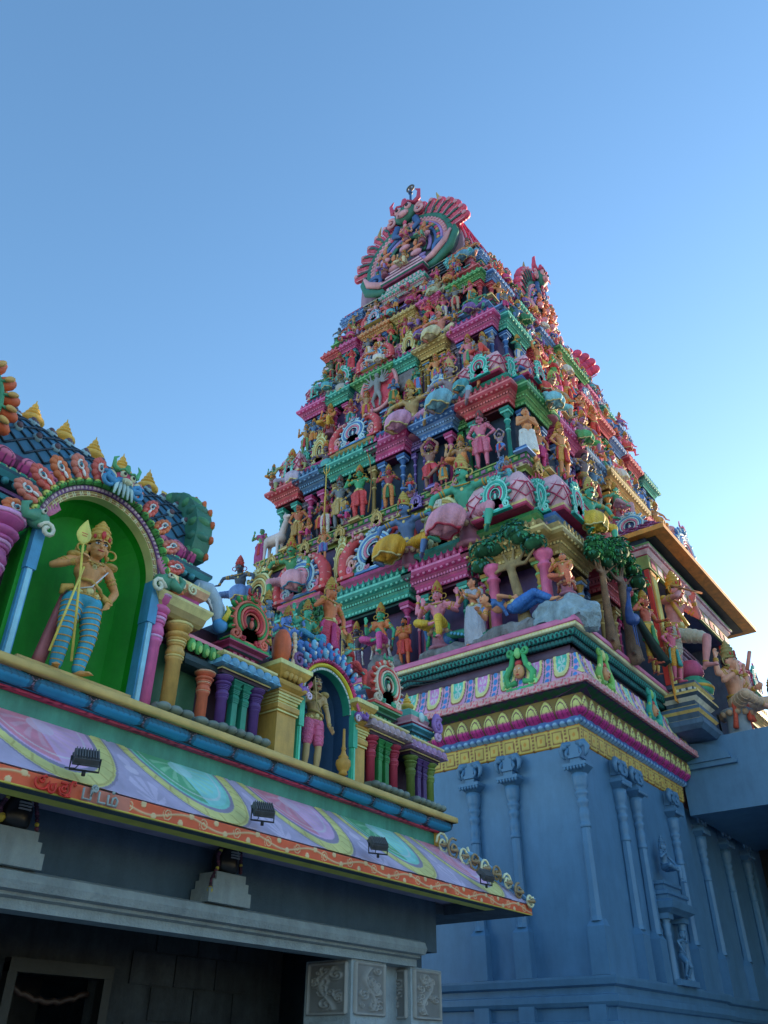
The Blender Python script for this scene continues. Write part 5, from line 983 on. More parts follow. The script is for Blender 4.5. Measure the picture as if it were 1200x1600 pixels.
for q, cx, zz, sc_ in ((-1, gx-.8, gz, 1), (1, gx+.8, gz, 1), (-1, 7.93-.56, 5.52, .62), (1, 7.93+.56, 5.52, .62)):   # beast heads where the arch lands
    b = MB(); b.M = Matrix.Translation((cx, 6.88, zz)) @ Matrix.Scale(sc_, 4); b.ell((0,0,.05),(.13,.1,.1),9,6,0); b.tube([(q*.05,-.05,.05),(q*.17,-.08,0),(q*.2,-.08,.1),(q*.14,-.08,.15)],[.07,.05,.04,.015],7,0)
    b.ell((q*.0,-.1,.1),(.03,.02,.03),6,5,1); b.ell((q*0,-.12,.1),(.015,.01,.015),6,4,3)
    for i in range(4): b.tube([(-q*.05,-.04,.1+.0*i),(-q*(.1+.02*i),-.06,.14+.03*i),(-q*(.04+.03*i),-.06,.2+.03*i)],[.03,.025,.008],5,2)
    b.tube(spiral(-q*.1,-.05,-.06,.09,.02,1.3,0,12,q),.025,5,1); b.M = None
    b.build('beast_head', ['4a8a72','e0d0c0','b06a8a','black'] if sc_ == 1 else ['7a58a8','d0b8e0','b8507a','black'], S)
b = MB(); b.box(3.55, 4.83, 6.88, 7.3, 4.6, 4.7, 0); b.build('niche_floor', ['a8965c'], S)
# blue niche arch
bx, bz = 7.93, 5.56
ring_relief('arch_band', bx, bz, .46, .04, 6.97, pat_tiles(.05, '2f8f7a', 'cfe8d8', 'dteal', .006)); ring_relief('arch_band', bx, bz, .505, .05, 6.95, pat_beads(2, 'c9b23c', 'd8c24a', None, .02)); ring_relief('arch_band', bx, bz, .56, .06, 6.93, pat_petal(.05, '7a2450', 'b8407c', 'e08ab0', '5a1a3c', h=.03))
b = MB(); rr = random.Random(5)
for i in range(34):                                                    # crest of blue peacock feathers
    a = math.radians(2+176*(i % 17)/16); r = .68+(.12 if i >= 17 else 0); x, z = bx+r*math.cos(a), bz+r*math.sin(a); R = Matrix.Rotation(-(a-PI/2)+rr.uniform(-.25,.25), 3, 'Y'); y = 6.93+(.05 if i >= 17 else 0)
    b.ell((x, y, z), (.045,.045,.085), 8, 6, 0 if i % 3 else 1, R); b.ell((x*1+.0, y-.04, z+.01), (.022,.02,.03), 6, 5, 2 if i % 2 else 3)
b.build('feather_crest', ['3f78b8','6fb0d8','d6e4ee','b8507a'], S)
# columns
def colu(x, z0, z1, r, c, light=None, square=False, y=7.0, petal=True):
    b = MB(); b.M = Matrix.Translation((x, y, z0)) @ Matrix.Diagonal((1,1,(z1-z0),1)); s_ = r/.1
    def l(p, m=0, n=14): b.lathe(0, 0, [(min(a, .1+(a-.1)*.72)*s_, z) for a, z in p], 4 if square else n, m, PI/4 if square else 0, not square)
    k = 1.35 if square else 1
    l([(.1*k,0),(.1*k,.56),(.12*k,.57),(.12*k,.60)]); l([(.12*k,.6),(.135*k,.605),(.135*k,.62)],1); l([(.11*k,.62),(.14*k,.66),(.12*k,.70),(.10*k,.72),(.11*k,.73)])
    for i in range(3): l([(.11*k+.012*i,.735+.03*i),(.125*k+.012*i,.74+.03*i),(.125*k+.012*i,.76+.03*i)],1 if i % 2 else 0)
    l([(.12*k,.825),(.17*k,.85),(.19*k,.87),(.17*k,.885),(.13*k,.9)]); l([(.13*k,.9),(.19*k,.955),(.21*k,.97)]); l([(.215*k,.97),(.225*k,.975),(.225*k,1)],1)
    b.M = None; return b.build('column', [c, light or c], S)
def foot(x0, x1, y=7.0, c='6a7a78'):                                  # row of fat grey-green petals under a column group
    b = MB(); n = max(2, int((x1-x0)/.12)); 
    for i in range(n): x = x0+(x1-x0)*(i+.5)/n; b.ell((x, y-.14, 4.70), ((x1-x0)/n*.55,.09,.05), 8, 6, 0)
    b.box(x0, x1, y-.12, y+.25, 4.66, 4.735, 0); b.box(x0+.03, x1-.03, y-.06, y+.2, 4.6, 4.66, 0); b.build('petal_plinth', [c], S)
for cx, w_, z1, m, yy in ((3.47,.09,6.06,0,6.93),(4.93,.09,6.06,0,6.93),(7.40,.07,5.62,1,6.95),(8.47,.07,5.62,1,6.95)):
    b = MB(); b.box(cx-w_/2, cx+w_/2, yy, yy+.13, 4.6, z1-.5, m); b.box(cx-w_/2-.01, cx+w_/2+.01, yy-.03, yy+.13, z1-.5, z1, m); b.box(cx-w_/2+.02, cx+w_/2-.02, yy-.02, yy, 4.6, z1-.5, m+2)
    b.build('niche_jamb', ['3f86b4','3fb094','7fb8d8','5fcbb0'], S)
colu(3.12, 4.6, 6.0, .12, 'a8528f', 'd890c0', y=7.02); colu(5.06, 4.66, 5.95, .085, 'c8629c', 'e09ac8'); colu(5.38, 4.72, 5.72, .085, 'b89a58', 'd0b878', y=7.0)
foot(5.15, 5.62); foot(5.68, 6.02, 7.02); colu(5.86, 4.73, 5.32, .065, 'cf6a50', 'e89a80', y=7.02)
b = MB(); b.box(5.5, 6.0, 7.0, 7.3, 5.42, 5.46, 2); b.box(5.5, 6.02, 6.95, 7.3, 5.62, 5.66, 3); b.rect(5.52, 5.98, 6.98, 7.3, [(0,5.32),(.03,5.36),(.03,5.42)], [2,2])
for i in range(5): b.ell((5.55+i*.105, 6.95, 5.54), (.055,.05,.085), 8, 6, 1); b.ell((5.55+i*.105, 6.91, 5.51), (.03,.02,.05), 6, 5, 0)
b.build('lotus_cornice', ['8fc070','4f9a58','14303a','d07a90'], S)
# cornice stack right of the green niche
b = MB(); b.rect(5.02, 5.62, 6.94, 7.3, [(0,5.74),(.03,5.78),(.05,5.86),(.1,5.94),(.1,5.97)], [0,0,1,1]); b.rect(5.05, 5.6, 6.98, 7.3, [(.06,5.98),(.06,6.02),(0,6.04),(0,6.1),(.05,6.12),(.08,6.2),(.08,6.24),(0,6.25)], [2,3,3,4,4,1,1]); 
for i in range(3): b.tube([(5.1+.16*i+p[0],6.9,6.16+p[2]) for p in spiral(0,0,0,.07,.015,1.4,i,12,1)],.016,5,5)
b.rect(4.98, 5.25, 6.94, 7.3, [(0,5.9),(.03,5.93),(.03,6.03),(.07,6.1)], [6,6,0]); b.build('stacked_cornice', ['8a7a4a','cfc088','4a8a5a','a84a8a','c89a7a','cream','9a3f7a'], S)
b = MB(); b.tube([(5.62,7.1,6.35),(5.78,7.08,6.36),(5.9,7.06,6.26),(5.95,7.04,6.1),(5.95,7.02,5.98)], [.1,.11,.09,.08,.06], 9, 0)
for i in range(6): b.tube(arc(5.70+.05*i, 6.33-.05*max(0,i-2), 7.04, .1, 0, 360, 12), .012, 5, 1)
b.ell((5.97,7.0,5.95),(.1,.09,.09),9,6,2); b.tube([(5.97,6.94,6.0),(6.0,6.9,6.12),(5.95,6.9,6.18)],[.04,.03,.01],6,3); b.build('elephant_bracket', ['8fa8bc','c8d4dc','3f86c0','d8b84a'], S)
def aedicule(x0, x1, cc, ic, cor, pet, neck, top, z1=5.34, y=6.98):
    """small pillared shrine front: two pairs of columns, petal cornice, neck and roof"""
    foot(x0-.05, x1+.05, y); n = [x0+.09, x0+(x1-x0)*.38, x0+(x1-x0)*.6, x1-.09]
    for i, x in enumerate(n): colu(x, 4.735, z1, .062 if i in (0,3) else .045, cc if i in (0,3) else ic, None, i in (1,2), y)
    b = MB(); b.rect(x0, x1, y-.06, 7.3, [(0,z1),(.03,z1+.01),(.03,z1+.04),(.05,z1+.05),(.05,z1+.07)], [2,0,0,1]); b.rect(x0, x1, y-.06, 7.3, [(.14,z1+.08),(.12,z1+.14),(.05,z1+.2),(0,z1+.21)], [3,3,3])
    k = max(4, int((x1-x0+.2)/.12))
    for i in range(k): b.ell((x0-.12+(x1-x0+.24)*(i+.5)/k, y-.17, z1+.13), ((x1-x0+.24)/k*.52,.045,.065), 8, 6, 3)
    for i in range(3): b.ell((x0-.12, y+.02+.11*i, z1+.13), (.045,.06,.065), 8, 6, 3); b.ell((x1+.12, y+.02+.11*i, z1+.13), (.045,.06,.065), 8, 6, 3)
    b.rect(x0+.02, x1-.02, y-.04, 7.3, [(.1,z1+.2),(.12,z1+.22),(.12,z1+.245),(.02,z1+.25)], [1,1,1]); zz = z1+.25
    b.rect(x0+.12, x1-.12, y, 7.3, [(0,zz),(0,zz+.1),(.03,zz+.11),(.05,zz+.13),(.05,zz+.16),(.1,zz+.19),(.1,zz+.22),(.02,zz+.24)], [4,4,2,4,4,5,4])
    for i in range(4): x = x0+.2+(x1-x0-.4)*i/3; b.box(x-.03, x+.03, y-.02, y+.01, zz+.01, zz+.1, 5)
    b.build('aedicule', ['3a2438','cfc088','14303a',pet,neck,top], S); return zz+.24
zt = aedicule(6.02, 6.72, '54387c', '23806c', 0, '5f98bc', '7a2450', '9c4068')
b = MB(); L = []
for x in (6.14, 6.6):
    pass
b.loft([[(6.37+.24*math.cos(PI*i/10), y, zt+.02+.42*math.sin(PI*i/10)) for i in range(11)] for y in (6.98, 8.3)], 0, True, True); b.build('barrel_roof', ['2f4456'], S)
place(nasi_mesh(13, 'nasi13'), 'arch_crest', S, (6.37, 6.95, zt), 0, (.66,.9,.62), ('2f8a4a','c06a5a','a8303c','1c3a2c'))
# gold pier left of the blue niche, slimmer one on the right
for x, r, z1 in ((7.1, .165, 5.78), (8.62, .1, 5.72)):
    b = MB(); b.M = Matrix.Translation((x, 7.06, 0)); R_ = lambda pf, m: b.rect(-r, r, -r, r, pf, m)
    R_([(0,4.6),(0,5.16),(.02,5.17),(.02,5.19)], [0,0,1]); R_([(0,5.19),(.03,5.21),(.03,5.27),(0,5.3),(.01,5.31),(.01,5.34),(.03,5.345),(.03,5.37),(.045,5.375),(.045,5.4),(.06,5.41),(.06,5.43),(.03,5.45),(.08,5.49),(.09,5.52),(.06,5.56),(.0,5.57),(.05,5.62),(.1,5.68),(.12,5.72),(.13,5.725),(.13,5.78)], [0,0,1,0,1,0,1,0,1,0,0,0,0,0,0,2,0,0,0,1,1])
    for i in range(4): b.ell((-r+2*r*(i+.5)/4, -r-.05, 5.64), (r*.3,.05,.06), 7, 5, 0)
    b.M = None; b.build('gold_pier', ['b0924a','dcc88a','4a3f1e'], S)
b = MB(); b.ell((6.98,6.95,6.02),(.12,.14,.26),10,8,0)
for i in range(8): a = -.9+1.9*i/7; b.ell((7.08+.05*math.cos(a), 6.86, 6.02+.24*math.sin(a)), (.035,.03,.045), 6, 5, 1)
b.tube(spiral(7.2,5.9,6.84,.1,.02,1.4,1,12,1),.025,6,2); b.build('orange_crest', ['d8603a','e8b8a0','6a4a80'], S)
b = MB(); b.loft([[(7.93+.62*math.cos(PI*i/12), y, 5.62+.62*math.sin(PI*i/12)) for i in range(13)] for y in (7.4, 8.6)], 0, True, True); b.loft([[(9.2+.24*math.cos(PI*i/10), y, 5.86+.4*math.sin(PI*i/10)) for i in range(11)] for y in (7.0, 8.3)], 0, True, True); b.build('barrel_roof', ['34506a'], S)
zt2 = aedicule(8.78, 9.48, '983048', '24743c', 0, '9c8c98', '2f6a4a', '5fa07a', 5.38)
place(nasi_mesh(13, 'nasi13'), 'arch_crest', S, (9.13, 6.93, zt2+.02), 0, (.66,.9,.66), ('c8504a','efc0b0','3f9a7a','1c5a5a'))
zt3 = aedicule(9.72, 10.38, '66803e', '482e6c', 0, '9878a4', '2f6f8a', '4f9ab0', 5.34)
b = MB(); b.rect(9.86, 10.24, 7.0, 7.4, [(.06,zt3),(.1,zt3+.02),(.1,zt3+.05),(.02,zt3+.07),(.05,zt3+.15),(.02,zt3+.25),(-.1,zt3+.32)], [0,1,0,1,2,2]); b.ell((10.05,6.93,zt3+.16),(.07,.03,.08),10,6,3); b.build('corner_shrine_dome', ['b8405c','e0a0b0','4f9a8a','a8d8e0'], S)
b = MB(); kalasha(b, 10.05, 7.2, zt3+.3, .26); b.build('finial_pot', ['c8a850'], S)
b = MB(); b.tube(spiral(10.32,5.9,6.82,.14,.02,1.6,1,18,1),.035,6,0); b.tube(spiral(10.3,5.74,6.82,.08,.02,1.3,2,12,-1),.025,6,1); b.ell((10.34,6.85,6.02),(.09,.06,.1),8,5,0); b.build('scroll_finial', ['8a6ab0','c0a0d8'], S)
# the blue barrel roof above the green niche
CX0, CX1, CY, CR, CZ = XL, 5.85, 8.35, .74, 7.16
b = MB(); b.box(CX0, CX1, CY-CR-.02, CY+CR+.02, 5.9, CZ, 0); b.rect(CX0, CX1+.05, CY-CR, CY+CR, [(.02,6.45),(.12,6.5),(.12,6.56),(.05,6.6),(.05,6.66),(.16,6.72),(.2,6.78),(.2,6.82),(.08,6.86),(.08,6.92)], [1,2,1,3,1,2,1,2,0])
for i in range(60):
    x = CX0+(CX1-CX0)*(i+.5)/60; b.ell((x, CY-CR-.17, 6.68), (.045,.05,.04), 6, 5, 2)
b.box(CX0, CX1, CY-CR-.1, CY-CR, 6.6, 6.64, 3)
for i in range(24): x = CX0+.15+i*.31; b.box(x, x+.12, CY-CR-.06, CY-CR, 6.0, 6.44, 4)
b.build('drum_cornice', ['2a4458','1f4a58','3f8a98','8a5a9a','4f8ab8'], S)
relief('lotus_rim', CX0, CX1, [(.02,6.92),(.1,6.94),(.14,7.02),(.1,7.1),(.04,7.12)], pat_petal(.3, '5a1f48', 'a8407c', 'c8708c', '3f1434', h=.03), S, (0,CY-CR,0), 0, .015, .012, (0,0), .2)
relief('leaf_chain', CX0, CX1, [(.02,6.84),(.07,6.85),(.07,6.91),(.02,6.92)], pat_beads(.12, '7a2f6a', '2f8a7a', 'lgold', .02), S, (0,CY-CR-.02,0), 0, .012, .012, (0,0), .2)
b = MB(); Sf = lambda x, a, o=0: (x, CY-(CR+o)*math.cos(a), CZ+(CR*1.22+o)*math.sin(a))
b.loft([[Sf(x, PI*i/20) for i in range(21)] for x in (CX0, CX1)], 0, True, True)
nn = 30
for k in range(-8, nn):
    for sg in (1, -1):
        P = []
        for i in range(25):
            v = i/24; u = (k+v*6)/nn if sg == 1 else (k+6-v*6)/nn
            if 0 <= u <= 1: P.append(Sf(CX0+(CX1-CX0)*u, .08+v*1.5, .01))
        if len(P) > 1: b.tube(P, .014, 4, 1)
for k in range(nn):
    for j in range(6):
        u = (k+(.5 if j % 2 else 1.0))/nn; a = .08+1.5*(j+.5)/6*1.0
        if j in (1,3,4) and u < .995: b.ell(Sf(CX0+(CX1-CX0)*u, a, .01), (.06,.05,.06), 8, 5, 2); b.ell(Sf(CX0+(CX1-CX0)*u, a, .04), (.045,.035,.045), 7, 5, 3)
b.build('diamond_barrel_roof', ['2c5f80','1a3348','7aa0b0','54404a'], S)
b = MB()
for i in range(13): kalasha(b, 5.47-.45*i, CY-.06, CZ+CR*1.24, .38)
b.build('finial_pots', ['c8a04a'], S)
b = MB()                                                              # leafy end crest of the barrel
O = [(CR*1.28*math.cos(math.radians(-25+230*i/30)), CR*1.18*math.sin(math.radians(-25+230*i/30))+.1) for i in range(31)]
b.M = Matrix.Translation((CX1+.0, CY, CZ+.1)) @ Matrix.Rotation(PI/2, 4, 'Z'); b.poly(O[::-1], -.14, .12, 0)
for i in range(15):
    a = math.radians(-20+220*i/14); x, z = CR*1.2*math.cos(a), CR*1.12*math.sin(a)+.1; R = Matrix.Rotation(-(a-PI/2), 3, 'Y')
    b.ell((x*.96, 0, z*.96), (.1,.17,.13), 8, 6, 0 if i % 2 else 4, R); b.ell((x*1.02,-.13,.1+(z-.1)*1.02),(.07,.03,.1),8,6,1,R); b.ell((x*1.04,-.155,.1+(z-.1)*1.04),(.025,.02,.06),6,5,2,R); b.ell((x*.98,-.17,z*.98),(.03,.03,.09),6,5,2,R)
for r, m in ((.62,3),(.48,1),(.36,2)): b.tube(arc(0,.1,-.16,r,-10,190,18),.045,6,m)
b.tube([(0,0,.95),(.05,0,1.1),(.12,0,1.2)],[.08,.05,.01],7,3); b.M = None; b.build('end_crest', ['2f6a58','d8603a','8fb050','c8a84a','3f7f58'], S)
b = MB()                                                              # large dormer crest over the middle, cut by the picture edge
b.M = Matrix.Translation((2.38, CY-CR-.2, 6.9)) @ Matrix.Scale(.72, 4); O = [(.85*math.cos(math.radians(-30+240*i/30)), .75+.78*math.sin(math.radians(-30+240*i/30))) for i in range(31)]
b.poly(O[::-1], 0, .7, 4)
for i in range(13):
    a = math.radians(-20+220*i/12); x, z = .86*math.cos(a), .75+.8*math.sin(a); R = Matrix.Rotation(-(a-PI/2), 3, 'Y'); b.ell((x,.0,z),(.12,.12,.19),8,6,0,R); b.ell((x*.93,-.12,.75+(z-.75)*.93),(.03,.03,.1),6,5,2,R); b.ell((x*.98,-.17,.75+(z-.75)*.98),(.05,.05,.09),7,5,1,R); b.ell((x*1.02,.3,.75+(z-.75)*1.02),(.1,.3,.12),8,6,3,R)
for r, m in ((.7,2),(.6,5),(.5,1),(.38,4)): b.tube(arc(0,.75,-.08,r,-20,200,20),.05,6,m)
b.M = None; b.build('dormer_crest', ['d8603a','e8a060','3f8a6a','c8b84a','2f5a50','3f7fb8'], S)
FRAME = None

# ================================================================= LETTERING ON THE BAND (raised plaster letters)
def letters():
    def stroke(mb, pts, X0, w, h, z0, r, m, y):
        P = [(X0+x*w, y, z0+z*h) for x, z in pts]; mb.tube(P, r, 6, m)
    def ar(cx, cz, rx, rz, a0, a1, n=12): return [(cx+rx*math.cos(math.radians(a0+(a1-a0)*i/n)), cz+rz*math.sin(math.radians(a0+(a1-a0)*i/n))) for i in range(n+1)]
    b = MB(); y = 6.01; z0, h = 3.36, .1
    # first word, two letters in red
    X = 3.50; w = .1
    for P in (ar(.62,.62,.18,.16,0,360), ar(.62,.62,.18,.16,180,120,3)+[(.62,.86),(.86,1.0),(1.02,.9)], ar(.62,.45,.58,.5,150,352,16), [(1.2,.4),(1.26,.62)]+ar(1.55,.2,.32,.34,150,390,14)+[(1.84,.62)], ar(1.62,.3,.14,.2,90,270,6)): stroke(b, P, X, w, h, z0, .0105, 0, y)
    X = 3.72
    for P in ([(.1,.8),(.75,.8)], ar(.4,.35,.2,.2,0,360), [(.6,.35),(.6,.8)], ar(.5,.3,.5,.4,160,330,12)+[(1.0,.3),(.95,.7),(1.1,1.05),(1.35,1.08),(1.4,.85),(1.28,.78)], [(.1,-.08),(.6,-.16),(1.1,-.1)]): stroke(b, P, X, w, h, z0, .0105, 0, y)
    b.build('relief_word', ['b8281a'], None); w1 = bpy.context.scene.collection.objects[-1]
    b = MB(); X = 3.93
    for P in ([(.1,.85),(.1,.05),(.85,.05),(.85,.85)], [(.85,.3),(.95,.9)]+ar(1.12,1.0,.26,.22,200,-120,14), ar(1.16,.98,.07,.07,0,360,8)): stroke(b, P, X, w, h, z0, .0105, 0, y)
    X = 4.07
    for P in ([(.2,.85),(.2,.05),(.85,.05)],): stroke(b, P, X, w, h, z0, .0105, 0, y)
    X = 4.175
    for P in ([(.05,.8),(.05,.05),(.9,.05)], [(.9,.05),(.98,.5),(.75,.72),(.5,.6),(.45,.05)], ar(.5,1.05,.06,.06,0,360,8)): stroke(b, P, X, w, h, z0, .0105, 0, y)
    w2 = b.build('relief_word', ['8fa0a4'], None)
    return w1, w2
w1, w2 = letters()
for o, l in ((w1, 'first word of raised lettering on the orange eave band, painted red'), (w2, 'second word of raised lettering on the orange eave band, painted grey')):
    tag(o, l, 'lettering', 'raised letters on the eave band')

# ================================================================= FLOODLIGHTS ON THE EAVE
def floodlight():
    r = empty('floodlight', (0,0,0)); b = MB(); M0 = Matrix.Translation((0,0,.13)) @ Matrix.Rotation(.75, 4, 'X'); b.M = M0
    b.box(-.12,.12,-.02,.035,-.09,.09,0); b.box(-.13,.13,-.035,-.02,-.1,.1,0)
    h = b.build('housing', ['dgrey'], r); b = MB(); b.M = M0
    for i in range(9): b.box(-.11+i*.026, -.1+i*.026, .035, .06, -.08, .08, 0)
    b.build('cooling_fins', ['54575c'], r); b = MB(); b.M = M0; b.box(-.11,.11,-.038,-.035,-.08,.08,0); b.build('lens', [paint('3a3d42', .15, .05, 0)], r)
    b = MB(); b.tube([(-.14,0,.13),(-.14,0,.0),(.14,0,.0),(.14,0,.13)], .011, 5, 0); b.tube([(0,0,0),(.0,.0,-.05)], .02, 6, 0); b.tube([(.05,.03,.06),(.1,.12,-.02),(.2,.16,-.04)], .006, 5, 0); b.build('bracket', ['black'], r)
    return r
FL = floodlight(); kids = list(FL.children)
for i, (x, l) in enumerate(((3.88,'black floodlight above the raised lettering'),(5.92,'black floodlight between the rose and green medallions, second from the left'),(7.75,'black floodlight on the pastel eave, third from the left'),(10.05,'black floodlight beside the creeper scroll at the eave corner'))):
    if i == 0: r = FL
    else:
        r = FL.copy(); C.objects.link(r)
        for k in kids: c = k.copy(); C.objects.link(c); c.parent = r
    r.location = (x, 5.97, 3.56); r.rotation_euler = (0,0,PI-.45+.3*(i == 3)); r.scale = (.82,.82,.82); tag(r, l, 'floodlight', 'floodlights along the pastel eave')

def cable(pts, label, rad=.012):
    P = [Vector(p) for p in pts]; L = []
    for i in range(len(P)-1):
        for j in range(10): t = j/10; q = P[i].lerp(P[i+1], t); q.z -= .05*math.sin(PI*t)*(P[i+1]-P[i]).length**.5*.6; L.append(tuple(q))
    L.append(tuple(P[-1])); b = MB(); b.tube(L, rad, 5, 0); tag(b.build('cable', ['black']), label, 'cable', 'loose black cables')
cable([(14.62,9.6,8.75),(14.55,10.4,8.9),(14.62,11.2,8.72)], 'black cable loop in the dark recess of the podium above the shrine', .02); cable([(14.6,9.4,8.7),(14.52,10.3,8.74),(14.6,11.3,8.62)], 'second cable hanging just below the loop in the podium recess', .016)
cable([(20.9,5.5,8.9),(21.3,5.6,8.6),(21.4,5.9,8.32),(22.2,6.0,8.28)], 'black cable drooping from the flute player pedestal to the hall roof', .03)
# ================================================================= BLACK IDOLS ON THE STONE BEAM
for x, l in ((3.86, 'black garlanded stone idol at the left edge of the beam'), (6.28, 'black garlanded stone idol on stepped stones in the middle of the beam')):
    r = empty('stone_idol', (x, 6.86, 2.93), 0, .84); tag(r, l, 'idol', 'black idols on the stone beam')
    b = MB(); sz = paint('78868e', .8, .12, .5)
    for hw, z0, z1 in ((.34,0,.15),(.29,.15,.25),(.24,.25,.34)): b.box(-hw, hw, -.16-hw*.1, .12, z0, z1, 0)
    b.build('stepped_base', [sz], r); b = MB(); b.lathe(0,-.05,[(.13,.34),(.16,.38),(.17,.46),(.165,.55),(.14,.62),(.08,.67),(.01,.685)],18,0); b.build('idol_body', [paint('101114', .3, .1, .05)], r)
    b = MB()
    for q in (-.012,.018,.048): b.box(-.06,.07,-.225,-.2,.52+q,.535+q,0)
    b.build('ash_marks', ['grey'], r)
    b = MB(); gpts = [(-.17,-.12,.42),(-.2,-.12,.52),(-.15,-.14,.63),(0,-.15,.70),(.15,-.14,.63),(.19,-.12,.5),(.2,-.12,.36)] if x > 5 else [(-.17,-.12,.42),(-.2,-.12,.52),(-.15,-.14,.63),(0,-.15,.70),(.15,-.14,.63),(.21,-.12,.5),(.24,-.14,.3),(.25,-.14,.18)]
    if x > 5: gpts = [(-.3,-.16,.12),(-.28,-.15,.25)]+gpts
    for i in range(len(gpts)-1):
        for j in range(5): p = Vector(gpts[i]).lerp(Vector(gpts[i+1]), j/5); k = i*5+j; b.ell(p, (.026,.026,.022), 6, 5, 2 if k % 9 == 0 else (1 if k % 4 == 0 else 0))
    b.ell(gpts[0], (.045,.04,.05), 8, 6, 2); b.ell((0,-.17,.69),(.06,.03,.03),8,5,2); b.build('garland', ['3a1830','5a2f48','a8a040'], r)

# ================================================================= BLUE HALL ON THE RIGHT
Q = empty('side_hall', (21.5, 0, 0)); tag(Q, 'plain blue flat roofed hall abutting the tower gateway', 'hall'); FRAME = Matrix.Translation((-21.5, 0, 0)); bl = paint('wall', .42, .06, .05)
b = MB(); b.box(20.6, 20.9, -14, 6.55, 6.56, 8.28, 0); b.box(20.9, 33, -14, 6.6, 7.9, 8.25, 0); b.box(20.9, 33, -14, 6.55, 6.6, 6.8, 0); b.box(32.5, 33, -14, 6.5, 0, 7.9, 0); b.box(31, 45, -14, 3, 8.25, 13.5, 0); b.box(30.8, 45.2, -14.2, 3.2, 13.3, 13.6, 0); b.box(33, 45, -14, 3, 0, 8.25, 0); b.build('roof_beam_and_shade_block', [bl], Q)  # tall far block is out of view, added to keep low sun off the shrine
b = MB(); b.box(20.5, 21.1, 5.2, 6.6, 7.58, 7.7, 0); b.loft([[(x, 5.3+1.25*(1-math.cos(PI/2*i/6)), 7.7+.5*math.sin(PI/2*i/6)) for i in range(7)]+[(x, 6.6, 7.7)] for x in (20.45, 21.1)], 0, True, True); b.build('kapota_stub', [bl], Q)
b = MB()
for y in (-12, -8, -4): b.box(20.6, 21.1, y-.25, y+.25, 0, 6.56, 0)
b.box(32.2, 32.5, -14, 6.5, 0, 6.6, 0)
b.build('hall_wall', [bl], Q); b = MB(); b.box(25.55, 25.75, 2.0, 6.45, 0, 6.58, 0)
for i in range(5): b.box(25.49, 25.55, 2.1+i*.88, 2.8+i*.88, .3, 6.3, 0)
b.build('gateway_shade_sheet', [paint('15171a', .8)], Q); FRAME = None  # near-black panels stand in for the shade inside the open gateway
# ================================================================= STATUES
def st(face, pose, t, d, z, s, skin, cloth, label, rz=0, cat='statue', group='painted statues on the tower', **k):
    return statue(pose, W(face, t, d, z), RZ[face]+rz+(.22 if face == 'A' else -.3), s, skin, cloth, label, cat, group, **k)
def rod(r, P, rad, c, name='staff', tip=None):
    b = MB(); b.tube(P, rad, 7, 0)
    if tip: b.ell(P[-1], tip, 9, 7, 0)
    b.build(name, [c], r)
GR0 = 'large niche statues of the front shrine'
m_ = statue('lance_god', (4.12, 6.96, 4.7), -.16, .9, 'c8905c', '3592b4', 'gold crowned deity in blue banded trousers holding a lance in the green niche', 'statue', GR0, trim='a88a44', crown='b89a4c', jewel='b0924c', bands='b08a4a')
m_.scale = (.98,.98,.87); rod(m_, [(-.12,-.36,.0),(-.265,-.34,1.42)], .013, 'd0b85a', 'lance'); b = MB(); b.loft([[(-.275+w_*math.cos(a), -.34+.015*math.sin(a), z) for a in [2*PI*i/12 for i in range(12)]] for w_, z in ((.01,1.38),(.05,1.42),(.078,1.48),(.08,1.52),(.062,1.59),(.03,1.66),(.004,1.71))], 0, True, True, True); b.box(-.305,-.245,-.358,-.352,1.52,1.527,1); b.box(-.3,-.25,-.358,-.352,1.49,1.497,1); b.build('lance_blade', ['d8c468','red'], m_)
rod(m_, [(-.2,-.34,1.12),(-.36,-.40,.02)], .012, 'd0b85a', 'staff')
b = MB()
for q in SX: b.ell((q*.2,-.02,1.43),(.085,.085,.045),12,8,0); b.tube([(q*.155,-.06,1.02),(q*.24,-.04,.98),(q*.25,-.02,.9)],[.03,.045,.02],7,0)
b.tube([(-.14,-.1,1.12),(-.02,-.155,1.1),(.1,-.13,1.04),(.16,-.06,1.0)], .02, 7, 0); b.tube([(-.13,-.1,.98),(0,-.16,1.03),(.15,-.12,1.3)], .008, 6, 1); b.tube(arc(0,1.56,.06,.175,-60,240,24),.014,6,0); b.build('shoulder_ornaments', ['b0924c','e0d8d0'], m_)
b = MB(); b.loft([[(-.2+.0*t,.02,.95),(-.16,.07,.95),(-.24,.1,.95)] if False else [(-.17-.14*t+dx, .06+dy, 1.0-.93*t) for dx, dy in ((-.04,0),(0,-.02),(.1,0),(.1,.03),(0,.03))] for t in [i/8 for i in range(9)]], 0, True, True, True); b.build('cloak', ['9a5a62'], m_)
m_ = statue('club_guard', (7.76, 7.06, 4.6), -.22, .76, 'a8946a', 'c0608c', 'olive skinned moustached guard with hair bun and club in the blue niche', 'statue', GR0, trim='a88a44', jewel='9a8a52')
rod(m_, [(-.14,-.3,1.05),(-.17,-.3,1.3),(-.18,-.26,1.6)], .01, 'b0a070', 'rod'); b = MB(); b.M = Matrix.Translation((.42,-.34,.02)); b.lathe(0,0,[(.05,0),(.08,.02),(.06,.06),(.1,.1),(.13,.18),(.12,.24),(.07,.28),(.09,.3),(.05,.34),(.03,.42),(.045,.44),(.028,.48),(.022,.78)],14,0); b.M = None; b.build('club', ['a8843e'], m_)
b = MB()
for q in SX: b.ell((q*.2,-.02,1.43),(.09,.09,.06),12,8,0)
b.tube([(-.14,-.1,1.08),(-.02,-.15,1.06),(.1,-.13,1.02),(.16,-.06,1.0)], .022, 7, 0); b.tube([(-.1,-.12,1.3),(0,-.15,1.2),(.08,-.14,1.05)], .01, 6, 0); b.build('shoulder_ornaments', ['9a8a52'], m_)
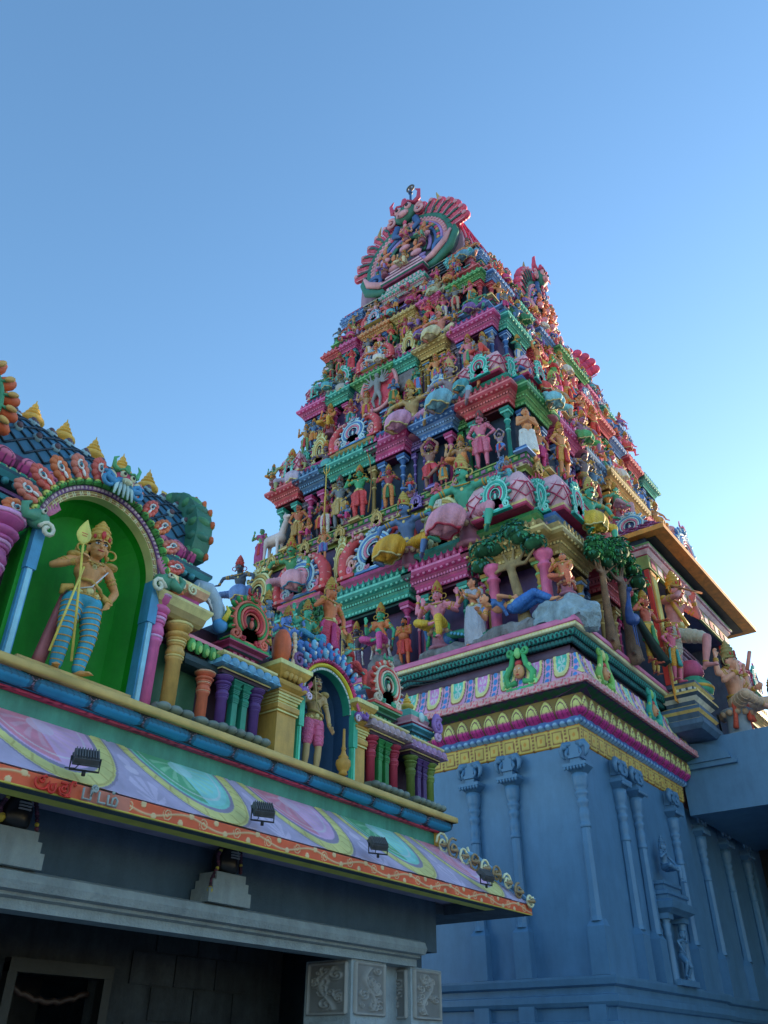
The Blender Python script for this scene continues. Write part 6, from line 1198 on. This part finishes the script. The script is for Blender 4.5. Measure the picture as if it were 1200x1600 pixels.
# group over the blue arch
GA = 'small figures sitting over the blue arch'
for x, y, z, s, pose, sk, cl, lb, rz in ((7.45,7.35,5.98,.62,'sit_four','5b83c8','4f78b8','blue skinned seated figure left of the green disc above the blue niche',-.3),(7.78,7.3,6.2,.62,'sit_four','3f9a80','3f8ab0','green faced crowned figure left of centre above the blue niche',-.1),
        (8.16,7.2,6.15,.78,'blessing','c8744a','b8405c','orange crowned figure in red below the green disc above the blue niche',-.1),(8.5,7.12,6.0,.55,'sit_woman','4f9a90','c84a4a','small teal figure leaning at the right of the blue arch',.5),(7.05,7.35,5.95,.55,'spearman','6a86a8','4a5a8a','small blue grey figure with a staff at the left of the blue arch',.2)):
    statue(pose, (x, y, z), rz, s, sk, cl, lb, 'statue', GA, sash=random.choice(['d8a040','b8407c','3fa08f']))
b = MB(); b.poly([(.3*math.cos(2*PI*i/28), .3*math.sin(2*PI*i/28)) for i in range(28)][::-1], 0, .08, 0)
for r, n in ((.26,14),(.17,9),(.08,5)):
    for i in range(n): a = 2*PI*i/n; b.tube([(p[0]+r*math.cos(a), -.015, p[2]+r*math.sin(a)) for p in spiral(0,0,0,.045,.01,1.3,a,10,1)], .011, 5, 1)
dk = b.build('scroll_disc', ['1f5a3a','4fa068'], None, (8.12, 7.45, 7.05)); tag(dk, 'round green scroll disc standing over the blue niche arch', 'ornament')

# ---- ground tier, short face
def rock(x, y, z, r, label, c='6a7078', sq=(1,1,1), seed=1, name='painted_rock'):
    rr = random.Random(seed); b = MB()
    for i in range(7): b.ell((rr.uniform(-.5,.5)*r*sq[0], rr.uniform(-.3,.3)*r*sq[1], rr.uniform(.1,.45)*r*sq[2]), (r*rr.uniform(.4,.6)*sq[0], r*rr.uniform(.35,.5)*sq[1], r*rr.uniform(.35,.55)*sq[2]), 7, 5, 0)
    b.box(-.7*r*sq[0], .7*r*sq[0], -.5*r*sq[1], .5*r*sq[1], 0, .25*r*sq[2], 0); me = remesh(b, .1*max(.5,r), name, 1); me.materials.clear()
    for v in me.vertices: v.co += noise.noise_vector(v.co*3.1+Vector((seed,0,0)))*.09+noise.noise_vector(v.co*9)*.035
    me.materials.append(paint(c, .8, .25, .6)); me.polygons.foreach_set('use_smooth', [False]*len(me.polygons))
    o = link(name, me, None, (x, y, z)); tag(o, label, 'rock'); return o
def R_(face, t, d, z, r, label, **k): p = W(face, t, d, z); o = rock(*p, r, label, **k); o.rotation_euler = (0,0,RZ[face]); return o
R_('A', 2.3, 8.1, 9.3, .55, 'grey rock under the seated deity in yellow', sq=(1.5,.7,.7), seed=2); R_('A', .75, 8.1, 9.3, .6, 'grey rock the green skinned woman sits on', sq=(1.1,.8,1), seed=3)
R_('A', 4.05, 8.1, 9.3, .6, 'long grey rock under the reclining woman', sq=(1.6,.7,.7), seed=4, c='6f747c'); R_('A', 5.35, 8.0, 9.3, .75, 'blue grey waterfall rock at the corner of the podium', c='7f98a8', sq=(1,1,1.1), seed=5)
r = st('A', 'sit_four', 2.25, 8.12, 9.52, 1.18, 'cf7c93', 'd8a83c', 'pink four armed seated deity in yellow trousers beneath the magenta cornice', sash='3fa06a')
st('A', 'namaste_beard', 1.28, 8.15, 9.32, .76, 'b8683f', 'c04a3a', 'stout bearded orange man with joined hands beside the seated deity')
st('A', 'sit_woman', .6, 8.18, 9.62, 1.05, '3fa080', 'b8488c', 'green skinned seated woman in a magenta wrap on a grey rock', sash='e0c8d8', blouse='c8744a')
r = st('A', 'spearman', -.25, 8.08, 9.35, .86, '4a4658', '5a4a6a', 'dark purple skinned man holding a tall spear beside the green woman', sash='d8d0d8'); rod(r, [(-.32,-.3,.0),(-.32,-.3,2.05)], .015, 'b0a060', 'spear', (.04,.02,.1))
st('A', 'praying_woman', 3.25, 8.15, 9.32, 1.02, 'c08468', '9aa4b8', 'pale grey draped woman praying beside the gold column', blouse='9aa4b8', trim='8892a8')
st('A', 'reclining', 4.35, 8.3, 9.78, 1.15, 'c88a6a', '2f66b0', 'reclining woman in a blue sari on the long grey rock', blouse='3a6ab0', trim='d8c070')
st('A', 'sit_bless', 5.45, 7.95, 10.0, .8, 'c07a5a', 'c86a50', 'orange ascetic seated on the waterfall rock at the corner', no=('crown',), sash='8a4a3a')
p = W('A', 2.35, 8.0, 9.45); r = empty('peacock', p, RZ['A']); tag(r, 'blue and green peacock carrying the pink seated deity', 'peacock sculpture'); b = MB()
b.cap((-.2,0,.3),(.1,.02,.35),.16,.2,12); b.tube([(-.25,-.02,.35),(-.45,-.05,.5),(-.5,-.07,.7),(-.45,-.08,.85)],[.13,.09,.06,.05],9); b.ell((-.47,-.08,.9),(.075,.06,.065)); b.cap((-.52,-.1,.9),(-.6,-.12,.87),.025,.008,6)
b.cap((-.1,-.05,.2),(-.12,-.08,-.1),.03,.02,6); b.cap((.05,-.05,.2),(.05,-.08,-.1),.03,.02,6); me = remesh(b, .02, 'peacock_body'); me.materials.append(paint('2f5f98')); link('body', me, r)
b = MB(); b.loft([[(.15+1.15*t, -.1+.0*t+dy, .38-.38*t+.1*math.sin(3*t)+dz*(1+1.0*t)) for dy, dz in ((-.12,0),(0,.09),(.12,0),(0,-.09))] for t in [i/10 for i in range(11)]], 0, True, True, True)
for i in range(12): b.ell((.3+.09*i, -.22, .36-.035*i), (.04,.02,.04), 7, 5, 1)
b.build('tail', ['2a7a68','4a9ac0'], r)
# trees carved in plaster
def tree(face, t, d, z, h, w_, label, seed, leafs, bark='8a6a4a', lean=0):
    rr = random.Random(seed); r = empty('sculpted_tree', W(face, t, d, z), RZ[face]); tag(r, label, 'sculpted tree', 'plaster trees round the podium corner')
    b = MB(); P = [(0,0,0),(.02+lean*.3,0,h*.25),(lean*.7,-.03,h*.5),(lean,-.05,h*.66)]; b.cap(P[0],P[1],.2*w_,.13*w_); b.cap(P[1],P[2],.13*w_,.11*w_); b.cap(P[2],P[3],.11*w_,.1*w_); tips = []
    for i in range(6):
        a = PI*(.06+.88*i/5); e = (lean+w_*.75*math.cos(a), -.12+rr.uniform(-.15,.1), h*.66+h*.2*math.sin(a)); m = ((P[3][0]+e[0])/2+rr.uniform(-.05,.05), -.06, (P[3][2]+e[2])/2-.04*h); b.cap(P[3],m,.07*w_,.05*w_,8); b.cap(m,e,.05*w_,.025*w_,8); tips.append(e)
    for q in (-1,1,.3): b.cap((0,0,.1),(q*.28*w_,-.1,.0),.1*w_,.04*w_,8)
    me = remesh(b, .03, 'trunk', 2); me.materials.append(paint(bark, .75, .3, .8)); link('trunk', me, r)
    b = MB(); cl = [(e[0], e[1], e[2]+.05*h) for e in tips]+[(lean+w_*rr.uniform(-.55,.55), rr.uniform(-.25,.0), h*rr.uniform(.84,.98)) for _ in range(6)]
    for (cx, cy, cz) in cl:
        R0 = w_*rr.uniform(.26,.36); b.ell((cx,cy,cz),(R0*.85,R0*.6,R0*.5),8,6,2)
        for j in range(70):
            a, e = rr.uniform(0,2*PI), rr.uniform(-.5,1.4); n = Vector((math.cos(a)*math.cos(e), math.sin(a)*math.cos(e), math.sin(e))); c = Vector((cx+n.x*R0, cy+n.y*R0*.75, cz+n.z*R0*.62)); u = n.cross(Vector((0,0,1))).normalized(); v = n.cross(u)
            dn = (v if v.z < 0 else -v); s_ = .075*w_**.5*rr.uniform(.8,1.3); q = [c+u*s_*.5+n*.01, c+n*.035, c-u*s_*.5+n*.01, c+dn*s_*1.1+n*.045]; b.add([tuple(x) for x in (q[0], q[1], q[2], q[3], c-n*.02)], [(0,1,3),(1,2,3),(0,3,4),(2,4,3)], rr.choice((0,0,1,1,2)))
    b.build('crown', [paint(q_, .85, .25) for q_ in leafs], r); return r
tree('A', 4.45, 8.0, 9.3, 2.75, 1.0, 'plaster tree with a pale forked trunk behind the reclining woman', 1, ['2f7f5c','2a6f6a','1f5a3a'], '8a7a58', -.25)
tree('B', -6.55, 5.75, 9.3, 2.6, .75, 'plaster tree with a thin trunk just round the podium corner', 2, ['3a8a4a','2a7a60','1f5a30'], '7a6048', -.1)
tree('B', -5.6, 5.85, 9.3, 2.75, .95, 'dense dark green plaster tree with a thick grey brown trunk behind the sash wearer', 3, ['2a7a3a','1f6a58','174a2a'], '6a5648', -.2)
p = W('B', -6.15, 6.1, 9.3); r = empty('peacock', p, 0); tag(r, 'large dark blue peacock with long trailing tail at the podium corner', 'peacock sculpture'); b = MB()
b.cap((-.05,-.02,.62),(.16,0,.72),.13,.15,12); b.tube([(-.1,-.02,.68),(-.2,-.06,.86),(-.16,-.08,1.05),(-.2,-.12,1.24)],[.11,.075,.05,.045],9); b.ell((-.21,-.15,1.28),(.06,.075,.06)); b.cap((-.22,-.2,1.28),(-.24,-.29,1.25),.022,.006,6); b.cap((-.03,-.03,.55),(-.03,-.05,.02),.025,.02,7); b.cap((.1,-.03,.55),(.1,-.05,.02),.025,.02,7)
for q in (-.04,0,.04): b.cap((-.2,-.12,1.32),(-.2+q,-.1,1.44),.008,.012,5)
me = remesh(b,.022,'pb'); me.materials.append(paint('1f4080')); link('body', me, r)
b = MB(); b.loft([[(.2+1.25*t, -.1+dy*(1+t), .7-.62*t**.8+dz*(1+.6*t)) for dy, dz in ((-.08,0),(0,.06),(.08,0),(0,-.06))] for t in [i/10 for i in range(11)]], 0, True, True, True); b.build('tail', ['16302c'], r)
b = MB(); b.cap((-.1,0,.3),(.25,.02,.3),.15,.16,12); b.cap((.3,0,.35),(.45,0,.75),.1,.08,10); b.cap((.42,-.02,.85),(.62,-.08,.78),.08,.045,10)
for q in SX:
    b.cap((-.15,q*.08,.3),(-.17,q*.08,-.35),.06,.03,8); b.cap((.25,q*.08,.28),(.28,q*.08,-.35),.055,.03,8); b.ell((.42,q*.05,.95),(.02,.015,.05))
me = remesh(b,.025,'horse'); me.materials.append(paint('b8b0b4')); o = link('white_horse', me, None, W('A', -4.35, 7.35, 14.9), RZ['A'], 1.25); tag(o, 'white horse beside the woman in the purple sari on the second tier', 'horse statue')

st('B', 'archer', -4.95, 6.05, 9.32, 1.0, 'b05a4a', 'c8a040', 'red brown crowned man with green sash between the thick tree trunk and the flute player', sash='3f8a5a')
st('B', 'one_arm_up', -3.55, 6.1, 9.32, .88, 'c0607c', 'd89030', 'pink skinned young man in teal sash and orange trousers left of the big flute player', sash='3f9a9a')
r = st('B', 'flute_god', -2.75, 6.05, 9.36, 1.74, 'b0787c', 'a8a89c', 'huge pinkish flute playing dancer with one leg raised before the porch', -.12, sash='d8b860', trim='b8507a', bands='a8a89c'); rod(r, [(-.25,-.28,1.5),(.3,-.36,1.48)], .016, '8a5a30', 'flute')
b = MB(); b.tube([(-.2,.1,1.35),(-.3,.05,1.5),(-.28,0,1.68),(-.14,.02,1.8)], [.05,.06,.05,.02], 7, 0); b.tube([(-.14,-.1,1.4),(0,-.15,1.1),(.12,-.13,1.0)], .03, 7, 0); b.build('garland', ['b89a48'], r)
b = MB(); b.rect(-.62,.62,-.4,.4,[(0,8.2),(.1,8.3),(.1,8.42),(0,8.46),(0,8.6),(.06,8.66),(.06,8.74),(-.05,8.8),(-.05,8.9),(.04,8.98),(.12,9.04),(.12,9.1),(0,9.14),(0,9.22),(.08,9.28),(.08,9.34)],[3,3,1,0,1,3,1,0,2,0,1,2,0,1,0]); dents(b,-.62,.62,-.4,.4,0,9.15,9.21,.16,.02,2)
o = b.build('statue_pedestal', ['3a5068','c8b070','d8d0c8','44607c'], None, W('B',-2.75,5.95,0)); tag(o, 'stepped blue and gold pedestal under the huge flute player', 'pedestal')
b = MB(); b.lathe(0,0,[(.3,0),(.42,.08),(.46,.2),(.4,.34),(.26,.42),(.3,.46),(.22,.52)],18,0); b.lathe(0,0,[(.455,.16),(.475,.2),(.455,.24)],18,1); b.lathe(0,0,[(.22,.52),(.3,.6),(.3,.8),(.2,.95)],14,2); o = b.build('painted_urn', ['3f9a80','d8a048','b0507a'], None, W('B',-2.2,6.05,9.34)); tag(o, 'round green and gold urn at the raised foot of the flute player', 'urn')
r = statue('sit_four', (21.3, 5.05, 8.28), -.2, 1.7, 'c0907a', 'b8a088', 'tan four armed crowned deity seated on the blue hall roof at the right edge', 'statue', 'painted statues on the tower', sash='c8503a', crown='8a8a58', trim='8a3a5a'); rod(r, [(.48,-.05,1.2),(.56,-.12,1.5)], .03, 'c08070', 'short_club')
statue('sari_woman', (23.4, 4.6, 8.28), .3, 1.15, 'c87a5a', '3a8a7a', 'small orange and green figure behind the seated deity on the hall roof', 'statue', 'painted statues on the tower')
st('B', 'archer', -4.3, 5.85, 9.32, .62, 'b06a58', 'c8a858', 'short attendant in gold between the green sashed man and the pink youth')
b = MB(); b.lathe(0,0,[(.17,0),(.17,.12),(.12,.14),(.12,1.55),(.16,1.57),(.16,1.62),(.11,1.66),(.11,1.72),(.19,1.8),(.22,1.88),(.22,1.95)],12,0)
for t, d, f, l in ((3.72,8.0,'A','pink turned column behind the reclining woman'),(5.0,7.95,'A','pink turned column above the corner ascetic')):
    o = link('turned_column', b.mesh('turned_column', ['c0608c']), None, W(f,t,d,9.3)); tag(o, l, 'column', 'pink columns at the podium corner')
# guardians over the first cornice
GG = 'giant seated guardians of the tower'
def gd(face, t, d, z, s, skin, cloth, label, mir=False, rz=0, **k): return st(face, 'guardian_mirror' if mir else 'guardian', t, d, z, s, skin, cloth, label, rz, group=GG, **k)
gd('A', 3.18, 8.05, 11.95, 1.72, '3f9a84', 'd88aa0', 'green moustached guardian in rose cloth beside the diamond patterned corner dome', trim='a8304c', crown='b0a060')
gd('A', 1.35, 8.0, 11.95, 1.5, '4a6a9c', 'd8982f', 'blue faced guardian in yellow cloth between the red sea beast and the gold crest', crown='a89a50')
gd('A', -2.75, 7.9, 12.4, 1.35, '3f8a60', 'c890a0', 'green guardian in pale pink cloth far left on the first tier', True, trim='3f7a9a'); gd('A', -4.9, 7.9, 12.75, 1.2, '3a4a60', '5a7ab0', 'dark bearded guardian with red crown at the left corner of the first tier', True, trim='b0a058', crown='a84a4a')
gd('B', -6.0, 5.35, 12.2, 1.3, '3fa08a', 'c8a83c', 'green guardian in yellow cloth right of the corner dome on the sunlit side', crown='a8a060'); gd('B', -4.9, 5.3, 12.0, 1.15, 'c06a7a', 'b8507a', 'pink guardian behind the plaster tree on the sunlit side')
# second tier
st('A', 'sari_woman', -4.85, 7.35, 14.55, .8, '5a9a70', '9a3a7a', 'woman in a purple sari beside the white horse', blouse='a04a84', no=('crown',)); st('A', 'akimbo', -3.25, 7.4, 14.6, .92, 'b0664a', 'a88a50', 'brown hunter with hands on hips in a tan hide skirt', sash='a88a50', no=('crown',))
st('A', 'spearman', -2.35, 7.35, 14.6, .78, '4a4454', 'c87a34', 'dark man in orange shorts holding a staff next to the grey ascetic', no=('crown',))
r = st('A', 'spearman', -1.5, 7.5, 14.55, 1.02, '6c7884', 'b09a60', 'grey skinned ascetic in a spotted hide with a gold trident', crown='54504a', sash='b0a070'); rod(r, [(-.32,-.3,0),(-.32,-.3,1.95)], .02, 'c8a850', 'trident'); b = MB()
for q in (-.09,0,.09): b.tube([(-.32+q*.4,-.3,1.85),(-.32+q,-.3,1.98),(-.32+q,-.3,2.15)], [.015,.015,.004], 6, 0)
b.build('trident_head', ['c8a850'], r)
r = st('A', 'archer', -.75, 7.5, 14.55, 1.04, '3f9a70', 'c84a50', 'green archer in red with a long bow on the second tier', sash='c84a50'); rod(r, [(.42,-.3,0),(.5,-.32,.6),(.52,-.32,1.1),(.46,-.3,1.7),(.36,-.28,2.05)], .018, '8a6a3a', 'bow')
st('A', 'arms_up', 1.72, 7.45, 14.55, .95, '8a6860', 'c84a5a', 'bearded dancer in red shorts with both arms above his head')
st('A', 'akimbo', 3.4, 7.5, 14.55, 1.04, 'd06f8c', 'd0708c', 'rose pink bare youth under the red corner cornice', crown='6a4a50', sash='c05a7a', trim='d888a0', jewel='8a5a6a'); st('A', 'arms_up', 4.0, 7.6, 14.55, .5, '8a7a90', '3f7ac8', 'small child figure in blue trousers beside the pink youth')
st('A', 'namaste', 4.65, 7.3, 14.3, 1.05, 'd08a60', 'c8ccd0', 'shaven monk in a white dhoti praying at the tower corner', rz=.5, trim='c8a860', no=('jewellery','sash'))
gd('A', 2.55, 7.35, 16.75, 1.4, '857a8a', '6fa8c0', 'grey guardian in pale blue cloth on the second tier corner', crown='b0a070'); gd('A', 1.1, 7.3, 16.75, 1.4, 'a89468', 'c890b4', 'tan guardian in lavender pink cloth on the second tier'); gd('A', -3.75, 7.2, 16.85, 1.15, '8a9468', 'a8a0b8', 'olive guardian in lavender cloth near the left edge of the second tier', True); gd('A', -2.3, 7.2, 16.85, .95, '5a5268', '4f9a9a', 'dark guardian in teal cloth left of the teal pavilion roof', True)
for a in (('akimbo', -5.9, 4.95, .98, 'c08a60', 'd89a50', 'tan man in an orange wrap next to the green pavilion on the sunny side'), ('climber', -4.6, 4.95, .95, '6a6878', '7a7248', 'grey horn blower in olive shorts leaning over the drum player'), ('four_arms', -3.9, 4.95, .92, '4f7aa0', '8a8a80', 'blue figure with a sword above the plaster trees'),
          ('sari_woman', -2.2, 4.95, .98, 'c8765a', 'c8c8cc', 'orange woman in a white skirt above the porch roof'), ('sit_bless', -3.0, 5.2, .9, '4f9a80', 'a88a9a', 'green turbaned squatting figure above the porch roof')):
    st('B', a[0], a[1], a[2], 14.55, a[3], a[4], a[5], a[6])
gd('B', -5.75, 4.7, 16.7, 1.15, '9a8a78', '7ab8c8', 'tan guardian in pale aqua cloth on the sunny side of the second tier', crown='8ab060'); gd('B', -3.8, 4.7, 16.7, 1.05, '8a6a90', '4f9a60', 'mauve guardian in green cloth on the sunny side of the second tier')
# third tier
st('A', 'blessing', -3.7, 6.85, 18.65, .74, 'b08a58', '6a9a6a', 'tan man in green trousers at the left corner of the third tier'); st('A', 'sit_bless', -2.55, 6.95, 18.9, .9, 'c87a50', 'd89a3a', 'orange seated man with one knee up on the third tier'); st('A', 'akimbo', 1.72, 6.95, 18.65, .78, 'c88458', 'd8983c', 'orange skinned man in orange trousers under the gold cornice', sash='5a7ab0'); st('A', 'akimbo', 2.9, 6.95, 18.65, .82, 'd07888', 'd07888', 'pink plump boy under the magenta cornice of the third tier', sash='4f9a70', trim='d07888')
gd('A', 1.9, 6.8, 20.4, 1.1, 'c08078', 'c8c0a0', 'pinkish guardian in cream cloth on the third tier', crown='a8a068'); gd('A', -2.3, 6.7, 20.4, .9, '5f6a68', '9a9a98', 'grey guardian on the left of the third tier', True)
p = W('A', -.5, 6.95, 19.0); r = empty('relief_medallion', p, RZ['A']); tag(r, 'round red medallion with a many armed grey figure on the third tier', 'medallion'); b = MB()
b.poly([(.72*math.cos(2*PI*i/30), .85+.9*math.sin(2*PI*i/30)) for i in range(30)][::-1], 0, .2, 0); b.tube([(.7*math.cos(2*PI*i/30), -.0, .85+.88*math.sin(2*PI*i/30)) for i in range(31)], .07, 7, 1)
for i in range(16): a = 2*PI*i/16; b.ell((.52*math.cos(a), 0, .85+.68*math.sin(a)), (.07,.05,.12), 7, 5, 0, Matrix.Rotation(-(a-PI/2),3,'Y'))
b.build('disc', ['c0485c','d8909a'], r); b = MB(); b.cap((0,-.08,.6),(0,-.08,1.1),.1,.13); b.ell((0,-.12,1.32),(.09,.09,.11)); b.cap((0,-.08,1.1),(0,-.1,1.25),.05,.05); b.ell((0,-.1,1.45),(.06,.06,.08))
for q in SX:
    b.cap((q*.06,-.08,.6),(q*.16,-.12,.3),.08,.05); b.cap((q*.16,-.12,.3),(q*.1,-.08,.06),.05,.04)
    for k in range(5): a = -.7+k*.42; b.cap((q*.1,-.1,1.08),(q*(.1+.22*math.cos(a)),-.14,1.05+.22*math.sin(a)),.035,.03,7); b.cap((q*(.1+.22*math.cos(a)),-.14,1.05+.22*math.sin(a)),(q*(.14+.38*math.cos(a+.3)),-.16,1.05+.4*math.sin(a+.3)),.03,.03,7)
me = remesh(b,.02,'many_armed_figure',1); me.materials.append(paint('7a8288')); link('many_armed_figure', me, r)
R_('A', .5, 6.75, 19.6, .6, 'grey scaled boulder right of the red medallion', c='6a6a72', sq=(.8,.5,1.3), seed=9)
for a in (('arms_up',-5.5,4.45,.8,'c07a50','c8a040','pair leader in yellow with raised arms on the third tier sunny side'), ('sari_woman',-4.4,4.45,.95,'4f9a60','b8508c','dancing woman in green blouse and violet sari on the sunny side'), ('blessing',-3.6,4.45,.92,'c85a60','d88a3c','red skinned figure in orange wrap right of the violet sari dancer'), ('namaste',-2.6,4.45,.8,'b88a68','8a6a9a','man with joined hands in a mauve wrap on the third tier sunny side'), ('one_arm_up',-1.6,4.45,.85,'c8704a','c8503a','orange figure raising an arm against the sky on the third tier')):
    st('B', a[0], a[1], a[2], 18.65, a[3], a[4], a[5], a[6])
# fourth tier and neck
st('A', 'sari_woman', -2.05, 6.55, 21.85, .58, 'c84a58', 'c0404c', 'small red woman in the left half of the fourth tier', no=('crown',)); st('A', 'dancer', 1.3, 6.6, 21.85, .66, 'c85a68', 'c84050', 'red dancing woman right of centre on the fourth tier', blouse='c84050'); st('A', 'four_arms', 2.35, 6.6, 21.85, .68, '6a7078', 'a89a88', 'grey four armed figure in the right half of the fourth tier'); st('A', 'climber', -3.0, 6.5, 21.85, .62, '5a6058', '4a5a4a', 'dark armed warrior at the left corner of the fourth tier')
gd('A', 1.6, 6.4, 23.1, .72, 'a09078', 'a8b8a0', 'small tan guardian just below the great crest'); gd('A', 2.75, 6.15, 24.3, .8, 'b87860', '5a90b0', 'pot bellied moustached guardian at the right foot of the great crest', crown='4a4a48')
st('A', 'sit_four', .3, 6.35, 24.25, .62, 'b08a70', 'b04a6a', 'little seated deity in the centre under the great crest'); st('A', 'sit_bless', -1.1, 6.4, 23.95, .6, 'a8887a', 'c8a0b0', 'little seated man in pink left of centre under the great crest'); st('A', 'sit_woman', -1.9, 6.4, 23.3, .55, 'a07a80', '9a8ab0', 'little seated woman in lilac on the orange pavilion')
st('A', 'climber', -3.0, 6.15, 23.9, .55, '4a6a8a', '3a5a4a', 'small blue climber at the left foot of the great crest')
# the remaining figures, tier by tier, on the bay edges
CN = {'b87c58':'tan','c0607c':'pink','35806c':'green','4a70a0':'blue','bc6a46':'orange','70747f':'grey','a88868':'sand','9c4450':'red'}
CL = {'b8407c':'magenta','c08a40':'yellow','2f7048':'green','4f78b8':'blue','c8c4c0':'white','c84a44':'red','7a5aa0':'violet','c8804a':'orange','4f9aa8':'teal'}
TN = {1:'second', 2:'third', 3:'fourth', 4:'topmost'}; rr = random.Random(11); seen = set()
SPOT = {1: dict(A=[.3,-2.05,2.75], B=[-6.6,-5.35,-1.4,-.4,.6,1.6,3.9]), 2: dict(A=[-3.2,-1.6,-.95,.15,1.05,2.25,3.45], B=[-6.15,-5.0,-3.3,-.6,.4,1.4,3.7]),
        3: dict(A=[-2.6,-1.3,-.8,-.3,.3,.8,1.85,2.9], B=[-5.9,-5.2,-4.6,-3.9,-3.2,-2.4,-1.6,-.7,.3,1.2,2.6,3.8,5.3]), 4: dict(A=[-2.2,-1.5,-.8,.9,1.5,2.2], B=[-5.4,-4.6,-3.6,-2.6,-1.6,-.5,.6,2,3.5,5])}
poses_l = ['namaste','blessing','spearman','akimbo','sari_woman','dancer','four_arms','archer','sit_bless','sit_four','one_arm_up','climber']
PN = dict(namaste='praying', blessing='blessing', spearman='fist clenching', akimbo='arms akimbo', sari_woman='skirted', dancer='dancing', four_arms='four armed', archer='bow drawing', sit_bless='seated', sit_four='seated four armed', one_arm_up='arm raising', climber='crouching')
for k in (1, 2, 3, 4):
    z0, z1, wx, wy = TIERS[k]; H = z1-z0
    for f in 'AB':
        for j, t in enumerate(SPOT[k][f]):
            if f == 'B' and t > 2: t -= FX
            while True:
                ps = rr.choice(poses_l); sk = rr.choice(list(CN)); cl = rr.choice(list(CL)); kk = (k, f, ps, CN[sk], CL[cl])
                if kk not in seen: seen.add(kk); break
            d = (wx if f == 'A' else wy)+(.42 if k < 3 else .3); s = {1:.82, 2:.72, 3:.6, 4:.46}[k]*rr.uniform(.92,1.08)
            if ps.startswith('sit'): s *= 1.15
            st(f, ps, t, d, z0+.03, s, sk, cl, '%s %s figure in %s on the %s tier, %s side' % (CN[sk], PN[ps], CL[cl], TN[k], 'shaded' if f == 'A' else 'sunlit'), rz=rr.uniform(-.4,.4), sash=rr.choice(list(CL)), name='statue')
            # an upper row kneeling on the cornice line
            if k < 4 and j % 2 == 0:
                while True:
                    sk = rr.choice(list(CN)); cl = rr.choice(list(CL)); kk = (k, f, 'g', CN[sk], CL[cl])
                    if kk not in seen: seen.add(kk); break
                t2 = t+.35 if t < (wy if f == 'A' else wx)-.8 else t-.2
                gd(f, t2, d-.12, z0+.68*H, {1:.85, 2:.75, 3:.6}[k], sk, cl, '%s crowned crouching guardian in %s on the %s tier cornice, %s side' % (CN[sk], CL[cl], TN[k], 'shaded' if f == 'A' else 'sunlit'), mir=t < 0)
for t, z, s, ps, sk, cl, l in ((.15,25.55,.8,'sit_bless','b08a6a','c8c0a0','tan seated figure in the middle of the great crest'),(-.75,26.0,.62,'sit_woman','a88068','8a78b8','small seated figure in lilac left inside the great crest'),(.95,26.6,.62,'sit_bless','b07a60','5f9a80','small seated figure in green right inside the great crest'),(.25,27.2,.55,'sit_four','c08a70','b8507a','small four armed figure high inside the great crest')):
    st('A', ps, t, 6.35, z, s, sk, cl, l, no=('sash',))
# small attendants filling the gaps
for k, f, ts, zf in ((1,'A',[-2.65,-1.15,1.1,2.2],0),(0,'A',[-4.3,-3.3,-1.6],0),(2,'A',[-2.9,-.3,1.45,2.45],.72),(1,'A',[-4.6,-1.0,.3,3.5],.74),(3,'A',[-2.2,-.1,1.15,2.5],.74),(1,'B',[-6.9,-5.0,-3.1,-2.0,.2],.72),(2,'B',[-6.4,-5.2,-4.4,-2.9,-1.9,-.2,1.0],.72),(3,'B',[-6.0,-4.9,-4.2,-3.5,-2.0,-1.2,.8,2.0],.72),(0,'B',[-7.1,-6.0],.62),(0,'A',[-1.7,2.2,4.3],.78)):
    z0, z1, wx, wy = TIERS[k]; H = z1-z0
    for t in ts:
        while True:
            ps = rr.choice(['namaste','sit_bless','sit_woman','dancer','akimbo']); sk = rr.choice(list(CN)); cl = rr.choice(list(CL)); kk = (k, f, 's', ps, CN[sk], CL[cl])
            if kk not in seen: seen.add(kk); break
        nm = {0:'lowest', **TN}[k]
        st(f, ps, t, (wx if f == 'A' else wy)+(.3 if zf else .5), z0+zf*H+.03, {0:.6,1:.55,2:.5,3:.42}[k], sk, cl, 'little %s %s attendant in %s, %s tier, %s side' % (CN[sk], {'namaste':'praying','sit_bless':'seated','sit_woman':'seated woman','dancer':'dancing','akimbo':'standing'}[ps], CL[cl], nm, 'shaded' if f == 'A' else 'sunlit'), sash=rr.choice(list(CL)))
# top figures by the vault on the long side
for t, s, sk, cl, l in ((-4.6,.75,'c8705a','b8507a','small rose figure sitting on the vault eave nearest the great crest'),(-1.9,.8,'c88a68','c8a860','small tan figure beside the horned dormer'),(1.6,.8,'a87060','6a9a5a','small green clad figure right of the horned dormer')): st('B', 'sit_bless', t, 2.75, 25.3, s, sk, cl, l)
FRAME = None
b = MB(); sp = statue  # seated figure on the shelf of the blue wall niche and the beast below it
bs = paint('wall', .42, .06, .05)
for x, z, s, pose, l in ((17.95, 4.68, .62, 'sit_bless', 'blue painted figure seated on the wall niche roof'), (18.05, 2.98, .55, 'climber', 'blue painted figure inside the wall niche')):
    r = empty('niche_statue', (x, 6.42, z), 0, s); tag(r, l, 'statue', 'plain blue statues of the wall niche')
    for k, me in FIGS[pose].items():
        if k in ('body','garment','jewellery','hair','crown'): place(me, k, r, (0,0,0), 0, 1, [bs]*len(me.materials))
bpy.context.view_layer.update()
